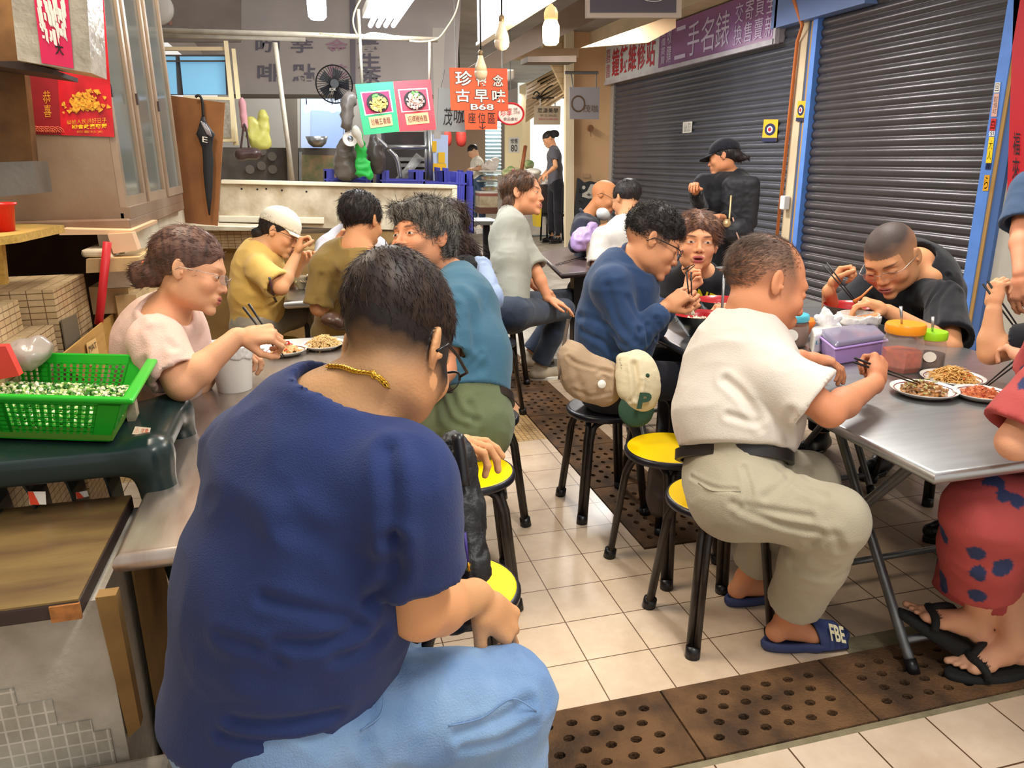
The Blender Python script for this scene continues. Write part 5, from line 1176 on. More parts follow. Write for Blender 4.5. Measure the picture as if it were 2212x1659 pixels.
# hanging white box with pink poster, nearer
wbx = thing('wall_box', 'foil-covered white box with a torn pink poster at the top left', 'box', (-.95, 2.5, 1.75))
q = yq(((20, -40), (184, -70), (197, 158), (38, 130)), 2.45); mb = MB(); mb.slab(q, V(-.0, .18, 0)); mb.build('case', mat('foil', '#c8bfae', rough=.35, noise=.3, nscale=12, metal=.3, bump=.5, bscale=30), wbx)
o, q2_ = yposter('pink_poster', ((66, -60), (142, -60), (159, 148), (90, 136)), 2.446, mat('poster_pink', '#dd2a5a', rough=.25, noise=.0), wbx)
mb = MB(); rg = random.Random(2)
for i in range(70):
    s = rg.uniform(.1, .9); t = rg.uniform(.28, .72); c = quadpt(q2_, s, t)-V(0, .0010+.00004*i, 0); L = rg.uniform(.006, .03)*(1.4-t); wd = rg.uniform(.0012, .004)
    mb.add([c+V(-wd, 0, L), c+V(wd, 0, L*.7), c+V(wd*.7, 0, -L), c+V(-wd, 0, -L*.6)], [(0, 1, 2, 3)])
mb.build('torn_patches', M_WHITE, o); text_on(q2_, .48, .74, .74, .88, '大', M_INK, 'lettering', o, .003, bold=.02)
# brown side panel and steel box at the left margin
o, q = flat('wall_left_panel', [(-60, -60), (30, -60), (72, 350), (-60, 360)], 2.75, mat('grimy_brown', '#8a6238', rough=.7, noise=.5, nscale=6, col2='#4c341c'), 'grimy brown panel hanging at the left edge', 'panel', th=.05)
o, q = flat('electric_box', [(-60, 352), (70, 348), (82, 418), (-60, 430)], 2.72, M_STEELD, 'grey steel box under the grimy panel at the left edge', 'box', th=.15)
flat('dark_shelf', [(-80, 132), (40, 132), (115, 150), (115, 160), (-80, 165)][:4], 2.5, M_DARKED, 'dark shelf edge below the foil box', 'shelf', th=.25)
# counter of white tiles under the cabinet (right side face) and its odds and ends
ct2 = thing('tiled_counter', 'broken white tiled counter carrying the steel cabinet', 'counter', (-1.1, 3.4, .8))
M_WT = mat_tile('white_tile_YZ', '#e2dccb', '#d5cdb9', '#8d7f66', .62, .10, .006, .35, (0, 1.03), 0, 'YZ', dirt=.45)
mb = MB(); mb.bb((XC-.09, 2.995, 1.03), (XC-.01, 4.5, 1.222)); mb.build('tile_facing', M_WT, ct2)
mb = MB(); mb.bb((XC-.16, 3.05, .93), (XC-.03, 4.4, 1.03)); mb.build('timber_frame', mat('pale_timber', '#c7a878', rough=.8, noise=.3, nscale=12), ct2)
mb = MB(); mb.bb((-.70, 3.02, 0), (-.63, 3.10, 1.0)); mb.build('post', mat('pale_timber', '#c7a878'), ct2)
mb = MB(); mb.bb((-1.7, 4.3, 0), (-.66, 4.4, .92)); mb.build('back_board', mat('back_dark', '#5a4432', rough=.9, noise=.4, nscale=5), ct2)
mb = MB(); mb.slab([ay(*p_, 2.9) for p_ in ((232, 506), (285, 503), (298, 540), (245, 548))], V(0, .06, 0)); mb.build('loose_tile', mat('pinkish_tile', '#dcb896', rough=.5), ct2)
mb = MB(); mb.slab([ay(*p_, 2.92) for p_ in ((130, 495), (285, 498), (285, 506), (128, 508))], V(0, .5, 0)); mb.build('top_plank', mat('plank_pink', '#d9b38e', rough=.7), ct2)
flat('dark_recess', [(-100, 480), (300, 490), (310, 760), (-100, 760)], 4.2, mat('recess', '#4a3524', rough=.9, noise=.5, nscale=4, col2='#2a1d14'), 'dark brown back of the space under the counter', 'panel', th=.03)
mb = MB(); mb.tube([ay(185, 548, 2.9), ay(232, 530, 3.4)], .014, 12); tag(mb.build('grey_pipe', M_STEELD, smooth=True), 'short grey pipe end under the loose tile', 'pipe')
mb = MB(); mb.slab([ay(*p_, 2.88) for p_ in ((173, 540), (228, 540), (245, 558), (180, 556))], V(0, .3, 0)); tag(bevel(mb.build('white_plank', M_WHITEW), .008), 'white plank end lying under the broken tiles', 'plank')
mb = MB(); mb.slab([ay(*p_, 2.86) for p_ in ((186, 560), (300, 556), (304, 584), (186, 590))], V(0, .3, 0)); tag(mb.build('timber_block', mat('pale_timber', '#c7a878')), 'pale timber crosspiece under the white plank', 'plank')
mb = MB(); mb.tube([ay(213, 700, 2.85), ay(220, 640, 2.85), ay(232, 523, 2.85)], .0135, 14); tag(mb.build('red_pole', M_RED, smooth=True), 'red pole leaning against the white tiled counter', 'pole')
# yellow shelf with red cup
zs = 1.285
mb = MB(); q = [az(138, 486, zs), az(-60, 480, zs), az(-60, 518, zs), az(40, 506, zs)]; mb.add(q+[p_-V(0, 0, .022) for p_ in q], [(0, 1, 2, 3), (7, 6, 5, 4), (0, 4, 5, 1), (1, 5, 6, 2), (2, 6, 7, 3), (3, 7, 4, 0)]); tag(mb.build('yellow_shelf', M_WOODY), 'yellow wooden shelf board at the left edge under the cabinet', 'shelf')
mb = MB(); q = [ay(*p_, 2.55) for p_ in ((-30, 515), (2, 515), (12, 615), (-30, 618))]; mb.slab(q, V(0, .03, 0)); tag(mb.build('shelf_post', M_WOODY), 'yellow wooden upright below the shelf board', 'post')
c = az(6, 500, zs); mb = MB(); mb.lathe(c, [(.025, 0), (.030, .0), (.040, .07), (.046, .072), (.046, .078), (.036, .076), (.028, .004)], 24); tag(mb.build('red_cup', mat('red_plastic', '#e0241c', rough=.3), smooth=True), 'red plastic cup standing on the yellow shelf', 'cup')
# tiled steps (old stove) at X=-.75
M_MOSXc = M_MOSX
st = thing('tiled_stove', 'old stepped stove clad in small cream tiles on the left', 'stove', (-1.1, 2.8, 0))
mb = MB(); mb.bb((-1.7, 2.05, .6), (-.76, 2.72, 1.005)); mb.build('low_step', M_MOST, st)
def facebox(name, x0, y0, z0, x1, y1, z1):
    m = MB(); m.add([(x0, y0, z1), (x1, y0, z1), (x1, y1, z1), (x0, y1, z1)], [(0, 1, 2, 3)], 0)
    m.add([(x0, y0, z0), (x1, y0, z0), (x1, y0, z1), (x0, y0, z1)], [(0, 1, 2, 3)], 1); m.add([(x1, y0, z0), (x1, y1, z0), (x1, y1, z1), (x1, y0, z1)], [(0, 1, 2, 3)], 2)
    m.add([(x0, y1, z0), (x1, y1, z0), (x1, y1, z1), (x0, y1, z1)], [(3, 2, 1, 0)], 1); m.add([(x0, y0, z0), (x0, y1, z0), (x0, y1, z1), (x0, y0, z1)], [(3, 2, 1, 0)], 2)
    return m.build(name, [M_MOST, M_MOSW, M_MOSX], st)
bpy.data.objects.remove(child(st)[0])
facebox('low_step', -1.7, 2.02, .0, -.79, 2.60, .985); facebox('front_block', -1.7, 2.30, .98, -.86, 2.56, 1.075); facebox('tall_step', -1.7, 2.62, .0, -.78, 2.98, 1.09)
mb = MB(); mb.bb((-.79+.001, 2.66, .80), (-.775, 2.80, .98)); mb.build('fire_opening', mat('opening', '#6f6450', rough=.9), st)
mb = MB(); mb.slab([ax(*p_, -.774) for p_ in ((130, 692), (158, 680), (168, 742), (142, 762))], V(.004, 0, 0)); mb.build('opening', mat('opening', '#6f6450'), st)
mb = MB(); mb.add(np.array([az(x, y, 1.077) for x, y in ((-20, 620), (20, 616), (66, 617), (70, 620), (30, 624), (-20, 628))]), [tuple(range(6))]); mb.build('red_string', M_RED, st)
# flattened cardboard
def cardb(px, X, label, name='cardboard_sheet', th=-.006):
    q = [ax(*p_, X) for p_ in px]; mb = MB(); mb.slab(q, V(th, 0, 0)); return tag(mb.build(name, M_CARD), label, 'cardboard'), q
o, q = cardb([(118, 780), (222, 696), (238, 800), (200, 830)], -.71, 'flattened cardboard box with a printed label left of the woman in pink'); 
mb = MB(); mb.slab([ax(*p_, -.704) for p_ in ((186, 742), (206, 730), (216, 775), (194, 792))], V(.001, 0, 0)); lb = mb.build('label_patch', mat('card_light', '#d8b878', rough=.8), o)
text_on([ax(*p_, -.703) for p_ in ((190, 748), (206, 738), (212, 768), (196, 784))], 0, 0, 1, 1, 'MAT\n74', M_INK, 'lettering', lb, .002)
cardb([(214, 700), (336, 612), (350, 760), (236, 800)], -.725, 'second flattened cardboard sheet standing behind the labelled one')
# clear bag and red bag bottom left
blob('clear_bag', mat('clear_bag', '#b9aca4', rough=.2, alpha=.75, bump=.5, bscale=20), 'crumpled clear plastic bag lying by the tiled stove', 'bag', [(60, 765, 34, 26, .06), (85, 750, 12, 24, .05)], 2.2, .008, rough=.012, rs=22)
o, q = flat('red_stool_edge', [(-60, 752), (12, 748), (42, 812), (-60, 830)], 2.05, mat('coral_plastic', '#e0403a', rough=.4), 'coral red plastic panel at the left edge behind the green basket', 'panel', th=.03)
# brown leaning cardboard with umbrella
YB_ = 4.6
o, q = flat('leaning_board', [(352, 204), (486, 222), (470, 488), (388, 480)], YB_, M_CARDB, 'tall brown cardboard board standing on the ledge with an umbrella on it', 'board', th=.015)
um = thing('umbrella', 'black folded umbrella with grey stripes hooked over the brown board', 'umbrella', ay(445, 460, YB_-.05))
Yu = YB_-.05; M_UMB = mat('umbrella_black', '#23252a', rough=.6)
mb = MB(); mb.tube(crv([ay(*p_, Yu) for p_ in ((422, 210), (428, 206), (434, 210), (437, 222), (439, 255))], 5), .007, 8); mb.build('handle', M_BLK, um, smooth=True)
rings = []; prof = ((438, 252, 3.), (438, 262, 5), (441, 280, 12), (443, 290, 17), (444, 300, 13), (447, 320, 9), (449, 345, 9.5), (449, 370, 9), (450, 400, 7.5), (451, 430, 5), (452, 465, 1.2))
for x, y, r in prof:
    c = ay(x, y, Yu-.01); k = r*c[1]*1.0/F*.95
    rings.append([c+V(math.cos(t)*k*(1+.14*math.cos(5*t)), math.sin(t)*k*.6, 0) for t in np.linspace(0, 2*math.pi, 30, endpoint=False)])
mb = MB(); mb.loft(rings); mb.build('canopy', M_UMB, um, smooth=True)
for k in range(3):
    mb = MB(); mb.tube([ay(434+k*5, 262+k*3, Yu-.05-.003*k), ay(442+k*5, 276+k*4, Yu-.065), ay(449+k*3.5, 291+k*2, Yu-.065)], [.004, .007, .005], 6); mb.build('grey_stripe', mat('umb_grey', '#9d98a0', rough=.5), um, smooth=True)
text_on([ay(*p_, Yu-.065) for p_ in ((436, 294), (450, 297), (450, 309), (436, 306))], .1, 0, .9, 1, 'E', M_WHITE, 'lettering', um, .006)
# ------------------------------------------------------------------ tables
def steel_table(x0, y0, x1, y1, z, label, legs, m=M_STEEL, th=.032, name='folding_table'):
    root = thing(name, label, 'table', ((x0+x1)/2, (y0+y1)/2, 0))
    mb = MB(); r = th/2; n = 9  # rolled edge profile swept round the rectangle
    cen = [(x0+r, y0+r), (x1-r, y0+r), (x1-r, y1-r), (x0+r, y1-r)]
    rings = []
    for k in range(n):
        t = -math.pi/2+math.pi*k/(n-1); ring = []
        for (cx_, cy_), (sx, sy) in zip(cen, ((-1, -1), (1, -1), (1, 1), (-1, 1))):
            ring.append((cx_+sx*r*math.cos(t), cy_+sy*r*math.cos(t), z-r+r*math.sin(t)))
        rings.append(ring)
    mb.loft(rings); o = mb.build('tabletop', m, root, smooth=True, angle=40)
    legs(root); return root
M_TUBE = mat('grey_tube', '#7d7f80', rough=.35, metal=.7, noise=.25, nscale=20)
def xlegs(x0, y0, x1, y1, z, ends):
    def f(root):
        for i, (ya, yb, xa, xb) in enumerate(ends):
            mb = MB(); P = [V(xa, ya, .012), V(xa, ya+(yb-ya)*.08, .06), V(xa+.01, yb-(yb-ya)*.06, z-.08), V(xa+.04, yb, z-.05), V(xb-.04, yb, z-.05), V(xb-.01, yb-(yb-ya)*.06, z-.08), V(xb, ya+(yb-ya)*.08, .06), V(xb, ya, .012)]
            mb.tube([P[0]]+crv(P[1:7], 5)+[P[7]], .015, 12); mb.build('leg_frame', M_TUBE, root, smooth=True)
            mb = MB(); q = .10; mb.tube([V(xa, ya+(yb-ya)*q, q*z), V(xb, ya+(yb-ya)*q, q*z)], .012, 10); mb.build('cross_bar', M_TUBE, root, smooth=True)
            for x in (xa, xb):
                mb = MB(); mb.tube([V(x, ya-(yb-ya)*.01, .0), V(x, ya+(yb-ya)*.035, .035)], [.019, .018], 12); mb.build('rubber_foot', M_BLK, root, smooth=True)
    return f
TR = (1.39, 1.35, 2.46, 3.22)
steel_table(*TR, .74, 'large stainless steel folding table shared by the diners on the right', xlegs(*TR, .74, ((1.54, 2.06, 1.62, 2.36), (2.08, 1.52, 1.50, 2.26), (2.62, 3.08, 1.52, 2.36), (3.12, 2.58, 1.56, 2.32))))
steel_table(1.45, 3.24, 2.55, 3.92, .735, 'grey steel table at the far end of the right hand row', xlegs(1.45, 3.24, 2.55, 3.92, .735, ((3.35, 3.8, 1.6, 2.4), (3.82, 3.36, 1.64, 2.36))), M_STEELD)
TL = (-.42, 1.46, .16, 3.16)
M_STEELW = mat('steel_warm', '#c2b6ac', rough=.30, metal=.8, noise=.2, nscale=4, col2='#a8978a', bump=.04, bscale=300, stretch=(5, 1, 1))
steel_table(*TL, .74, 'long stainless steel table on the left beside the woman in pink', xlegs(*TL, .74, ((1.68, 2.2, -.34, .08), (2.22, 1.66, -.32, .06), (2.5, 3.0, -.34, .08))), M_STEELW, .045)
mb = MB(); mb.slab([V(-.40, 3.13, .741), V(.14, 3.13, .741), V(.14, 3.16, .765), V(-.40, 3.16, .765)], V(0, .006, 0)); mb.build('raised_rim', M_STEEL, bpy.data.objects['folding_table.002'])
steel_table(-.16, 4.17, .78, 4.95, .75, 'steel table with pale noodle bowls beside the woman in the white cap', xlegs(-.16, 4.17, .78, 4.95, .75, ((4.3, 4.8, -.06, .68), (4.82, 4.28, -.02, .64))), M_STEEL, .05)
M_BRT = mat('brown_laminate', '#5d4a48', rough=.28, noise=.15, nscale=4)
br = thing('brown_table', 'dark brown laminate table at the back with a paper cup', 'table', (2.1, 5.2, 0))
mb = MB(); Q = [az(1165, 545, .735), az(1215, 592, .735), az(1420, 570, .735), az(1420, 520, .735), az(1290, 520, .735)]
mb.add(Q+[p_-V(0, 0, .03) for p_ in Q], [(0, 1, 2, 3, 4)[::-1], (5, 6, 7, 8, 9)]+[(i, (i+1) % 5, 5+(i+1) % 5, 5+i) for i in range(5)]); mb.build('tabletop', M_BRT, br)
mb = MB(); mb.tube([Q[0]-V(0, 0, .015), Q[1]-V(0, 0, .015), Q[2]-V(0, 0, .015)], .017, 8); mb.build('edge_trim', mat('trim_dark', '#33282a', rough=.4), br, smooth=True)
mb = MB(); mb.bb((1.75, 4.95, 0), (1.83, 5.03, .71)); mb.bb((1.6, 4.8, 0), (2.0, 5.2, .03)); mb.build('pedestal', M_BLK, br)
b2 = thing('small_dark_table', 'dark low table behind the man in the grey shirt', 'table', (1.3, 7.2, 0)); mb = MB(); mb.slab([ay(*p_, 7.3) for p_ in ((1022, 478), (1082, 478), (1082, 486), (1022, 486))], V(0, .5, 0)); mb.build('tabletop', M_STEELD, b2); mb = MB(); a = ay(1050, 486, 7.5); mb.bb(a-V(.03, .03, a[2]), a+V(.03, .03, 0)); mb.build('leg', M_BLK, b2)
# ------------------------------------------------------------------ stools
M_LEG = mat('stool_black', '#1a1614', rough=.35, noise=.3, nscale=40, col2='#2c211b', spec=.5)
M_RIM = mat('stool_rim', '#191822', rough=.35)
def make_stool(m_top, h=.46, r=.155):
    root = bpy.data.objects.new('stool', None); COL.objects.link(root); root['_w'] = [0, 0, 0]; root.empty_display_size = .05
    mb = MB(); mb.lathe(V(0, 0, 0), [(0, h), (r-.008, h), (r-.004, h-.003)], 40, cap=False); mb.build('seat', m_top, root, smooth=False)
    mb = MB(); mb.lathe(V(0, 0, 0), [(r-.005, h-.002), (r+.002, h-.004), (r+.006, h-.012), (r+.005, h-.024), (r-.004, h-.03), (0, h-.03)], 40, cap=False); mb.build('rim', M_RIM, root, smooth=True)
    sp = .165
    for k in range(4):
        a = math.pi/4+k*math.pi/2; u_ = V(math.cos(a), math.sin(a), 0); t_ = V(-math.sin(a), math.cos(a), 0)
        mb = MB()
        for s in (-1, 1):
            top = u_*.115+t_*s*.0135; P = [u_*(sp*1.22)+t_*s*.010+V(0, 0, .0), u_*(sp*.92)+t_*s*.0105+V(0, 0, h-.11), u_*(.125)+t_*s*.014+V(0, 0, h-.055), u_*(.085)+t_*s*.04+V(0, 0, h-.036), u_*(.05)+t_*s*.075+V(0, 0, h-.034)]
            mb.tube([P[0]]+crv(P[1:], 5), .0125, 10)
        mb.build('leg', M_LEG, root, smooth=True)
        mb = MB(); mb.tube([u_*(sp*1.225)+V(0, 0, -.0), u_*(sp*1.19)+V(0, 0, .035)], [.0235, .0225], 12); mb.build('foot_cap', M_BLK, root, smooth=True)
    return root
PROT = {}
def stool(x, y, rz, label, top='yellow', s=1., group='round black legged stools', tilt=None):
    if top not in PROT:
        o = make_stool({'yellow': M_YEL, 'red': M_RED, 'black': M_BLK, 'white': M_WHITEP}[top]); PROT[top] = o
    else:
        o = PROT[top].copy(); COL.objects.link(o)
        for c in child(PROT[top]):
            d = c.copy(); COL.objects.link(d); d.parent = o
    o.location = (x, y, 0); o.rotation_euler = (0, 0, rz); o.scale = (s, s, s); return tag(o, label, 'stool', group)
stool(1.165, 1.93, .05, 'yellow topped stool under the man in the white t-shirt and beige trousers')
stool(.455, 2.33, -.12, 'empty yellow stool by the aisle, the farther of the two empty ones')
stool(.28, 1.63, .02, 'empty yellow stool partly behind the navy shirted man, the nearer of the two empty ones')
stool(-.13, 1.13, .3, 'yellow stool under the man in the navy t-shirt, only its rim edge showing', s=1.05)
stool(1.15, 2.85, .0, 'black stool under the man in the blue jacket', 'black')
stool(1.20, 2.34, .4, 'yellow stool tucked between the man in white and the man in the blue jacket')
stool(.62, 2.88, .1, 'black stool under the grey haired man in the teal shirt', 'black')
stool(1.20, 4.86, .0, 'red edged stool under the man in the light grey shirt', 'red')
stool(-.25, 4.5, .3, 'yellow stool under the woman in the white cap')
stool(.35, 3.85, .1, 'stool under the man in the khaki shirt', 'black')
stool(1.55, 3.05, .5, 'yellow stool beneath the table edge beside the man in the blue jacket')
stool(1.92, 1.13, .35, 'stool at the lower right corner under the woman in the red dotted dress', 'black', 1.05)
stool(2.62, 2.62, .2, 'stool beyond the steel table under the man in the black t-shirt', 'black')
stool(2.52, 1.95, .7, 'black stool in the shade under the right end of the steel table', 'black')
stool(2.45, 5.45, .7, 'stool under the man in the white shirt at the brown table', 'black')
stool(.95, 4.15, .7, 'stool under the woman with long dark hair', 'black')
# folding chair at the back
fc = thing('chair', 'black office style chair at the back by the bright doorway', 'chair', az(1193, 520))
b = az(1193, 522); dY = b[1]
M_CHB = mat('chair_black', '#2a2422', rough=.6)
def at_(x, y, dy=0): return ay(x, y, dY+dy)
mb = MB(); S = Sdf(); c = at_(1190, 430); S.box(c, (.17*dY/12*1.35, .02, .20*dY/12*1.2), None, .03)
P, Q = S.mesh(.02); mk('backrest', P, Q, M_CHB, fc)
mb = MB(); mb.slab([at_(1174, 462), at_(1222, 462), at_(1222, 468), at_(1174, 468)], V(0, .45, 0)); bevel(mb.build('seat', M_CHB, fc), .01)
for x0, x1, y1, dy in ((1172, 1168, 520, 0), (1181, 1182, 527, 0), (1213, 1216, 520, 0), (1222, 1224, 515, .3)):
    mb = MB(); mb.tube([at_(x0, 405 if x0 in (1172, 1213) else 465, dy), at_(x1, y1, dy)], .018, 8); mb.build('leg', M_BLK, fc, smooth=True)
mb = MB(); mb.tube(crv([at_(1172, 410), at_(1174, 404), at_(1208, 402), at_(1212, 410)], 4), .016, 8); mb.build('back_tube', M_TUBE, fc, smooth=True)
# glass display case at back
dc = thing('display_case', 'glass snack display case beside the distant standing person', 'display case', ay(1065, 450, 15)); YD = 15.
for i, (y0, y1, m_) in enumerate(((368, 371, M_WHITEP), (390, 393, M_WHITEP), (413, 418, M_WHITEP), (418, 424, mat('case_red', '#a05a50', rough=.5)), (424, 448, M_WHITEW), (448, 462, mat('case_brown', '#6a4636', rough=.7)))):
    mb = MB(); mb.slab([ay(*p_, YD) for p_ in ((1036, y0), (1086, y0), (1086, y1), (1036, y1))], V(0, .8, 0)); mb.build(('top_board', 'shelf', 'shelf', 'band', 'base', 'plinth')[i], m_, dc)
mb = MB(); mb.slab([ay(*p_, YD-.01) for p_ in ((1036, 371), (1086, 371), (1086, 413), (1036, 413))], V(0, .01, 0)); mb.build('glass_pane', M_GLASS, dc)
for j, (yy, n_) in enumerate(((388, 9), (411, 9))):
    for k in range(n_):
        mb = MB(); mb.lathe(ay(1042+k*4.8, yy, YD+.25), [(0, 0), (.035, 0), (.04, .05), (0, .07)], 8); tag(mb.build('snack_pack', mat('snack_%d' % (k % 3), ('#e8dccc', '#dba8a0', '#d8c878')[k % 3], rough=.5)), 'small snack pack on the %s shelf of the distant display case' % ('upper', 'lower')[j], 'snack', 'snacks on the %s shelf of the display case' % ('upper', 'lower')[j])
fl_ = ay(1070, 360, 14.5); blob('wrapped_bouquet', mat('paper_white', '#e9e0d8', rough=.6), 'white paper wrapped goods on top of the display case', 'goods', [(1060, 358, 12, 9, .15), (1072, 350, 10, 6, .1), (1050, 362, 8, 6, .1)], 15.2, .03, rough=.05, rs=9)
blob('leafy_greens', mat('leaf_green', '#6f9a52', rough=.7, noise=.4, nscale=12, col2='#c9c89a'), 'leafy greens and small pumpkin at the back stall', 'vegetables', [(1095, 375, 8, 6, .12), (1105, 368, 6, 5, .1), (1142, 356, 7, 6, .1), (1120, 372, 8, 5, .1)], 14, .03, rough=.05, rs=9)
blob('pink_bottle', mat('pink_pl', '#e87890', rough=.4), 'pink and white bottle at the back stall', 'bottle', [(1109, 378, 5, 8, .08), (1109, 368, 3, 4, .05)], 13.8, .02)
flat('colour_poster', [(1085, 388), (1104, 385), (1104, 440), (1086, 446)], 14.17, mat('poster_multi', '#e8c030', rough=.6, noise=.9, nscale=7, col2='#4a5ab8'), 'yellow, blue and red printed sheet hanging at the back stall', 'poster', th=.02)
blob('steel_basin', M_WHITEP, 'pale basin in front of the worker in the grey t-shirt', 'basin', [(1150, 372, 18, 9, .3), (1175, 398, 12, 12, .2)], 13.6, .03)
mb = MB(); mb.tube([ay(1127, 366, 13.4), ay(1135, 316, 13.6)], .035, 8); tag(mb.build('wooden_stick', mat('stick', '#8f5230', rough=.6), smooth=True), 'brown wooden stick standing at the back stall', 'stick')
flat('back_stall_counter', [(1086, 378), (1215, 378), (1215, 505), (1086, 508)], 14.2, mat('stall_pale', '#c9c0b4', rough=.6, noise=.3, nscale=4), 'pale counter of the back stall in front of the worker', 'counter', th=.4)
flat('yellow_bucket_side', [(1157, 448), (1170, 448), (1168, 490), (1160, 490)], 12.8, mat('bucket_yel', '#d2b428', rough=.5), 'narrow yellow bucket beside the black chair', 'bucket', th=.25)
# lanterns
for i, x in enumerate((964, 996)):
    c = ay(x, 298, 13); r = 11*13/F; t_ = thing('red_lantern', 'long red paper lantern under the orange sign, %s of two' % ('left', 'right')[i], 'lantern', c)
    mb = MB(); mb.lathe(c, [(.35*r, -1.6*r), (.8*r, -1.3*r), (1.*r, -.6*r), (1.05*r, 0), (1.*r, .7*r), (.85*r, 1.4*r), (.5*r, 1.6*r)], 20); mb.build('body', mat('lantern_red', '#c04038', rough=.6, noise=.1, nscale=6), t_, smooth=True)
    mb = MB(); mb.tube([c+V(0, 0, 1.6*r), V(c[0], c[1], 3.36)], .01, 6); mb.build('cord', M_BLK, t_)
# ------------------------------------------------------------------ things on the right table
ZT = .7405
def plate(px, rpx, label, food_m, n, kind='noodle', z=ZT, seed=0, d=None, garn=None):
    c = az(*px, z); c[2] = z; R0 = rpx*pr(c)[0][2]/F; root = thing('plate', label, 'plate', c)
    mb = MB(); mb.lathe(c, [(0, .004), (.5*R0, .004), (.78*R0, .010), (R0, .020), (R0+.003, .022), (R0, .017), (.78*R0, .004), (.6*R0, .0), (0, 0)], 40, cap=False); mb.build('dish', mat('plate_white', '#ece9e2', rough=.2, spec=.6), root, smooth=True)
    mb = MB(); mb.tube([c+V(.9*R0*math.cos(t), .9*R0*math.sin(t), .0158) for t in np.linspace(0, 2*math.pi, 40, endpoint=False)], .0016, 5, closed=True); mb.build('rim_line', mat('rim_maroon', '#7a3540', rough=.4), root)
    rg = random.Random(seed); mb = MB()
    if kind == 'noodle':
        for i in range(n):
            a = rg.uniform(0, 6.28); r = .62*R0*rg.random()**.6; h = .035*(1-(r/(.62*R0))**1.5)+.008; L = rg.uniform(.02, .045); p0 = c+V(r*math.cos(a), r*math.sin(a), h); t = rg.uniform(0, 6.28); P = []
            for k in range(7):
                s = k/6-.5; t2 = t+s*rg.uniform(1, 3.5); P.append(p0+V(math.cos(t2)*s*L*1.6, math.sin(t2)*s*L*1.6, .010*math.cos(s*4+i)-.018*s*s+.003))
            mb.tube(P, .0015, 5)
        o = tag(mb.build('noodles', food_m, root, smooth=True), kind='stuff')
    else:
        for i in range(n):
            a = rg.uniform(0, 6.28); r = .66*R0*rg.random()**.6; h = .022*(1-(r/(.66*R0))**1.5)+.010; k = rg.uniform(.005, .014); q = c+V(r*math.cos(a), r*math.sin(a), h); u_ = nrm([rg.gauss(0, 1), rg.gauss(0, 1), rg.gauss(0, .5)]); v_ = nrm(np.cross(u_, [rg.gauss(0, 1), 0, 1]))
            w_ = np.cross(u_, v_); mb.add([q+u_*k*x+v_*k*.6*y+w_*.003*zz for x in (-1, 1) for y in (-1, 1) for zz in (-1, 1)], [(0, 1, 3, 2), (4, 6, 7, 5), (0, 4, 5, 1), (2, 3, 7, 6), (0, 2, 6, 4), (1, 5, 7, 3)])
        o = tag(mb.build('food', food_m, root, smooth=False), kind='stuff')
    if garn:
        mb = MB()
        for i in range(garn[1]):
            a = rg.uniform(0, 6.28); r = .6*R0*rg.random()**.5; q = c+V(r*math.cos(a), r*math.sin(a), .038*(1-(r/(.7*R0))**1.5)+.012); t = rg.uniform(0, 6.28); L = rg.uniform(.006, .016); mb.tube([q, q+V(math.cos(t)*L, math.sin(t)*L, rg.uniform(-.004, .006))], .0022, 5)
        tag(mb.build('garnish', garn[0], root), kind='stuff')
    return root
M_NOOD = mat('noodle_oily', '#e3b266', rough=.35, noise=.15, nscale=30); M_CAR = mat('carrot', '#d8602c', rough=.4); M_DUMP = mat('dumpling', '#c98a4e', rough=.4, noise=.5, nscale=50, col2='#e8cfa0'); M_SAUCE = mat('saucy', '#a8442a', rough=.35, noise=.5, nscale=60, col2='#d98a58')
plate((1995, 852), 66, 'white plate of chopped stir fry, nearest on the right table', mat('stirfry', '#c98f50', rough=.45, noise=.7, nscale=70, col2='#6c4a2c'), 170, 'chop', seed=1, garn=(mat('leek', '#b8b878', rough=.5), 30))
plate((2056, 826), 62, 'white plate heaped with fried noodles on the right table', M_NOOD, 300, 'noodle', seed=2, garn=(M_CAR, 26))
plate((2118, 860), 54, 'white plate of red sauced meat at the right margin', M_SAUCE, 150, 'chop', seed=3)
plate((700, 752), 46, 'plate of fried noodles beside the navy shirted man', mat('noodle_pale', '#e8c68a', rough=.35), 260, 'noodle', seed=5)
plate((618, 765), 44, 'plate with egg and red sauce in front of the woman in pink', M_DUMP, 110, 'chop', seed=6, garn=(mat('ketchup', '#c83820', rough=.3), 24))
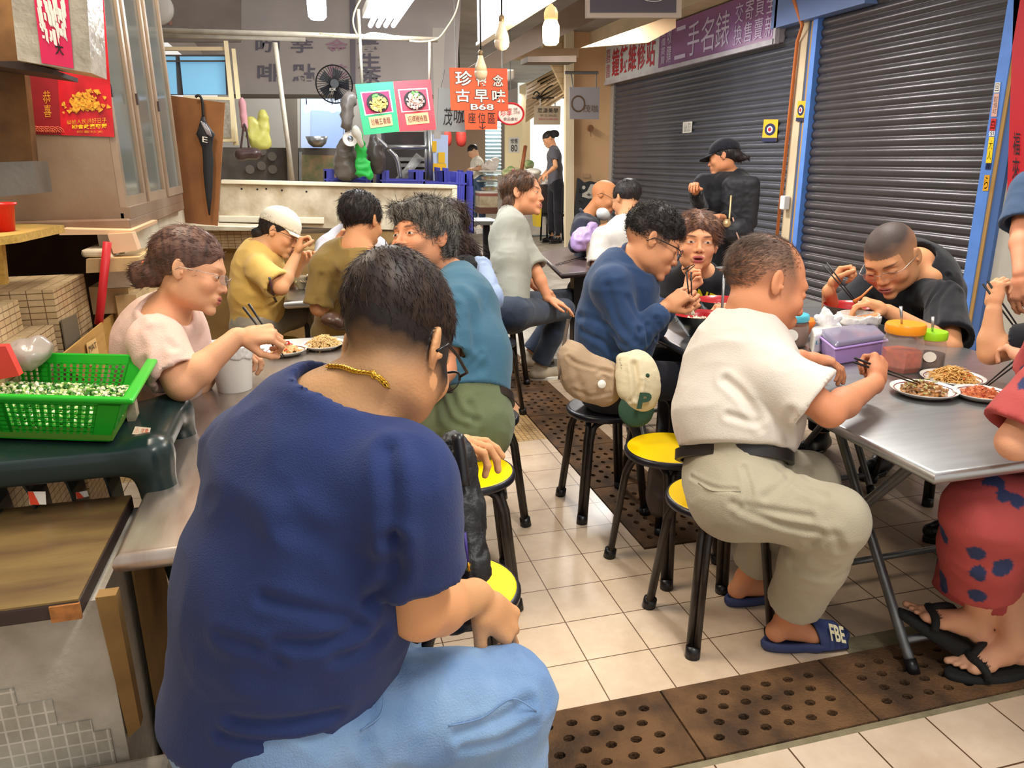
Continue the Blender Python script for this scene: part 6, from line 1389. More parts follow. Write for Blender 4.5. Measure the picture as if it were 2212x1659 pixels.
# lunch-box, jars, tissues, tub
def jar(px, rpx, hpx, z, label, lidc, fill, fillf, body='#efe4dc', spoon=None, sticker_=True, sq=False):
    c = az(*px, z); c[2] = z; d = pr(c)[0][2]; r = rpx*d/F; h = hpx*d/F; root = thing('condiment_jar', label, 'jar', c); n = 6 if sq else 28
    prof = [(.0, 0), (.86*r, 0), (r, .12*h), (r, .62*h), (.86*r, .78*h), (.84*r, .82*h)]
    mb = MB(); mb.lathe(c, prof, n if sq else 28); mb.build('jar_body', mat('jar_plastic', '#d8ccc4', rough=.08, alpha=.24, spec=.6), root, smooth=not sq)
    mb = MB(); mb.lathe(c+V(0, 0, .003), [(0, 0), (.82*r, 0), (.95*r, .12*h), (.95*r, fillf*h), (0, fillf*h)], n if sq else 28); mb.build('contents', fill, root, smooth=False)
    mb = MB(); mb.lathe(c+V(0, 0, .80*h), [(.0, 0), (.93*r, 0), (.96*r, .03*h), (.96*r, .15*h), (.90*r, .19*h), (.0, .195*h)], 36); mb.build('lid', lidc, root, smooth=True, angle=50)
    if spoon:
        mb = MB(); p0 = c+V(.3*r*spoon, -.1*r, .9*h); p1 = p0+V(.25*r*spoon, .0, .45*h); mb.tube([p0, p1], [.003, .006], 6); mb.build('spoon_handle', M_STEEL, root, smooth=True)
    if sticker_:
        t0 = math.atan2(-c[1], -c[0]); mb = MB(); s_ = .42*r; nn = V(math.cos(t0), math.sin(t0), 0); tt = V(-nn[1], nn[0], 0); cc = c+nn*(r*.97)+V(0, 0, .42*h)
        mb.add([cc+tt*s_*math.cos(t)+V(0, 0, s_*.9*math.sin(t))+nn*.004*(1+math.sin(t)*0) for t in np.linspace(0, 2*math.pi, 18, endpoint=False)], [tuple(range(18))]); mb.build('round_sticker', M_WHITE, root)
    return root
jar((1943, 800), 42, 105, ZT, 'square jar with orange lid holding chilli sauce', mat('lid_orange', '#f29a1c', rough=.35), mat('chilli', '#d2532a', rough=.4, noise=.3, nscale=60), .42, sq=True, spoon=-1, sticker_=False)
jar((2004, 800), 30, 88, ZT, 'round jar with lime green lid holding dark soy sauce', mat('lid_lime', '#9ce01e', rough=.35), mat('soy', '#3c1810', rough=.15), .42, spoon=-.6)
jar((1706, 746), 36, 70, ZT, 'jar with turquoise lid of brown sauce by the old man\'s face', mat('lid_teal', '#4fb4c8', rough=.35), mat('brown_sauce', '#7a4a34', rough=.3), .72, spoon=.8)
c = az(1728, 728, ZT); mb = MB(); mb.lathe(c, [(.03, 0), (.05, .05), (.062, .075), (.058, .078), (.045, .05), (0, .01)], 28); tag(mb.build('orange_bowl', mat('orange_pl', '#f0781c', rough=.35), smooth=True), 'small orange plastic bowl behind the turquoise lidded jar', 'bowl')
lb = thing('lunch_box', 'lilac plastic box with a clear smoky lid on the right table', 'box', az(1840, 780, ZT))
M_LIL = mat('lilac', '#b798dc', rough=.35)
P0 = [az(1762, 758, ZT), az(1800, 792, ZT), az(1912, 772, ZT), az(1880, 738, ZT)]
def prism(q, z0, z1, k0=1., k1=1.):
    q = [V(p_[0], p_[1], 0) for p_ in q]; c_ = sum(q)/len(q); n = len(q)
    v = [c_+(p_-c_)*k0+V(0, 0, z0) for p_ in q]+[c_+(p_-c_)*k1+V(0, 0, z1) for p_ in q]
    return v, [tuple(range(n)), tuple(range(2*n-1, n-1, -1))]+[(i, n+i, n+(i+1) % n, (i+1) % n) for i in range(n)]
mb = MB(); mb.add(*prism(P0, ZT, ZT+.062, .93, 1)); bevel(mb.build('box_body', M_LIL, lb), .006, 3)
mb = MB(); mb.add(*prism(P0, ZT+.060, ZT+.068, 1.04, 1.04)); bevel(mb.build('rim', M_LIL, lb), .003)
mb = MB(); mb.add(*prism(P0, ZT+.068, ZT+.088, 1.02, .92)); bevel(mb.build('lid', mat('smoky_lid', '#8d86a0', rough=.15, alpha=.8, spec=.6), lb), .008, 3)
ti = thing('tissue_pack', 'white tissue pack printed with blue petals and a tissue pulled up', 'tissues', az(1785, 745, ZT))
T0 = [az(1745, 752, ZT), az(1752, 770, ZT), az(1822, 752, ZT), az(1806, 726, ZT)]
mb = MB(); mb.add(*prism(T0, ZT, ZT+.085, .95, .9)); bevel(mb.build('pack', mat('tissue_pack_white', '#ece8e4', rough=.5), ti), .012, 3)
S = Sdf(); tc_ = sum(T0)/4; tc_[2] = ZT+.085
S.cone(tc_, tc_+V(-.01, 0, .04), .03, .022, .01); S.cone(tc_+V(-.01, 0, .03), tc_+V(-.02, 0, .075), .02, .005, .01); S.cone(tc_+V(.0, 0, .01), tc_+V(.045, 0, .03), .02, .012, .01); S.cone(tc_, tc_+V(-.05, 0, .035), .015, .012, .01)
P, Q = S.mesh(.004); P = crease(P, Q, (), .005, 40, 3); mk('tissue', P, Q, mat('tissue', '#f3f1ee', rough=.8), ti)
fq = [T0[1]+V(0, 0, .08), T0[2]+V(0, 0, .08), T0[2]+V(0, 0, .01), T0[1]+V(0, 0, .01)]
text_on(fq, .08, .3, .62, .52, 'Livia', mat('print_teal', '#3a9ab0', rough=.5), 'lettering', ti, .004)
for s, t, a in ((.7, .2, .5), (.82, .35, 2), (.75, .6, 1), (.85, .75, 2.5), (.6, .72, .2), (.3, .12, 1.4)):
    c = quadpt(fq, s, t); u_ = nrm(fq[1]-fq[0]); nn = nrm(np.cross(u_, V(0, 0, 1))); nn = -nn if np.dot(nn, c-CO) > 0 else nn
    mb = MB(); mb.add([c+nn*.004+u_*(.009*math.cos(k)*math.cos(a)-.004*math.sin(k)*math.sin(a))+V(0, 0, 1)*(.009*math.cos(k)*math.sin(a)+.004*math.sin(k)*math.cos(a)) for k in np.linspace(0, 6.28, 9, endpoint=False)], [tuple(range(9))]); mb.build('petal_print', mat('petal_blue', '#3a8fd0', rough=.5), ti)
def tub(px, rpx, hpx, label, tag_=None, z=ZT):
    c = az(*px, z); c[2] = z; d = pr(c)[0][2]; r = rpx*d/F; h = hpx*d/F; root = thing('plastic_tub', label, 'tub', c)
    mb = MB(); mb.lathe(c, [(0, 0), (.8*r, 0), (.93*r, .55*h), (.97*r, h), (.93*r, h), (.9*r, .6*h), (.7*r, .02*h)], 34, cap=False); mb.build('tub_wall', mat('tub_translucent', '#ece7df', rough=.35, alpha=.9), root, smooth=True, angle=50)
    S = Sdf(); S.cyl(c+V(0, 0, .70*h), c+V(0, 0, h*.95), .99*r, 1.03*r, .01); S.cyl(c+V(0, 0, .8*h), c+V(0, 0, h*1.3), .90*r, .93*r, .004, 's')
    P, Q = S.mesh(.0045); ang = np.arctan2(P[:, 1]-c[1], P[:, 0]-c[0]); P[:, 2] += .006*np.sin(ang*3)+.003*np.sin(ang*7+1); P = crease(P, Q, (), .004, 60, 4, (1, 1, .3)); mk('bag_liner', P, Q, mat('bag_film', '#efebe6', rough=.3, alpha=.85), root)
    mb = MB(); mb.lathe(c+V(0, 0, .01), [(0, 0), (.75*r, 0), (.86*r, .45*h), (0, .5*h)], 24); mb.build('contents', mat('tub_contents', '#e4d6b8', rough=.6), root, smooth=True)
    return root
tub((1849, 738), 42, 62, 'white plastic tub lined with a clear bag behind the lilac box')
tub((508, 840), 44, 105, 'white plastic tub lined with a bag on the left table')
# big red/black bowls
def bowl(c, r, h, label, outer, inner, fill=None, spoon=False, tilt=None, name='bowl'):
    root = thing(name, label, 'bowl', c); mb = MB()
    mb.lathe(c, [(0, 0), (.40*r, 0), (.42*r, .08*h), (.72*r, .45*h), (.92*r, .8*h), (r, h)], 40, cap=False); mb.build('outside', outer, root, smooth=True)
    mb = MB(); mb.lathe(c, [(r, h), (.975*r, h), (.90*r, .82*h), (.68*r, .5*h), (.38*r, .14*h), (0, .12*h)], 40, cap=False); mb.build('inside', inner, root, smooth=True)
    if fill:
        mb = MB(); mb.lathe(c, [(0, .62*h), (.80*r, .60*h)], 32, cap=False); mb.build('soup', fill, root)
        rg = random.Random(int(c[0]*1000)); mb = MB()
        for i in range(60):
            a = rg.uniform(0, 6.28); q = .7*r*rg.random()**.5; p_ = c+V(q*math.cos(a), q*math.sin(a), .63*h); t = rg.uniform(0, 6.28); mb.tube([p_, p_+V(.015*math.cos(t), .015*math.sin(t), .008), p_+V(.03*math.cos(t+.5), .03*math.sin(t+.5), .0)], .003, 5)
        tag(mb.build('noodles', mat('noodle_white', '#e8dcc4', rough=.5), root, smooth=True), kind='stuff')
    return root
M_BR = mat('bowl_red', '#b3232a', rough=.25, spec=.6); M_BK = mat('bowl_black', '#1d2320', rough=.22, spec=.6); M_BRK = mat('bowl_brown', '#5a4238', rough=.3)
c = az(1838, 656, .845); bowl(V(c[0], c[1], ZT), .112, .10, 'large red bowl tilted up before the man in the black t-shirt', M_BRK, M_BR, None)
c = az(1508, 676, .838); bowl(V(c[0], c[1], ZT), .105, .095, 'black and red bowl of noodles before the man in the blue jacket', M_BK, M_BR, mat('broth', '#b86a48', rough=.15))
c = az(1556, 646, .842); bowl(V(c[0], c[1], ZT+.0), .108, .10, 'red rimmed bowl of noodles before the woman in the black printed t-shirt', M_BK, M_BR, mat('broth', '#b86a48'))
c = ad(648, 586, 4.35); bowl(V(c[0], c[1], .751), 17*4.35/F*1.1, .075, 'pale bowl of noodles before the woman in the white cap', mat('bowl_grey', '#b9b2a0', rough=.35), mat('bowl_grey', '#b9b2a0'), mat('broth2', '#c9a06a', rough=.2))
c = ad(690, 582, 4.35); bowl(V(c[0]+.0, c[1], .751), .075, .085, 'second pale bowl beside the khaki shirted man', mat('bowl_grey', '#b9b2a0'), mat('bowl_grey', '#b9b2a0'))
c = az(1566, 612, .9)  # metal dish
c = ad(1566, 579, 3.25); mb = MB(); mb.lathe(c, [(0, -.012), (.025, -.012), (.035, 0), (.040, .002), (.034, .002), (0, -.008)], 28); mb.tube([c+V(0, 0, -.012), V(c[0], c[1], .70)], .006, 8); tag(mb.build('steel_dish', M_STEEL, smooth=True), 'small steel dish on a stem beside the woman in black', 'dish')
# crumpled tissue scrap, crumbs
blob('tissue_scrap', mat('scrap', '#f0dcc4', rough=.8), 'crumpled tissue scrap by the old man\'s left hand', 'tissue', [(1778, 795, 12, 5, .012), (1770, 797, 6, 4, .01)], float(az(1778, 795, ZT)[1]), .003, rough=.002, rs=90)
# back table items
c = az(1277, 562, .736); mb = MB(); r = 13*pr(c)[0][2]/F; mb.lathe(c, [(0, 0), (.78*r, 0), (r, 2.9*r), (1.05*r, 3.0*r), (1.05*r, 3.2*r), (0, 3.25*r)], 24); tag(mb.build('paper_cup', mat('paper_cup', '#dcd3bd', rough=.5), smooth=True, angle=40), 'lidded paper cup on the brown table', 'cup')
plate((1290, 562), 26, 'small yellow food plate on the brown table', mat('yellow_food', '#e8c050', rough=.5), 40, 'chop', z=.736, seed=9)
chopsticks(az(1200, 572, .74), az(1262, 556, .74), 'black chopsticks lying on the brown table')
blob('lilac_bag', mat('lilac_bag', '#b49ad0', rough=.4, bump=.4, bscale=30), 'lilac plastic bag on the brown table before the masked man', 'bag', [(1262, 515, 25, 24, .08), (1280, 495, 10, 16, .05), (1246, 528, 12, 14, .06)], 5.35, .01, rough=.012, rs=18)
# ------------------------------------------------------------------ left foreground
b = thing('brown_board', 'thick chipped brown tabletop board in the left foreground', 'board', (-.8, 1.6, .66))
zb = .70
mb = MB(); mb.bb((-1.1, 1.385, zb-.035), (-.462, 1.855, zb-.004)); bevel(mb.build('edge', M_DARKED, b), .003)
mb = MB(); mb.bb((-1.1, 1.387, zb-.004), (-.464, 1.853, zb)); mb.build('laminate', M_WOODB, b)
mb = MB(); mb.box((-.487, 1.384, zb-.022), (.05, .008, .032), mi=0); mb.build('chipped_corner', mat('raw_chip', '#b5763e', rough=.9, noise=.4, nscale=60), b)
cb_ = thing('concrete_block', 'concrete block partly faced with small grey mosaic tiles under the brown board', 'block', (-.8, 1.5, 0))
mb = MB(); mb.bb((-1.3, 1.44, 0), (-.445, 1.86, zb-.037)); mb.build('block_body', M_CONC, cb_)
mb = MB(); P = []; x0 = -1.3
stepsx = [(-.50, .40), (-.56, .46), (-.62, .50), (-.68, .54), (-.74, .57), (-.80, .60)]
prev = -.47; zt_ = .37
for xx, zz in stepsx:
    mb.bb((xx, 1.436, .0), (prev, 1.44, zt_)); prev = xx; zt_ = zz
mb.bb((-1.3, 1.436, .0), (prev, 1.44, zt_)); mb.build('mosaic_face', M_MOSG, cb_)
mb = MB(); mb.slab([V(-.44, 1.40, .69), V(-.405, 1.40, .69), V(-.415, 1.44, .36), V(-.44, 1.44, .34)], V(0, .03, 0)); 
tag(mb.build('timber_strip', mat('old_timber', '#94713f', rough=.8, noise=.3, nscale=10)), 'narrow timber strip along the corner of the concrete block', 'strip')
mb = MB(); mb.bb((-.43, 1.62, .0), (-.425, 1.9, .70)); tag(mb.build('board_panel', mat('old_timber', '#94713f')), 'brown board panel between the concrete block and the steel table', 'panel')
lowb = MB(); lowb.bb((-1.3, 1.30, 0), (-.36, 1.43, .30)); tag(bevel(lowb.build('concrete_step', M_CONC), .015), 'rough concrete step at the foot of the tiled block', 'step')
# dark green stools, nested
def gstool(dx, dy, dz, label, top=False):
    cx_, cy_, h = -.72+dx, 1.98+dy, .845+dz; root = thing('plastic_stool', label, 'stool', (cx_, cy_, 0), 'nested dark green plastic stools')
    w_, d_ = .36, .20
    S = Sdf(); S.box(V(cx_, cy_, h-.03), (w_, d_, .03), None, .028, .02)
    for sx in (-1, 1):
        for sy in (-1, 1):
            a = V(cx_+sx*(w_-.04), cy_+sy*(d_-.03), h-.04); S.cone(a, V(cx_+sx*(w_+.015), cy_+sy*(d_+.01), .42), .045, .035, .05)
    S.box(V(cx_, cy_-d_-.0, h-.035), (w_-.02, .012, .03), None, .01, .02)
    P, Q = S.mesh(.008); mk('body', P, Q, M_DKGR, root); return root
gs = gstool(0, 0, 0, 'dark green plastic stool under the green basket, topmost and nearest', True)
for k in range(4):
    x = -.78+k*.072; mb = MB(); pts = crv([V(x-.10, 1.80+.03*k, .80), V(x-.02, 1.80+.03*k, .795), V(x+.035, 1.80+.03*k, .74), V(x+.05, 1.80+.03*k, .55)], 6)
    rings = [[p_+V(0, 0, 0), p_+V(.004, 0, .004), p_+V(.004, .10, .004), p_+V(0, .10, 0)] for p_ in pts]; mb.loft(rings)
    t_ = tag(mb.build('nested_stool_edge', M_DKGR, smooth=False), 'curved dark edge of a nested stool inside the stack, number %s from the left' % ('one', 'two', 'three', 'four')[k], 'stool', 'nested dark green plastic stools')
for k, px in enumerate((((60, 1062), (98, 1062), (100, 1090), (64, 1090)), ((163, 1064), (188, 1060), (192, 1072), (166, 1078)))):
    q = [ay(*p_, 1.795+.03*k*2-.006) for p_ in px]; mb = MB(); mb.slab(q, V(0, .001, 0)); o = tag(mb.build('sticker', M_WHITE), 'white and red prohibition sticker inside the stool stack, %s' % ('left one' if k == 0 else 'right one'), 'sticker')
    mb = MB(); mb.slab([quadpt(q, s, t)-V(0, .001, 0) for s, t in ((0, .0), (.3, .0), (.6, 1), (0.05, 1))], V(0, .0005, 0)); mb.build('red_print', mat('prt_red', '#e04828', rough=.5), o)
q = [az(285, 938, .8465), az(292, 921, .8465), az(326, 924, .8465), az(322, 940, .8465)]; mb = MB(); mb.add(q, [(0, 1, 2, 3)]); o = tag(mb.build('sticker', mat('label_orange2', '#f0d8c0', rough=.4)), 'orange and white label on top of the dark green stool', 'sticker'); text_on([q[1], q[2], q[3], q[0]], .1, .2, .9, .8, '⚠ 注意', mat('prt_red', '#e04828'), 'lettering', o, .001)
mb = MB(); mb.tube([az(275, 925, .86)+V(0, 0, -.01), ad(282, 875, 2.0)], .012, 8); mb.tube([ad(282, 875, 2.0), ad(276, 870, 2.0)], .012, 8)
mb = MB(); mb.slab([ay(*p_, 1.98) for p_ in ((268, 882), (290, 868), (296, 900), (282, 934))], V(0, .03, 0)); tag(mb.build('worn_bracket', mat('worn_white', '#b9aa90', rough=.7, noise=.4, nscale=40)), 'worn whitish bracket standing at the right side of the green basket', 'bracket')
# green basket with chopped spring onion
bk = thing('green_basket', 'bright green perforated plastic basket full of chopped spring onions', 'basket', (-.70, 2.02, .847))
A = az(238, 953, .852); B = az(288, 868, .852); lft = V(-.52, .0, 0)+V(0, .20, 0); lft = nrm(az(0, 945, .852)-A)*.50
Cb = [A, B, B+lft, A+lft]; cc = sum(Cb)/4; hT = .115
TOP = [cc+(p_-cc)*1.22+V(0, 0, hT) for p_ in Cb]
def side_wall(a0, a1, b1, b0, nx, nz):
    """bars leaving square openings between bottom edge a and top edge b"""
    mb = MB(); f = lambda s, t: (np.asarray(a0)*(1-s)+np.asarray(a1)*s)*(1-t)+(np.asarray(b0)*(1-s)+np.asarray(b1)*s)*t
    nn = nrm(np.cross(f(1, 0)-f(0, 0), f(0, 1)-f(0, 0)))*.0022
    def bar(s0, t0, s1, t1): q_ = [f(s0, t0), f(s1, t0), f(s1, t1), f(s0, t1)]; mb.slab(q_, nn)
    bar(0, 0, 1, .10); bar(0, .84, 1, 1); bar(0, 0, .09, 1); bar(.91, 0, 1, 1); bar(.47, .1, .53, .84)
    w_ = .40/nx
    for k in range(nx+1):
        for base in (.09, .52): s = base+k*.385/nx; bar(s-w_*.24, .1, s+w_*.24, .84)
    for k in range(nz+1): t = .12+k*.71/nz; bar(.09, t-.014, .91, t+.014)
    return mb
for i, nx in ((0, 14), (1, 12), (2, 14), (3, 12)):
    j = (i+1) % 4; side_wall(Cb[i], Cb[j], TOP[j], TOP[i], nx if i % 2 else nx+2, 7).build('side', M_GREEN, bk)
mb = MB(); mb.slab(Cb, V(0, 0, .003)); mb.build('bottom', M_GREEN, bk)
mb = MB(); R1 = [cc+(p_-cc)*1.22+V(0, 0, hT-.012) for p_ in Cb]; R2 = [cc+(p_-cc)*1.34+V(0, 0, hT-.008) for p_ in Cb]; R3 = [cc+(p_-cc)*1.34+V(0, 0, hT+.004) for p_ in Cb]; R4 = [cc+(p_-cc)*1.22+V(0, 0, hT+.006) for p_ in Cb]
v = R1+R2+R3+R4; f = []
for i in range(4):
    j = (i+1) % 4
    for k in range(4): f.append((k*4+i, k*4+j, ((k+1) % 4)*4+j, ((k+1) % 4)*4+i))
mb.add(v, f); bevel(mb.build('rim', M_GREEN, bk), .006, 3)
mb = MB(); rg = random.Random(3); mcol = []
for i in range(2600):
    s, t = rg.random(), rg.random(); q = quadpt([cc+(p_-cc)*1.06 for p_ in Cb], s, t); e = min(s, 1-s, t, 1-t); h = .032+.030*min(1, e*3.5)+.008*rg.random()
    q = q+V(0, 0, h); r = rg.uniform(.0028, .0055); L = rg.uniform(.0015, .005); u_ = nrm([rg.gauss(0, 1), rg.gauss(0, 1), rg.gauss(0, 1)])
    mb.cur = rg.choices((0, 1, 2, 3), (4, 3, 4, 3))[0]; a = nrm(np.cross(u_, V(.3, .5, .8))); b_ = np.cross(u_, a)
    ring = [q+r*(a*math.cos(k)+b_*math.sin(k)) for k in np.linspace(0, 6.28, 7, endpoint=False)]; mb.loft([[p_-u_*L for p_ in ring], [p_+u_*L for p_ in ring]])
mb.cur = 0; v, f = prism([cc+(p_-cc)*1.03 for p_ in Cb], .852+.003, .852+.034, 1, 1.04); mb.add(v, f, 2)
o = mb.build('chopped_spring_onions', [mat('onion_white', '#f0ecd0', rough=.5), mat('onion_pale', '#c8d890', rough=.5), mat('onion_green', '#5f9a34', rough=.5), mat('onion_dark', '#2f6a26', rough=.5)]); o.name = 'chopped_spring_onions'
tag(o, 'chopped spring onions heaped in the green basket', 'spring onions', kind='stuff')
# ------------------------------------------------------------------ the people
I = lambda a, b, c: CR*a+CU*b+_f*c
D_ = ad
BIG = (.17, .12, .17, .125, .195, .115)
MED = (.15, .105, .145, .10, .18, .10)
HM = lambda n, c, c2=None, r=.42: mat('hair_'+n, c, rough=r+.12, noise=.35, nscale=70, col2=c2, stretch=(1, .3, .3), spec=.4)
H_BLK = HM('black', '#1c1718', '#2e2624'); H_BRN = HM('brown', '#4a3226', '#2e1f1a'); H_GRY = HM('grey', '#8a857e', '#3e3a38'); H_LBR = HM('light_brown', '#6e4c34', '#3c2a20'); H_RBR = HM('red_brown', '#6e4e42', '#46312b')
DOWN = lambda X: np.stack([X[:, 0]*2, -.3+X[:, 1]*2, -1+0*X[:, 0]], 1)
FWD = lambda X: np.stack([X[:, 0]*1.5, 1+0*X[:, 0], -.25+0*X[:, 0]], 1)
BACK = lambda X: np.stack([X[:, 0]*.5, -1+0*X[:, 0], -.4+0*X[:, 0]], 1)
CAPH = [('e', (0, -.02, .044), (.083, .104, .089)), ('-', (0, .112, -.035), (.07, .075, .088)), ('-', (.092, .0, -.022), (.03, .034, .046)), ('-', (-.092, .0, -.022), (.03, .034, .046)), ('b', (0, 0, -.122), (.2, .2, .055))]
def shade(col, fn): 
    c = np.array(srgb(col)[:3])
    def f(P, C, X): m = np.clip(fn(X), 0, 1)[:, None]; m = m*((np.linalg.norm(X, axis=1) < .142)&(X[:, 1] < .11))[:, None]; return C*(1-m)+c*m
    return f
M_BLKT = cloth('black', '#1b1c22', noise=.1); M_NAVY = cloth('navy', '#2a3868', '#25315c', bump=.3, bscale=420, sheen=.1)
M_CUFF = mat('belt_black', '#211d1c', rough=.4)
def belt(D, par, px, m=M_CUFF, w_=.017, label=None, loops=None, surf='trousers', lift=.003, name='belt'):
    """strap over the surface along picture points"""
    P, Q, o = D[surf]; N = normals(P, Q); pts = px_on(P, N, px, 30); pts = crv(pts, 5); mb = MB(); R_ = []
    for i, p_ in enumerate(pts):
        t = nrm(pts[min(i+1, len(pts)-1)]-pts[max(i-1, 0)]); j = np.argmin(np.linalg.norm(P-p_, axis=1)); n_ = N[j]; b = nrm(np.cross(t, n_))
        R_.append([p_+n_*lift+b*w_, p_+n_*(lift+.003)+b*w_*.9, p_+n_*(lift+.003)-b*w_*.9, p_+n_*lift-b*w_, p_-n_*.004-b*w_, p_-n_*.004+b*w_])
    mb.loft(R_); return tag(mb.build(name, m, par, smooth=True, angle=50), label)
def belt_ring(D, par, h, m=M_CUFF, w_=.016, label=None, name='belt'):
    P, Q, o = D['trousers']; c = D['pelvis']+D['up']*h; X = P-c; hh = X@D['up']; a = X@D['sd']; fz = perp(D['fw'], D['up']); b = X@fz; k = np.abs(hh) < .02; th = np.arctan2(b[k], a[k]); r = np.hypot(a[k], b[k]); n = 48; R_ = []
    rad = []
    for i in range(n):
        t = -math.pi+2*math.pi*i/n; dd = np.abs((th-t+math.pi) % (2*math.pi)-math.pi); mm = dd < .12; rad.append(min(r[mm].max(), .142 if math.sin(t) > .72 else .21) if mm.any() else .14)
    rad = np.array(rad); rad = np.maximum(rad, np.maximum(np.roll(rad, 1), np.roll(rad, -1))); rad = (rad+np.roll(rad, 1)+np.roll(rad, -1))/3+.007
    sdp = perp(D['sd'], D['up']); R_ = []
    for z, e in ((-w_, 0), (-w_*.9, .004), (w_*.9, .004), (w_, 0), (w_, -.012), (-w_, -.012), (-w_, 0)):
        R_.append([c+D['up']*z+(sdp*math.cos(t)+fz*math.sin(t))*(rad[i]+e) for i, t in enumerate(np.linspace(-math.pi, math.pi, n, endpoint=False))])
    mb = MB(); mb.loft(R_, cap=False); return tag(mb.build(name, m, par, smooth=True, angle=50), label)
def tube_on(D, par, px, r, m, name, surf='shirt', lift=.001, n=6):
    P, Q, o = D[surf]; N = normals(P, Q); pts = px_on(P, N, px, 25); pts = [p_+N[np.argmin(np.linalg.norm(P-p_, axis=1))]*lift for p_ in pts]; mb = MB(); mb.tube(crv(pts, 5), r, n); return mb.build(name, m, par, smooth=True)
# ---- 1 man in navy
hf = I(.36, -.46, .88); hu = I(.20, .92, .42)
navy_creases = [([(855, 1180), (840, 1260), (800, 1310)], .012, .012), ([(560, 1290), (680, 1320), (780, 1345)], .010, .006), ([(600, 1400), (700, 1385), (790, 1355)], .010, .007), ([(470, 1380), (560, 1410), (600, 1440)], .010, .004),
    ([(620, 1140), (740, 1200), (835, 1230)], .016, .004), ([(640, 1110), (700, 1150), (850, 1180)], .014, .003), ([(500, 1560), (620, 1570), (740, 1540)], .010, .006), ([(470, 1590), (600, 1610), (700, 1600)], .009, .005), ([(845, 960), (850, 1060), (855, 1170)], .012, .008), ([(740, 1420), (790, 1400), (830, 1370)], .012, .005), ([(560, 1100), (640, 1260), (700, 1330)], .03, -.004), ([(420, 1440), (520, 1500), (640, 1520)], .02, -.003)]
pel = az(600, 1480, .64); nk = D_(728, 850, 1.14)
jean_cr = [([(800, 1420), (815, 1520), (800, 1600)], .006, .004), ([(900, 1440), (930, 1480), (920, 1540)], .012, .003), ([(1010, 1420), (1050, 1470), (1100, 1500)], .02, -.003), ([(1000, 1590), (1080, 1560), (1150, 1510)], .010, .008), ([(1010, 1620), (1090, 1600), (1160, 1560)], .009, .006), ([(860, 1430), (875, 1500), (850, 1570)], .014, .003)]
m = mat('jeans_light', '#86a6cc', rough=.85, noise=.3, nscale=7, col2='#6688b6', bump=.35, bscale=330, detail=8, sheen=.1)
root, Hd, DD = person('man in a navy t-shirt and light jeans with his back to us in the foreground', (.80, .45), pel, nk, D_(858, 752, 1.16), hf, hu, skin='#d09a6c', hs=1.06, hw=.88,
    shirt=M_NAVY, trousers=(m, dict(thigh=.108, knee=.088, hem=.08, len=.95)), vox=.0038, cvox=.0065, sl=D_(545, 965, 1.26), sr=D_(872, 1022, 1.06), er=D_(905, 1318, 1.13), wr=D_(1030, 1288, 1.30), el=D_(640, 1150, 1.6), wl=D_(905, 990, 1.52),
    hands={'r': dict(fwd=I(.55, -.62, .45), palm=I(-.3, -.5, .8), curl=(.35, .4, .45, .5), thumb=.3, s=1.02), 'l': dict(fwd=I(.9, .3, -.1), palm=I(0, -1, .2), curl=(.35, .5, .6, .7), s=1.0)},
    torso=(.172, .150, .175, .152, .18, .125), build=1.0, hemw=.014, hcutz=.615, sleeve=.68, creases=navy_creases, tcreases=jean_cr, armr=1.12, cuffr=1.0, neckr=.94, neckcut=.067, knee={'r': az(1085, 1515, .565), 'l': V(.08, 1.50, .52)}, ankle={'r': V(*(az(1085, 1515, .565)[:2]-np.array([.05, .03])), .1), 'l': V(.10, 1.58, .1)},
    Hx=dict(fat=.012, eye=.2), hem=-.155, trough=.007, rough=.005, feet=False, shoes=(M_BLK, M_WHITEP), ncol=shade('#231b19', lambda X: (X[:, 2]+.078+.22*np.maximum(X[:, 1], 0)+.006*noise3(X, 60, 2))*15*(1-1.0*(np.abs(X[:, 0]) > .0675)*(X[:, 2] < .03)*(np.abs(X[:, 1]) < .04))*(X[:, 1] < .06)*.95), sgap=.014, thigh=1.05)
H_NV = HM('dark_brown', '#241a18', '#3a2a22')
hair_obj(Hd, root, H_NV, [('e', (0, -.018, .052), (.0815, .106, .086)), ('-', (0, .112, -.03), (.075, .07, .088)), ('-', (.095, .0, -.02), (.03, .05, .055)), ('-', (-.095, .0, -.02), (.03, .05, .055)), ('b', (0, 0, -.115), (.2, .2, .095))],
    lambda X: np.stack([X[:, 0]*5+.3, .6+X[:, 1]*3, -.6-X[:, 2]*2], 1), n=9000, L=.020, r=.0007, vox=.004, rough=.0016, lift=.10, curlk=.5, seed=5)
g_ = glasses(Hd, root, M_BLK, M_GLASS, th=.0022, rim='top', label='black half rim glasses')
tube_on(DD, root, ((990, 1560), (1060, 1535), (1130, 1508), (1172, 1520)), .0013, mat('seam_denim', '#6d8db8'), 'side_seam', 'trousers')
tube_on(DD, root, ((835, 1440), (838, 1520), (800, 1580)), .0013, mat('seam_denim', '#6d8db8'), 'pocket_edge', 'trousers')
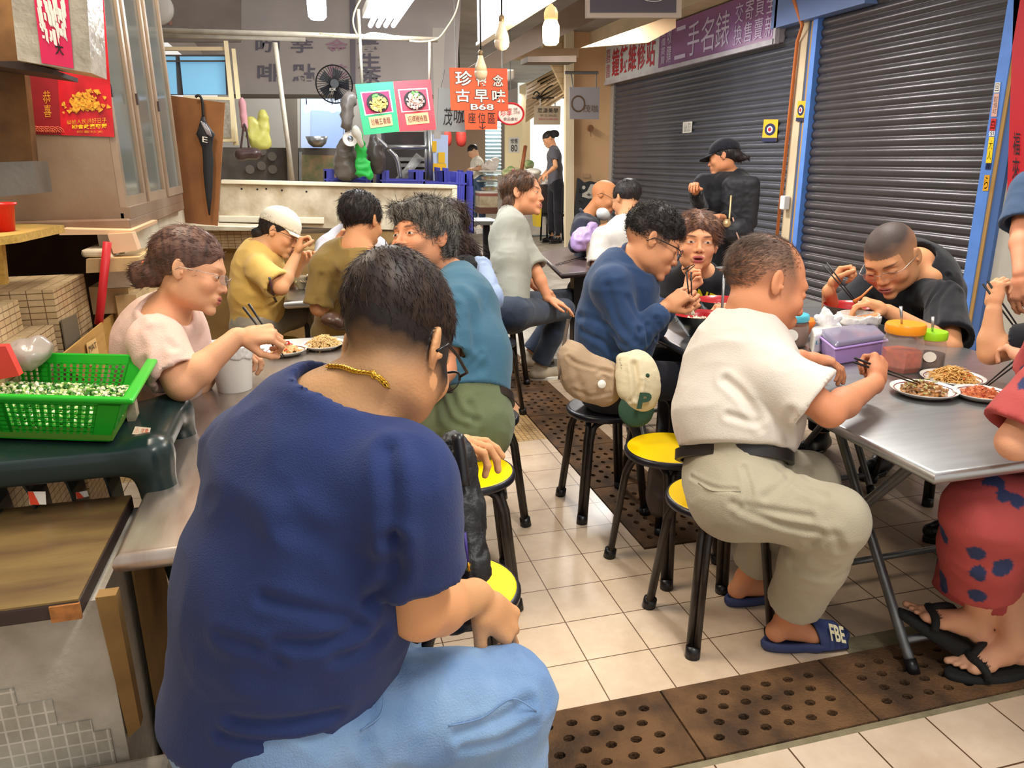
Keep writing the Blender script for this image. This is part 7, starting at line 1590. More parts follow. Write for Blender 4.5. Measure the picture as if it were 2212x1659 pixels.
# gold chain
Pb_, Qb_, bo = DD['body']; Nb_ = normals(Pb_, Qb_); mb = MB(); nd = nrm(Hd['c']-nk)
pts = [p_+Nb_[np.argmin(np.linalg.norm(Pb_-p_, axis=1))]*.003 for p_ in px_on(Pb_, Nb_, ((700, 768), (720, 776), (745, 788), (775, 803), (805, 820), (835, 842), (862, 868)), 30)]
pts = crv(pts, 8)[:46]
for i in range(46):
    c = pts[i]; t = nrm(pts[min(i+1, 45)]-pts[max(i-1, 0)]); s_ = nrm(np.cross(t, nd)); k = i % 2
    mb.tube([c+t*.0052*math.cos(q)+(s_ if k else nd)*.0034*math.sin(q) for q in np.linspace(0, 2*math.pi, 8, endpoint=False)], .0013, 5, closed=True)
tag(mb.build('necklace', mat('gold', '#e0b040', rough=.25, metal=1.), root, smooth=True), 'gold rope chain')
# sling bag held by him
bg = thing('sling_bag', 'black sling bag with a gold zip charm held by the navy shirted man', 'bag', D_(1005, 1120, 1.45))
S = Sdf(); S.cone(D_(985, 985, 1.46), D_(1000, 1110, 1.44), .030, .036, .03); S.cone(D_(1000, 1110, 1.44), D_(1018, 1230, 1.40), .036, .030, .03); S.cone(D_(975, 960, 1.46), D_(990, 1000, 1.45), .022, .026, .02); S.cone(D_(985, 1330, 1.36), D_(900, 1360, 1.36), .024, .02, .02); S.cone(D_(1018, 1230, 1.40), D_(985, 1330, 1.37), .028, .022, .02)
P, Q = S.mesh(.005); P = crease(P, Q, (), .006, 30, 5); mk('bag_body', P, Q, mat('bag_black', '#17171a', rough=.5, bump=.2, bscale=200), bg)
mb = MB(); mb.tube(crv([D_(988, 940, 1.42), D_(996, 990, 1.41), D_(1002, 1050, 1.40)], 4), .012, 8); mb.build('strap', M_BLK, bg, smooth=True)
mb = MB(); mb.tube(crv([D_(880, 1330, 1.42), D_(850, 1370, 1.38), D_(845, 1400, 1.36), D_(880, 1370, 1.38)], 4), .014, 8); mb.build('strap_loop', M_BLK, bg, smooth=True)
mb = MB(); mb.tube([D_(1004, 1150, 1.37), D_(1010, 1215, 1.36)], .003, 6); mb.build('zip_cord', mat('cord_purple', '#3a2a7a'), bg, smooth=True)
mb = MB(); c = D_(1012, 1225, 1.355); mb.lathe(c, [(0, -.010), (.005, -.006), (.0025, 0), (.005, .006), (0, .010)], 10); mb.build('charm', mat('gold', '#e0b040'), bg, smooth=True)
# ---- 2 woman in pink
pel = az(322, 915, .58); nk = D_(362, 672, 2.2)
root, Hd, DD = person('woman in a pale pink t-shirt with tied brown hair eating with chopsticks', (.97, .15), pel, nk, D_(413, 588, 2.18), I(.93, -.22, .12), I(.16, 1, 0), skin='#dba27c', hs=.98,
    shirt=cloth('pink', '#e8c6b8', '#dfb8aa', nscale=3), trousers=(cloth('dark_trousers', '#3a3230'), {}), vox=.0032, cvox=.006, sr=D_(338, 732, 2.08), sl=D_(352, 700, 2.42), er=D_(392, 832, 2.05), wr=D_(512, 728, 2.12), wl=D_(470, 760, 2.55), el=D_(420, 840, 2.5),
    hands={'r': dict(fwd=I(.95, .12, .1), palm=I(.1, -.5, .8), curl=(.75, .85, .9, .95), thumb=.9, s=.95), 'l': dict(fwd=I(.9, 0, .1), palm=V(0, 0, -1), curl=(.5, .6, .7, .7))},
    torso=(.16, .13, .155, .13, .175, .12), build=.98, sleeve=.80, armr=1.08, neckr=.95, neckcut=.07, Hx=dict(eye=.3, brow='#6a4a3a', browk=.4, lip='#b5655c', fat=.004), hem=-.04, rough=.003,
    creases=[([(315, 655), (350, 700), (380, 740)], .012, .006), ([(330, 700), (350, 740), (345, 790)], .012, .005), ([(300, 690), (290, 750), (300, 820)], .02, .005), ([(320, 850), (350, 862), (380, 850)], .008, .006), ([(300, 780), (290, 860), (330, 900)], .012, .005), ([(350, 880), (390, 862), (410, 850)], .008, .005)])
hair_obj(Hd, root, H_RBR, [('e', (0, -.022, .042), (.084, .106, .091)), ('-', (0, .125, -.02), (.085, .085, .098)), ('-', (.095, .012, -.035), (.03, .036, .045)), ('-', (-.095, .012, -.035), (.03, .036, .045)), ('b', (0, .05, -.11), (.2, .1, .055)), ('e', (0, -.10, -.03), (.045, .04, .04), .03), ('e', (0, -.140, -.035), (.026, .030, .030), .02), ('e', (0, -.135, -.062), (.015, .018, .022), .02)],
    BACK, n=3800, L=.026, r=.0009, lift=.06, curlk=.5, seed=6)
mb = MB(); c = Hd['c']+Hd['R']@V(0, -.128, -.022)*Hd['s']; ax_ = Hd['R']@V(0, 1, 0); mb.tube([c+.022*(perp(Hd['R']@V(1, 0, 0), ax_)*math.cos(t)+perp(Hd['R']@V(0, 0, 1), ax_)*math.sin(t)) for t in np.linspace(0, 6.28, 18, endpoint=False)], .006, 8, closed=True); mb.build('hair_tie', mat('orange_tie', '#e8642c', rough=.6), root, smooth=True)
glasses(Hd, root, mat('thin_metal', '#b9a8a0', rough=.3, metal=.8), M_GLASS, th=.0010, rim='thin', label='thin silver glasses', rh=.014)
chopsticks(D_(612, 772, 2.2), D_(531, 660, 2.12), 'black chopsticks in the hand of the woman in pink')
# ---- 3 woman with white cap
pel = az(555, 690, .60); nk = D_(560, 528, 4.2)
root, Hd, DD = person('woman in a white cap and yellow blouse lifting food from a bowl to her mouth', (.98, .1), pel, nk, D_(604, 505, 4.2), I(.9, -.38, 0), I(.35, .9, 0), skin='#e0a87e', hs=1.05,
    shirt=cloth('yellow_blouse', '#e8c678', '#dcb45e', nscale=4), trousers=(cloth('grey_trousers', '#a8a194'), dict(thigh=.085)), vox=.005, cvox=.009, sr=D_(560, 575, 4.05), er=D_(607, 622, 4.0), wr=D_(640, 552, 4.1), wl=D_(650, 570, 4.35),
    hands={'r': dict(fwd=I(.25, .9, 0), palm=I(.9, 0, .3), curl=(.8, .9, .9, .9), thumb=.8, s=.95)}, torso=(.16, .14, .155, .14, .17, .125), build=.95, sleeve=.85, longs=False, cuffr=1.25, hem=-.08, neckcut=.066, Hx=dict(eye=.2), rough=.006, knee={'r': az(690, 668, .56), 'l': az(688, 655, .56)}, feet=False, shoes=(M_WHITEP, M_WHITEP))
hair_obj(Hd, root, H_BLK, [('e', (0, -.022, .03), (.082, .10, .08)), ('-', (0, .11, -.03), (.085, .07, .1)), ('-', (.095, .012, -.035), (.03, .03, .04)), ('e', (0, -.10, -.045), (.045, .04, .03), .03), ('b', (0, .05, -.13), (.2, .1, .055))], DOWN, n=500, L=.03, r=.0016, vox=.006)
def cap(Hd, root, m, brim=None, bm=None, label=None, vox=.005, name='cap', R=None, c=None, s=None, tilt=0):
    c = Hd['c'] if c is None else c; R = Hd['R'] if R is None else R; s = Hd['s'] if s is None else s
    S = Sdf(); g = lambda x, y, z: c+R@(np.array([x, y, z])*s)
    S.ell(g(0, -.016, .050), np.array((.092, .112, .092))*s, R, .01); S.box(g(0, 0, -.055), np.array((.2, .2, .085))*s, R, .004, .008, 's'); S.ell(g(0, -.016, .044), np.array((.084, .104, .084))*s, R, .004, 's')
    P, Q = S.mesh(vox); o = mk(name, P, Q, m, root)
    if label: o['label'] = label
    mb = MB(); A = []; B = []
    for t in np.linspace(-1.05, 1.05, 17):
        x = math.sin(t)*.084; y0 = -.016+math.cos(t)*.106; L = .075*math.cos(t*1.15)**.6 if abs(t*1.15) < 1.57 else 0
        row = [g(x, y0-.012, .034), g(x*1.0, y0+L*.5, .030-.10*x*x*10*.3), g(x*1.0, y0+L, .018-.10*x*x*10*.5)]; A.append(row)
    mb.grid(A, thick=-R[:, 2]*.003); b_ = mb.build('brim', bm or m, o, smooth=True)
    mb = MB(); mb.lathe(g(0, -.016, .141), [(0, .004), (.006, .003), (.008, -.003)], 12, axis=R[:, 2]); mb.build('button', bm or m, o, smooth=True)
    return o
cap(Hd, root, cloth('cap_white', '#e9e1cf'), vox=.006, label='white baseball cap')
glasses(Hd, root, M_CUFF, th=.0012, rim='thin')
tube_on(DD, root, ((607, 600), (612, 630), (618, 660)), .007, mat('lanyard', '#8a4a6a', rough=.7, noise=.5, nscale=80, col2='#3a6a5a'), 'lanyard', lift=.006)
# ---- 4 white shirted man beyond
root, Hd, DD = person('person in a white shirt mostly hidden behind the khaki shirted man', (-.2, -1), az(760, 640, .6), D_(760, 495, 5.0), D_(768, 470, 4.9), I(0, -.6, -.8), I(0, .8, -.6), skin='#dba27c', shirt=cloth('white_shirt', '#c4c0c4', '#b6b2b6'), trousers=(cloth('grey_trousers', '#a8a194'), {}), vox=.008, cvox=.010,
    sl=D_(812, 530, 4.95), sr=D_(708, 530, 4.95), wr=D_(728, 522, 4.75), er=D_(696, 570, 4.85), torso=BIG, rough=.006, sleeve=.9, Hx=dict(eye=.2), feet=False, shoes=(M_BLK, M_BLK))
hair_obj(Hd, root, H_BLK, CAPH, DOWN, n=300, L=.03, r=.002, vox=.008)
# ---- 5 khaki man
pel = az(752, 712, .60); nk = D_(770, 530, 3.55)
root, Hd, DD = person('man with short black hair in a khaki shirt, seen from behind', (.25, .97), pel, nk, D_(782, 480, 3.6), I(.45, -.12, .9), I(.05, 1, .1), skin='#c98f66', hs=1.06, shirt=cloth('khaki', '#8f7742', '#7f6838', nscale=3), trousers=(cloth('khaki_trousers', '#7c6a3c'), {}),
    vox=.0045, cvox=.007, sl=D_(703, 575, 3.6), sr=D_(842, 570, 3.45), el=D_(688, 665, 3.62), wl=D_(715, 640, 3.85), er=D_(860, 660, 3.5), wr=D_(830, 600, 3.9), torso=(.165, .12, .165, .12, .185, .11), sleeve=.95, cuffr=1.1, hem=-.10, rough=.005, Hx=dict(eye=.3), neckcut=.07,
    creases=[([(720, 600), (735, 650), (740, 690)], .02, .010), ([(690, 610), (700, 660), (690, 700)], .015, .008), ([(760, 560), (755, 600), (770, 640)], .02, -.005)], feet=False, shoes=(M_BLK, M_BLK))
hair_obj(Hd, root, H_BLK, [('e', (0, -.02, .044), (.086, .107, .093)), ('-', (0, .115, -.03), (.08, .075, .088)), ('-', (.096, .004, -.02), (.03, .032, .045)), ('-', (-.096, .004, -.02), (.03, .032, .045)), ('b', (0, 0, -.125), (.2, .2, .055))], DOWN, n=2600, L=.034, r=.0015, lift=.2, seed=7, vox=.005)
blob('handbag', mat('bag_brown', '#4a3226', rough=.35), 'dark brown handbag at the hip of the khaki shirted man', 'bag', [(716, 690, 22, 16, .06), (735, 700, 14, 12, .05)], 3.42, .007, rough=.004)
# ---- 6 grey haired man in teal
pel = az(1012, 892, .585); nk = D_(985, 592, 2.95)
m = cloth('teal', '#426e86', '#3a6279', nscale=3)
root, Hd, DD = person('grey haired man in a teal shirt and olive trousers looking left', (-1, .25), pel, nk, D_(912, 516, 2.88), I(-.62, .02, -.72), I(.02, 1, 0), skin='#d8946e', hs=1.16, hw=1.05, shirt=m, trousers=(cloth('olive', '#6c7656', '#5e684a', nscale=4), dict(thigh=.1)), vox=.0034, cvox=.0065,
    sl=D_(985, 655, 2.72), sr=D_(985, 628, 3.12), el=D_(962, 800, 2.62), wl=D_(885, 892, 2.45), er=D_(900, 780, 3.2), wr=D_(840, 760, 3.1), hands={'l': dict(fwd=I(-.6, -.6, -.2), palm=I(.2, -.6, .5))}, torso=(.165, .15, .175, .155, .18, .13), sleeve=.74, cuffr=1.2, neckcut=.072, neckr=1.05, hem=.055, tuck=True, rough=.003,
    Hx=dict(eye=.28, fat=.008, brow='#4a3a32', gaze=-.002), creases=[([(1000, 620), (1030, 660), (1040, 740)], .02, .006), ([(985, 650), (1000, 700), (1010, 760)], .014, .006), ([(960, 790), (1000, 800), (1050, 790)], .02, .006), ([(990, 770), (1005, 790), (1050, 760)], .01, .004)], tcreases=[([(960, 840), (990, 880), (1040, 900)], .012, .007), ([(940, 850), (960, 900), (1000, 930)], .014, .006), ([(1020, 860), (1035, 890), (1040, 920)], .012, .005)],
    armr=1.02, knee={'l': V(.15, 2.72, .54), 'r': V(.18, 3.05, .54)}, feet=False, shoes=(M_BLK, M_BLK))
hair_obj(Hd, root, H_GRY, [('e', (0, -.022, .046), (.087, .110, .094)), ('-', (0, .120, -.030), (.078, .074, .092)), ('-', (.1, .012, -.03), (.03, .034, .045)), ('-', (-.1, .012, -.03), (.03, .034, .045)), ('b', (0, .05, -.115), (.2, .11, .055)), ('e', (0, -.06, -.02), (.075, .06, .07), .02), ('e', (.02, .078, .082), (.05, .026, .022), .02)],
    lambda X: np.stack([-.7+X[:, 0]*3, .5+0*X[:, 0], -.55-X[:, 2]*1], 1), n=5200, L=.05, r=.0013, lift=.22, curlk=.7, seed=8, vox=.0045)
belt_ring(DD, root, .042, mat('belt_brown', '#2e2622', rough=.4), .017, 'dark brown belt')
# ---- 7 long haired woman
root, Hd, DD = person('woman with long dark hair, bare shoulder and a slipping pale blue shirt', (-.9, -.1), az(1020, 690, .58), D_(985, 528, 3.9), D_(957, 492, 3.9), I(-.85, -.1, .35), I(0, 1, 0), skin='#e2b083', hs=1.05, shirt=M_BLKT, trousers=(cloth('blue_stripe', '#9fb2d8', '#8fa4cc'), {}), vox=.006, cvox=.008,
    sl=D_(1006, 580, 3.72), sr=D_(985, 560, 4.05), el=D_(1040, 660, 3.7), wl=D_(990, 680, 3.6), torso=MED, build=.92, sleeve=.02, armr=1.1, hem=.02, feet=False, shoes=(M_WHITEP, M_WHITEP), Hx=dict(eye=.2))
hd = Hd['c']
hair_obj(Hd, root, H_BRN if False else HM('dark_red', '#3a2420', '#241816'), [('e', (0, -.024, .04), (.088, .11, .095)), ('-', (0, .125, -.04), (.08, .06, .1)), ('e', (0, -.06, -.04), (.07, .06, .08), .03), ('w', D_(968, 510, 3.85), D_(1005, 545, 3.78), .07, .062), ('w', D_(1005, 545, 3.80), D_(1040, 590, 3.80), .058, .03), ('w', D_(1040, 590, 3.80), D_(1056, 630, 3.82), .03, .012)], DOWN, n=2600, L=.09, r=.002, lift=.08, curlk=.6, vox=.007, rough=.004)
S = Sdf(); S.cone(D_(1038, 575, 3.72), D_(1062, 640, 3.66), .045, .05, .03); S.cone(D_(1062, 640, 3.66), D_(1048, 690, 3.62), .05, .045, .03); P, Q = S.mesh(.008); P = crease(P, Q, (), .010, 14, 5, (1, 1, .5)); o = mk('draped_shirt', P, Q, cloth('blue_stripe', '#9fb2d8', '#8fa4cc'), root)
# ---- 8 grey t-shirt man
pel = az(1105, 665, .60); nk = D_(1098, 462, 4.95)
root, Hd, DD = person('man in a light grey shirt and jeans resting his hand on his thigh', (.95, -.1), pel, nk, D_(1132, 421, 4.92), I(.9, -.02, -.35), I(.03, 1, 0), skin='#dc9a74', hs=1.22, shirt=cloth('pale_grey', '#94948a', '#88887e', nscale=3), trousers=(cloth('dark_jeans', '#3c4656', '#333c4c'), dict(thigh=.092, knee=.07, hem=.066)), vox=.005, cvox=.0075,
    sr=D_(1118, 506, 4.78), sl=D_(1098, 490, 5.1), er=D_(1160, 590, 4.72), wr=D_(1184, 645, 4.72), el=D_(1140, 600, 5.1), wl=D_(1160, 622, 5.0), hands={'r': dict(fwd=I(.85, -.35, 0), palm=V(0, 0, -1), curl=(.15, .2, .25, .3), thumb=.1), 'l': dict(fwd=I(.9, -.3, 0), palm=V(0, 0, -1))},
    torso=(.135, .10, .14, .105, .175, .105), sleeve=.86, cuffr=1.25, hem=-.02, rough=.005, Hx=dict(eye=.5, brow='#4a342a'), knee={'r': az(1218, 668, .50), 'l': az(1228, 645, .50)}, ankle={'r': az(1165, 790, .10), 'l': az(1143, 765, .10)}, toe={'r': (1, -.05, 0), 'l': (1, .1, 0)}, feet=False, shoes=(mat('shoe_beige', '#b6a790', rough=.8), M_WHITEP), neckcut=.066)
hair_obj(Hd, root, H_LBR, [('e', (0, -.026, .04), (.084, .106, .090)), ('-', (0, .112, .0), (.085, .10, .09)), ('-', (.092, .014, -.03), (.03, .03, .04)), ('-', (-.092, .014, -.03), (.03, .03, .04)), ('e', (0, -.06, -.045), (.075, .052, .06), .02), ('e', (.055, .02, .045), (.03, .05, .045), .02), ('e', (-.055, .02, .045), (.03, .05, .045), .02), ('b', (0, .07, -.12), (.2, .09, .055))], lambda X: np.stack([X[:, 0]*2, -.5+0*X[:, 0], -1+0*X[:, 0]], 1), n=2600, L=.055, r=.0016, lift=.08, seed=9, vox=.005)
# ---- 9 masked bald man
root, Hd, DD = person('bald man in a dark jacket with a mask under his chin', (.9, -.1), az(1285, 590, .6), D_(1262, 470, 5.9), D_(1306, 428, 5.85), I(.72, -.45, -.25), I(.35, .9, 0), skin='#b97a4e', hs=1.1, shirt=cloth('dark_navy_jacket', '#2a2c3a'), trousers=(M_BLKT, {}), vox=.007, cvox=.010, longs=True,
    sr=D_(1258, 488, 5.72), sl=D_(1275, 475, 6.05), er=D_(1245, 530, 5.65), wr=D_(1300, 492, 5.6), hands={'r': dict(fwd=I(.8, .3, 0), palm=I(0, -1, .2), curl=(.5, .6, .7, .7))}, torso=MED, Hx=dict(eye=.2), feet=False, shoes=(M_BLK, M_BLK), rough=.006, collar=dict(m=cloth('dark_navy_jacket', '#2a2c3a'), r=.012))
S = Sdf(); c, R, s = Hd['c'], Hd['R'], Hd['s']; S.ell(c+R@V(0, .05, -.10)*s, V(.062, .05, .045)*s, R, .01); P, Q = S.mesh(.007); mk('face_mask', P, Q, mat('mask_white', '#dfe2e4', rough=.8), root)
glasses(Hd, root, M_CUFF, th=.0012, rim='thin')
# ---- 10 white shirt man at brown table
root, Hd, DD = person('man in a white checked shirt at the brown table with his back turned', (-.35, .9), az(1370, 620, .6), D_(1352, 470, 5.25), D_(1352, 432, 5.3), I(-.55, -.2, .8), I(-.05, 1, .1), skin='#c98f68', hs=1.06, shirt=cloth('white_check', '#cdc9c5', '#bfbbb7'), trousers=(cloth('dark_jeans', '#3c4656'), {}), vox=.006, cvox=.009,
    sl=D_(1300, 510, 5.25), sr=D_(1395, 505, 5.1), el=D_(1290, 575, 5.2), wl=D_(1285, 555, 5.5), torso=BIG, sleeve=.95, cuffr=1.1, rough=.008, Hx=dict(eye=.2), feet=False, shoes=(M_BLK, M_BLK), hem=-.08)
hair_obj(Hd, root, H_BLK, [('e', (0, -.02, .044), (.084, .105, .09)), ('-', (0, .112, -.035), (.08, .075, .088)), ('-', (.094, .0, -.022), (.03, .034, .046)), ('-', (-.094, .0, -.022), (.03, .034, .046)), ('b', (0, 0, -.125), (.2, .2, .055))], DOWN, n=900, L=.022, r=.0016, vox=.006)
# ---- 11 man in the blue jacket
pel = az(1318, 800, .62); nk = D_(1352, 552, 3.08)
m = cloth('blue_jacket', '#304a72', '#283e62', nscale=3, bump=.15)
root, Hd, DD = person('young man with curly hair, glasses and a blue jacket eating noodles', (.97, .1), pel, nk, D_(1410, 527, 3.02), I(.86, -.42, -.02), I(.38, .92, 0), skin='#d2946c', hs=1.10, shirt=m, trousers=(cloth('black_trousers', '#24242c'), dict(thigh=.088)), vox=.0036, cvox=.0065, longs=True,
    sr=D_(1320, 612, 2.92), sl=D_(1350, 590, 3.25), er=D_(1368, 735, 2.88), wr=D_(1432, 668, 2.90), el=D_(1410, 705, 3.2), wl=D_(1440, 660, 3.08), hands={'r': dict(fwd=I(.75, .55, 0), palm=I(.2, -.4, .8), curl=(.8, .9, .95, .95), thumb=.8, s=.98), 'l': dict(fwd=I(.8, .4, 0), palm=I(0, -.3, -.9), curl=(.8, .9, .9, .9), thumb=.8)},
    torso=(.16, .13, .165, .14, .18, .125), armr=1.04, hem=-.03, rough=.005, sgap=.016, Hx=dict(eye=.25, brow='#241a18'), neckr=.95, neckcut=.066, ankle={'r': V(1.5, 2.75, .09), 'l': V(1.55, 3.0, .09)},
    creases=[([(1385, 700), (1390, 730), (1395, 755)], .010, .010), ([(1400, 690), (1410, 720), (1412, 745)], .009, .008), ([(1420, 680), (1432, 710), (1430, 735)], .009, .007), ([(1240, 680), (1290, 700), (1340, 750)], .014, .008), ([(1245, 720), (1290, 745), (1320, 775)], .012, .007), ([(1300, 620), (1320, 690), (1360, 745)], .014, .008), ([(1370, 640), (1385, 680), (1380, 700)], .014, .006)], feet=False, shoes=(M_BLK, M_WHITEP),
    ncol=shade('#3a2c26', lambda X: (X[:, 2]+.02)*30*(X[:, 1] < .045)*(1-(np.abs(X[:, 0]) > .08)*(X[:, 2] < .03)*(np.abs(X[:, 1]) < .04))*.75))
hair_obj(Hd, root, H_BLK, [('e', (0, -.018, .056), (.082, .108, .090)), ('-', (0, .122, -.012), (.085, .075, .092)), ('-', (.098, .0, -.02), (.034, .06, .062)), ('-', (-.098, .0, -.02), (.034, .06, .062)), ('b', (0, .0, -.10), (.2, .2, .085))], lambda X: np.stack([np.sin(X[:, 1]*90), .3+np.sin(X[:, 0]*80), .5*np.sin(X[:, 2]*90+X[:, 0]*50)], 1), n=3600, L=.020, r=.0012, lift=.7, curlk=1.4, rough=.005, seed=10, vox=.0045)
glasses(Hd, root, M_BLK, M_GLASS, th=.0018)
mb = MB(); c = DD['neck']; nd = nrm(Hd['c']-c); a_ = perp(DD['sd'], nd); b_ = perp(DD['fw'], nd); mb.tube([c+nd*.02+a_*math.cos(t)*.068+b_*math.sin(t)*.072 for t in np.linspace(0, 6.283, 30, endpoint=False)], .010, 8, closed=True); mb.build('collar', m, root, smooth=True)
chopsticks(D_(1493, 672, 2.98), D_(1488, 588, 2.93), 'black chopsticks held by the man in the blue jacket')
mb = MB(); rg = random.Random(4)
for k in range(16):
    x = 1482+rg.random()*16; mb.tube(crv([D_(1490+rg.random()*6, 655, 2.98), D_(x, 668, 2.98), D_(x-6+12*rg.random(), 680, 2.98)], 3), .002, 5)
tag(mb.build('lifted_noodles', mat('noodle_white', '#e8dcc4'), None, smooth=True), 'white noodles lifted from the bowl by the man in the blue jacket', 'noodles', kind='stuff')
# ---- 12 woman in black printed t-shirt
pel = V(1.92, 4.02, .56); nk = D_(1512, 585, 3.72)
root, Hd, DD = person('woman in a black t-shirt with yellow letters facing us, mouth open', (-.25, -.97), pel, nk, D_(1504, 527, 3.60), I(-.10, -.12, -1), I(.06, 1, -.1), skin='#e0a078', hs=1.18, hw=1.02, shirt=M_BLKT, trousers=(M_BLKT, {}), vox=.0036, cvox=.007,
    sl=D_(1572, 612, 3.72), sr=D_(1445, 618, 3.74), er=D_(1410, 705, 3.62), wr=D_(1476, 632, 3.42), hands={'r': dict(fwd=I(.62, .45, -.1), palm=I(-.5, .6, -.4), curl=(.8, .9, .95, .95), thumb=.9, s=.9)}, el=D_(1600, 680, 3.6), wl=D_(1570, 670, 3.4), torso=MED, build=1.06, sleeve=.8, rough=.005,
    Hx=dict(eye=.27, mouth=.004, brow='#5a3a2c', lip='#b86060', browk=.8, gaze=-.001), neckcut=.07, vneck=.0, feet=False, shoes=(M_BLK, M_BLK))
hair_obj(Hd, root, HM('fringe_brown', '#7a523c', '#4a332c'), [('e', (0, -.02, .046), (.087, .104, .092)), ('-', (0, .122, -.030), (.072, .075, .094)), ('-', (.095, .014, -.05), (.026, .04, .045)), ('-', (-.095, .014, -.05), (.026, .04, .045)), ('b', (0, .05, -.125), (.2, .1, .055)), ('e', (.060, .055, .05), (.022, .026, .045), .015), ('e', (-.060, .055, .05), (.022, .026, .045), .015), ('e', (0, -.09, .06), (.05, .045, .05), .02)],
    lambda X: np.stack([np.sign(X[:, 0])*.9+X[:, 0]*8, .1+0*X[:, 0], -.8+0*X[:, 0]], 1), n=3200, L=.04, r=.0012, lift=.12, seed=12, vox=.005)
P, Q, so = DD['shirt']; N = normals(P, Q); base = px_on(P, N, [(1500, 634), (1562, 628), (1560, 662), (1502, 668)], 20)
if len(base) == 4: text_on(base, 0, 0, 1, 1, 'NDL', mat('print_yel', '#e6cf20', rough=.6), 'shirt_lettering', so, .022, bold=.02)
chopsticks(D_(1500, 572, 3.34), D_(1478, 586, 3.28), 'black chopsticks at the mouth of the woman in black')
# ---- 13 old man in white
pel = az(1588, 1036, .57); nk = D_(1600, 695, 2.30)
m = cloth('white_tee', '#dcd3c8', '#d2c9be', nscale=2.5, bump=.2)
khaki = cloth('beige_trousers', '#b3aa94', '#a69d88', nscale=3)
root, Hd, DD = person('elderly man in a white t-shirt and beige trousers at the steel table', (.97, -.05), pel, nk, D_(1655, 618, 2.26), I(.92, -.34, .14), I(.24, .95, 0), skin='#d08c66', hs=1.22, hw=1.04, shirt=m, trousers=(khaki, dict(thigh=.105, knee=.088, hem=.082, len=.80)), vox=.0034, cvox=.006,
    sr=D_(1672, 800, 2.08), sl=D_(1590, 755, 2.50), er=D_(1792, 890, 2.02), wr=D_(1890, 828, 2.22), el=D_(1680, 850, 2.62), wl=D_(1730, 772, 2.46), hands={'r': dict(fwd=I(.35, .62, .5), palm=I(-.55, -.3, .75), curl=(.85, .9, .95, .95), thumb=.9, s=1.02), 'l': dict(fwd=I(.98, -.12, 0), palm=V(0, 0, -1), curl=(.35, .4, .5, .5), thumb=.1)},
    torso=(.138, .122, .155, .158, .19, .135), sleeve=.70, cuffr=1.35, sgap=.018, tuck=True, hem=.088, armr=1.06, neckcut=.072, neckr=1.1, rough=.005, Hx=dict(eye=.2, brow='#8a6a54', browk=.3, fat=.004),
    creases=[([(1555, 815), (1590, 850), (1640, 905)], .012, .010), ([(1560, 895), (1620, 920), (1650, 935)], .010, .006), ([(1700, 900), (1710, 950), (1690, 985)], .014, .007)],
    knee={'r': az(1800, 1122, .545), 'l': az(1742, 1040, .545)}, ankle={'r': az(1700, 1335, .105), 'l': az(1612, 1245, .10)}, toe={'r': (1, -.12, 0), 'l': (1, .05, 0)},
    tcreases=[([(1480, 1030), (1530, 1048), (1580, 1052)], .006, .004), ([(1600, 1000), (1612, 1050), (1605, 1080)], .008, .005), ([(1570, 1090), (1660, 1110), (1740, 1110)], .010, .006), ([(1590, 1105), (1680, 1140), (1760, 1150)], .010, .007), ([(1650, 1060), (1690, 1030), (1740, 1010)], .012, .006), ([(1690, 1000), (1720, 1030), (1780, 1060)], .012, .005), ([(1740, 1180), (1790, 1160), (1820, 1200)], .012, .006), ([(1700, 1230), (1760, 1250), (1800, 1240)], .014, .006)],
    ncol=shade('#6e5648', lambda X: (X[:, 2]+.045+.10*X[:, 1])*14*np.clip((.055-.6*np.maximum(X[:, 2]-.02, 0)-X[:, 1])*45, 0, 1)*(1-(np.abs(X[:, 0]) > .08)*(X[:, 2] < .03)*(np.abs(X[:, 1]) < .045))*(.70-.40*(X[:, 2] > .10))))
Hs = Hd['c'], Hd['R'], Hd['s']
S = Sdf(); S.ell(Hd['c']+Hd['R']@V(0, -.02, .036)*Hd['s'], V(.0765, .099, .0845)*Hd['s'], Hd['R'], .01); P, Q = S.mesh(.006); N = normals(P, Q); X = ((P-Hd['c'])@Hd['R'])/Hd['s']
reg = (X[:, 1] < .045)&(X[:, 2] > -.055)&((X[:, 2] > .022)|(X[:, 1] < -.035))
fl_ = (Hd['R']@BACK(X[np.zeros(1700, int)]).T).T if False else None
st_ = strands(P, N, lambda p_, nn: (Hd['R']@np.stack([((p_-Hd['c'])@Hd['R'])[:, 0]*3, -.9+0*p_[:, 0], -.5+0*p_[:, 0]], 0)).T, 6000, .030, .0005, 3, .03, .25, reg)
mk('hair', st_[0], st_[1], HM('thin_old', '#7a6458', '#4c3c34'), root)
belt_ring(DD, root, .068, M_CUFF, .016, 'black belt')
def loop_at(px, nm='belt_loop'):
    P, Q, o = DD['trousers']; N = normals(P, Q); c = px_on(P, N, [px], 25)[0]; n_ = N[np.argmin(np.linalg.norm(P-c, axis=1))]; mb = MB(); mb.slab([c+n_*.010+CR*x+CU*y for x, y in ((-.006, .026), (.006, .026), (.006, -.022), (-.006, -.022))], -n_*.006); mb.build(nm, khaki, root)
tube_on(DD, root, ((1487, 1035), (1520, 1048), (1578, 1052)), .0016, mat('stitch_dark', '#8c8470'), 'pocket_edge', 'trousers', .001)
w0 = DD['arms']['l'][2]; e0 = DD['arms']['l'][1]; t_ = nrm(w0-e0); a_ = perp(V(0, 0, 1), t_); b_ = np.cross(t_, a_); c = w0-t_*.03; mb = MB(); mb.tube([c+.030*(a_*math.cos(k)+b_*math.sin(k)) for k in np.linspace(0, 6.283, 24, endpoint=False)], .006, 8, closed=True); mb.build('watch_strap', M_BLK, root, smooth=True)
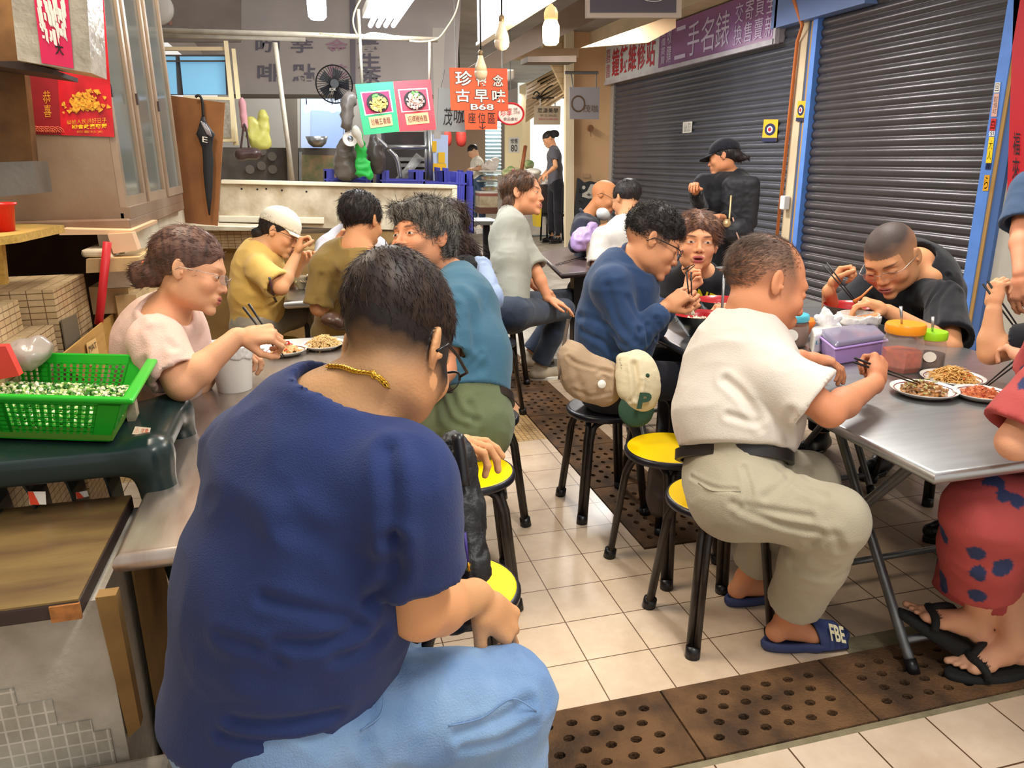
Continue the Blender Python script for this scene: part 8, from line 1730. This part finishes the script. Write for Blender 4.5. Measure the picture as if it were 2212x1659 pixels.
def slipper(an, t, label, par, s=1.):
    t = nrm(V(t[0], t[1], 0)); sd_ = V(t[1], -t[0], 0); g = lambda a, b, z: V(an[0], an[1], 0)+t*a*s+sd_*b*s+V(0, 0, z)
    n = 30; ring = lambda k, z, dz=0: [g(.068+math.cos(q)*(.140+k), math.sin(q)*((.050+k) if math.cos(q) > -.1 else (.041+k)), z+(.006*max(0, math.cos(q))**2 if dz else 0)) for q in np.linspace(0, 6.283, n, endpoint=False)]
    o = thing('slipper', label, 'slipper', (an[0], an[1], 0)); mb = MB(); mb.loft([ring(-.004, .001), ring(.004, .012), ring(.006, .026, 1), ring(.001, .034, 1), ring(-.006, .035, 1), ring(-.012, .026, 1)]); mb.build('sole', mat('slipper_blue', '#34406c', rough=.6, bump=.15, bscale=300), o, smooth=True)
    P = []
    for a in np.linspace(.095, .185, 9):
        w_ = .054-.05*abs(a-.13)**1.0; hgt = .092-.30*(a-.095); P.append([g(a-.015*math.sin(q), w_*math.cos(q), .016+hgt*math.sin(q)**.8*.80) for q in np.linspace(0, math.pi, 17)])
    mb = MB(); mb.grid(P, thick=(0, 0, -.007)); st = mb.build('strap', mat('slipper_blue', '#34406c'), o, smooth=True)
    return o, g, st
for k, lab in (('r', 'blue rubber slipper on the old man\'s nearer foot with cream lettering'), ('l', 'blue rubber slipper on the old man\'s farther foot, half hidden by stool legs')):
    hp, kn, an, t = DD['legs'][k]; o, g, st = slipper(an, t, lab, None)
    if k == 'r': text_on([g(.115, .035, .098), g(.165, .035, .080), g(.165, .062, .040), g(.115, .062, .055)], 0, 0, 1, 1, 'FBE', mat('cream_print', '#d9cfa8', rough=.6), 'lettering', st, .003, bold=.03)
chopsticks(D_(2003, 835, 2.42), D_(1846, 778, 2.20), 'black chopsticks in the fist of the elderly man in white', back=.012)
# ---- 14 man in black t-shirt
DE = lambda x, y, d: D_(x, y, d+.24)
pel = V(2.86, 3.12, .58); nk = DE(1985, 560, 3.18)
root, Hd, DD = person('large man with a shaved head in a black t-shirt bending over a bowl', (-.85, -.35), pel, nk, DE(1925, 560, 3.05), I(-.62, -.62, -.45), I(-.42, .78, -.35), skin='#d8986c', hs=1.26, hw=1.06, shirt=M_BLKT, trousers=(M_BLKT, {}), vox=.0038, cvox=.007,
    sl=DE(2040, 640, 2.98), sr=DE(1895, 600, 3.42), el=DE(2052, 752, 2.78), wl=DE(1918, 672, 2.86), er=DE(1800, 700, 3.35), wr=DE(1790, 628, 3.10), hands={'l': dict(fwd=I(-.85, .35, -.1), palm=I(-.3, -.7, .4), curl=(.5, .75, .85, .9), thumb=.7, s=1.05), 'r': dict(fwd=I(.45, .75, -.1), palm=I(.6, -.3, -.5), curl=(.8, .9, .95, .95), thumb=.7, s=1.05)},
    torso=(.21, .17, .21, .18, .215, .15), build=1.12, sleeve=.84, cuffr=1.2, armr=1.14, rough=.004, Hx=dict(eye=.22, fat=.012, brow='#241c1a'), neckcut=.075, neckr=1.1,
    ncol=shade('#4a3e3a', lambda X: (X[:, 2]+.005+.18*np.maximum(X[:, 1], 0)+.004*noise3(X, 70, 2))*14*((X[:, 2] > .047)|(X[:, 1] < .05))*(1-(np.abs(X[:, 0]) > .08)*(X[:, 2] < .03)*(np.abs(X[:, 1]) < .04))*(.78+.12*noise3(X, 25, 3))), creases=[([(1990, 660), (2030, 600), (2060, 590)], .010, .006), ([(2010, 700), (2020, 640), (2050, 600)], .012, .007), ([(2040, 700), (2070, 650), (2080, 620)], .014, .005)], feet=False, shoes=(M_BLK, M_BLK))
glasses(Hd, root, mat('thin_metal', '#b9a8a0'), M_GLASS, th=.0010, rim='thin', rh=.015)
chopsticks(DE(1852, 658, 2.98), DE(1782, 570, 3.02), 'black chopsticks held by the man in the black t-shirt')
mb = MB(); mb.tube([DE(1845, 652, 2.92), DE(1862, 640, 2.92), DE(1885, 618, 2.90)], [.010, .005, .004], 8); tag(mb.build('spoon', mat('spoon_orange', '#c8702c', rough=.4), smooth=True), 'orange spoon in the hand of the man in the black t-shirt', 'spoon')
# ---- 15 arm with chopsticks at the right margin
root, Hd, DD = person('person cropped by the right edge, only a bare forearm raising chopsticks shows', (-1, .1), V(2.78, 1.98, .58), V(2.62, 2.0, 1.10), V(2.56, 2.02, 1.28), (-1, .1, -.4), (-.3, 0, 1), skin='#dba27a', shirt=M_BLKT, trousers=(M_BLKT, {}), vox=.0042, cvox=.008,
    sr=D_(2330, 640, 2.72), sl=D_(2300, 720, 2.35), el=D_(2140, 762, 2.52), wl=D_(2146, 672, 2.50), er=D_(2420, 700, 2.9), wr=D_(2380, 650, 2.8), hands={'l': dict(fwd=I(.10, .95, 0), palm=I(.9, 0, .25), curl=(.75, .85, .9, .95), thumb=.7, s=.9)}, torso=MED, sleeve=.60, cuffr=1.1, armr=1.0, feet=False, shoes=(M_BLK, M_BLK))
hair_obj(Hd, root, H_BLK, CAPH, DOWN, n=300, L=.03, r=.002, vox=.008)
chopsticks(D_(2240, 770, 2.5), D_(2128, 610, 2.5), 'black chopsticks raised in the hand at the right margin')
# ---- 16 woman in red dotted dress
M_DRESS = mat_vc('dress_print', rough=.85, bump=.2, bscale=300)
def dress_col(P):
    C = np.tile(np.array(srgb('#b04a48')[:3]), (len(P), 1)); rg = np.random.RandomState(5); c = np.array(srgb('#2e3860')[:3])
    ctr = P[rg.choice(len(P), 46)]; r = rg.uniform(.014, .025, 46)
    for q, rr in zip(ctr, r): m_ = np.sqrt(((P-q)**2*np.array([1, 1, .45])).sum(1)) < rr; C[m_] = c
    return C*(1+.05*noise3(P, 12, 3))[:, None]
root, Hd, DD = person('person in a rust red dress with navy spots cropped by the right edge', (-.98, .12), V(2.13, 1.28, .58), V(2.16, 1.36, 1.06), V(2.12, 1.38, 1.25), (-1, .1, -.3), (-.2, 0, 1), skin='#e0a684', shirt=M_DRESS, trousers=(M_DRESS, dict(thigh=.12, knee=.105, hem=.10, len=.62, col=dress_col)), shirtcol=dress_col, vox=.004, cvox=.007,
    sl=D_(2330, 760, 1.78), sr=D_(2300, 690, 2.2), el=D_(2195, 955, 1.80), wl=D_(2290, 900, 1.95), er=D_(2260, 820, 2.3), wr=D_(2230, 790, 2.35), torso=MED, sleeve=.88, cuffr=1.25, armr=1.12, hem=-.12, knee={'l': az(2130, 1110, .56), 'r': az(2150, 1040, .56)}, ankle={'l': az(2112, 1330, .16), 'r': az(2190, 1385, .11)}, toe={'l': I(-.85, .42, .15), 'ul': I(.42, .85, -.2), 'r': (-.97, .15, 0)}, rough=.006)
hair_obj(Hd, root, H_BLK, CAPH, DOWN, n=300, L=.03, r=.002, vox=.008)
S = Sdf(); kn = DD['legs']['r'][1]; S.cyl(kn-V(0, 0, .0), kn-V(-.02, 0, .36), .10, .12, .02); S.cyl(kn-V(0, 0, .2), kn-V(-.02, 0, .40), .085, .105, .003, 's'); P, Q = S.mesh(.007); P = crease(P, Q, (), .012, 9, 6, (1, 1, .4)); mk('skirt', P, Q, M_DRESS, root, cols=dress_col(P))
for k, lab in (('l', 'black wedge sandal with frayed strap on the lifted foot at the right'), ('r', 'black wedge sandal on the foot at the right margin')):
    hp, kn, an, t = DD['legs'][k]; t = nrm(t); up_ = nrm(I(.42, .85, -.2)-t*np.dot(I(.42, .85, -.2), t)) if k == 'l' else V(0, 0, 1); sd_ = np.cross(t, up_); g = lambda a, b, c: an+t*a+sd_*b+up_*c
    o = thing('sandal', lab, 'sandal', (an[0], an[1], 0)); n = 28; z0 = -.088
    def rg_(k_, c, tp=0.): return [g(.065+math.cos(q)*(.130+k_), math.sin(q)*(.044+k_), c-tp*(1-math.cos(q))*.5) for q in np.linspace(0, 6.283, n, endpoint=False)]
    mb = MB(); mb.loft([rg_(-.006, z0-.022, .030), rg_(.002, z0-.018, .030), rg_(.003, z0, 0), rg_(-.005, z0+.002, 0)]); mb.build('sole', mat('sandal_black', '#1a1a1a', rough=.8, bump=.3, bscale=200), o, smooth=True)
    mb = MB(); mb.tube(crv([g(.10, .048, z0+.0), g(.11, .040, z0+.03), g(.125, .0, z0+.045), g(.11, -.040, z0+.03), g(.10, -.048, z0)], 5), .012, 8); mb.tube(crv([g(.125, 0, z0+.045), g(.06, .03, z0+.07), g(.0, .046, z0+.02)], 5), .011, 8); mb.build('strap', mat('sandal_black', '#1a1a1a'), o, smooth=True)
    mb = MB(); rg = random.Random(2)
    for q in range(120):
        a = rg.uniform(-.04, .04); p_ = g(.12-abs(a)*.4, a, z0+.045-abs(a)*.3); mb.tube([p_, p_+up_*rg.uniform(.006, .016)+t*rg.uniform(-.01, .01)+sd_*rg.uniform(-.008, .008)], [.0012, .0005], 4)
    tag(mb.build('frayed_edge', mat('sandal_black', '#1a1a1a'), o), kind='stuff')
chopsticks(D_(2125, 838, 2.42), D_(2240, 745, 2.30), 'black chopsticks reaching in from the right over the red sauced plate')
# ---- 17 standing person at the right edge
root, Hd, DD = person('standing person in a dark blue shirt at the right edge, arm hanging down', (-.5, -.9), V(3.42, 2.60, .95), V(3.42, 2.62, 1.47), V(3.40, 2.60, 1.66), (-.6, -.8, -.2), (0, 0, 1), skin='#d2906e', shirt=cloth('steel_blue', '#3c506c'), trousers=(cloth('royal_blue', '#24407c'), {}), legs='stand', vox=.006, cvox=.009,
    sr=D_(2225, 400, 3.45), sl=D_(2420, 400, 3.7), er=D_(2208, 500, 3.4), wr=D_(2204, 590, 3.3), hands={'r': dict(fwd=I(-.1, -1, -.1), palm=I(.7, 0, .4), curl=(.4, .5, .6, .7), s=1.1)}, torso=MED, sleeve=.85, cuffr=1.2, armr=1.2, feet=False, shoes=(M_BLK, M_BLK))
hair_obj(Hd, root, H_BLK, CAPH, DOWN, n=300, L=.03, r=.002, vox=.008)
# ---- 18 backpack person
pel = D_(1565, 510, 5.75); nk = D_(1578, 372, 5.75)
root, Hd, DD = person('standing person in black with a black cap and backpack by the far shutter', (-.75, .65), V(*pel[:2], .92), nk, D_(1562, 342, 5.7), I(-.8, -.1, .3), I(.0, 1, 0), skin='#c98860', hs=1.05, shirt=cloth('jet', '#17171c', rough=.7), trousers=(cloth('jet_trousers', '#1b1b22'), {}), legs='stand', vox=.007, cvox=.010, longs=True,
    sl=D_(1520, 395, 5.75), sr=D_(1612, 400, 5.6), wl=D_(1502, 412, 5.4), el=D_(1510, 450, 5.65), wr=D_(1560, 470, 5.4), torso=BIG, rough=.010, Hx=dict(eye=.2), feet=False, shoes=(M_BLK, M_BLK), build=.98)
hair_obj(Hd, root, H_BLK, [('e', (0, -.02, .03), (.082, .10, .08)), ('-', (0, .11, -.03), (.085, .09, .1)), ('e', (0, -.10, -.01), (.045, .04, .03), .03), ('e', (0, -.14, -.03), (.02, .045, .02), .03)], DOWN, n=300, L=.04, r=.002, vox=.008)
cap(Hd, root, cloth('cap_black', '#1e1e26'), vox=.007, label='black cap')
S = Sdf(); mb = MB()
bp = thing('backpack', 'black backpack with a round charm worn by the person in the black cap', 'backpack', D_(1600, 460, 5.5))
S = Sdf(); S.box(D_(1598, 440, 5.50), (.13, .07, .19), frame(_f*V(1, 1, 0), (0, 0, 1)), .06, .02); S.ell(D_(1596, 500, 5.42), (.11, .06, .09), None, .03); P, Q = S.mesh(.009); P = crease(P, Q, (), .006, 14, 8); mk('bag_body', P, Q, mat('backpack_black', '#202026', rough=.6), bp)
mb = MB(); mb.tube(crv([D_(1592, 385, 5.5), D_(1582, 400, 5.45), D_(1578, 440, 5.40), D_(1575, 478, 5.38)], 4), .007, 6); mb.lathe(D_(1570, 482, 5.37), [(0, .008), (.028, .006), (.030, 0), (.02, -.004)], 18, axis=-_f); mb.build('charm', mat('gold_charm', '#c8a878', rough=.35, metal=.5), bp, smooth=True)
mb = MB(); mb.tube(crv([D_(1583, 470, 5.38), D_(1590, 500, 5.36), D_(1600, 525, 5.36)], 4), .006, 6); mb.build('zip_pull', mat('zip_pink', '#b08878', rough=.5), bp, smooth=True)
# ---- 19, 20 distant people
def pxh(x, y, d): return D_(x, y, d)
d = 13.3
root, Hd, DD = person('distant worker with a ponytail in a dark grey t-shirt bending over the back counter', (-.9, -.2), D_(1200, 395, d), D_(1196, 318, d), D_(1186, 302, d), I(-.85, -.5, -.1), I(-.4, .9, 0), skin='#dba27a', hs=1.12, shirt=cloth('dim_grey', '#5c5c66'), trousers=(cloth('ink_trousers', '#26262e'), {}), legs='stand', vox=.012, cvox=.018, sgap=.02,
    sl=D_(1196, 328, d-.2), sr=D_(1200, 328, d+.2), el=D_(1200, 360, d-.3), wl=D_(1182, 375, d-.4), er=D_(1190, 362, d+.2), wr=D_(1172, 380, d+.1), torso=MED, feet=False, shoes=(M_BLK, M_BLK), Hx=dict(eye=.2))
hair_obj(Hd, root, H_BLK, CAPH+[('e', (0, -.11, .07), (.03, .05, .04), .02), ('e', (0, -.15, .03), (.02, .05, .06), .02)], DOWN, n=0, vox=.012)
d = 15.2
root, Hd, DD = person('distant person in a white t-shirt with a dark strap looking down by the display case', (-.8, -.5), D_(1032, 385, d), D_(1030, 342, d), D_(1022, 328, d), I(-.75, -.6, -.2), I(-.3, .9, 0), skin='#e0b08c', hs=1.1, shirt=cloth('white_far', '#ece8da'), trousers=(cloth('far_jeans', '#4c6484'), {}), legs='stand', vox=.014, cvox=.02, sgap=.02,
    sl=D_(1034, 350, d-.2), sr=D_(1026, 350, d+.1), el=D_(1036, 366, d-.2), wl=D_(1018, 365, d-.5), torso=MED, feet=False, shoes=(M_WHITEP, M_WHITEP), Hx=dict(eye=.2))
hair_obj(Hd, root, H_BLK, CAPH, DOWN, n=0, vox=.014)
# ---- beige bag and cap hanging on the man in the blue jacket
sbg = thing('shoulder_bag', 'beige canvas shoulder bag with a badge at the blue jacketed man\'s hip', 'bag', D_(1275, 820, 2.86))
M_BEI = mat('canvas_beige', '#b89e82', rough=.85, noise=.12, nscale=5, col2='#a88e74', bump=.25, bscale=260)
S = Sdf(); d0 = 2.84; R_ = frame(_f*V(1, 1, 0), (0, 0, 1))
for x, y, rx, ry in ((1245, 800, 36, 52), (1285, 822, 50, 50), (1312, 830, 28, 44), (1232, 770, 22, 30)): c = D_(x, y, d0); S.ell(c, (rx*d0/F, .055, ry*d0/F), R_, .05)
S.cone(D_(1228, 765, d0), D_(1226, 742, d0), .024, .012, .02)
P, Q = S.mesh(.006); N = normals(P, Q); P = crease(P, Q, [([(1215, 775), (1260, 790), (1330, 795)], .007, .006), ([(1225, 780), (1240, 830), (1260, 870)], .012, .005), ([(1300, 800), (1325, 820), (1320, 850)], .008, .006), ([(1230, 850), (1270, 868), (1320, 860)], .008, .004), ([(1280, 800), (1310, 790), (1335, 800)], .008, .005)], .004, 12, 4); mk('bag_body', P, Q, M_BEI, sbg)
mb = MB(); mb.tube(crv([D_(1213, 780, d0-.03), D_(1218, 745, d0-.02), D_(1226, 700, d0), D_(1228, 690, d0)], 4), .007, 8); mb.tube([D_(1207, 820, d0-.03), D_(1213, 780, d0-.03)], .004, 6); mb.build('strap', mat('strap_dark', '#5a4c40', rough=.8), sbg, smooth=True)
mb = MB(); c = D_(1300, 830, d0-.075); mb.lathe(c, [(0, .004), (.014, .003), (.016, 0)], 20, axis=-_f); mb.build('round_badge', M_WHITE, sbg, smooth=True)
hc = thing('baseball_cap', 'cream and green baseball cap with a letter P hanging beside the beige bag', 'cap', D_(1378, 840, 2.78)); d1 = 2.76
M_CAPC = mat('cap_cream', '#dccfae', rough=.85, bump=.2, bscale=260); M_CAPG = mat('cap_green', '#2c4a38', rough=.85, bump=.2, bscale=260)
S = Sdf(); S.ell(D_(1380, 825, d1), (46*d1/F, .060, 70*d1/F), frame(I(0, 0, 1), I(-.12, 1, 0)), .03); S.cone(D_(1343, 775, d1), D_(1350, 840, d1-.01), .018, .022, .03)
P, Q = S.mesh(.005); P = crease(P, Q, [([(1362, 775), (1362, 820), (1370, 870)], .010, .012), ([(1395, 815), (1370, 840), (1352, 875)], .006, .004), ([(1405, 812), (1415, 840), (1412, 870)], .004, .0015)], .002, 16, 4); mk('crown', P, Q, M_CAPC, hc)
S = Sdf(); S.ell(D_(1374, 885, d1-.01), (39*d1/F, .018, 38*d1/F), frame(I(0, 0, 1), I(-.12, 1, 0)), .02); P, Q = S.mesh(.005); mk('brim', P, Q, M_CAPG, hc)
mb = MB(); mb.lathe(D_(1399, 811, d1-.058), [(0, .003), (.007, .002), (.008, -.003)], 14, axis=-_f); mb.build('button', M_CAPG, hc, smooth=True)
q = [D_(x, y, d1-.068) for x, y in ((1382, 848), (1409, 848), (1404, 883), (1375, 883))]; text_on(q, 0, 0, 1, 1, 'P', M_CAPG, 'lettering', hc, .002, bold=.05)
text_on([D_(x, y, d1-.03) for x, y in ((1336, 776), (1340, 774), (1344, 796), (1340, 798))], 0, 0, 1, 1, 'C\nL\nA\nS', M_INK, 'lettering', hc, .012)
blob('dark_backpack', mat('dark_brown_bag', '#3c302c', rough=.6), 'dark bag leaning on the stool legs beside the man in the blue jacket', 'bag', [(1425, 1030, 16, 60, .07), (1418, 1080, 14, 40, .06)], 2.5, .01, rough=.008)
for o in bpy.data.objects:
    if '_w' in o.keys(): del o['_w']
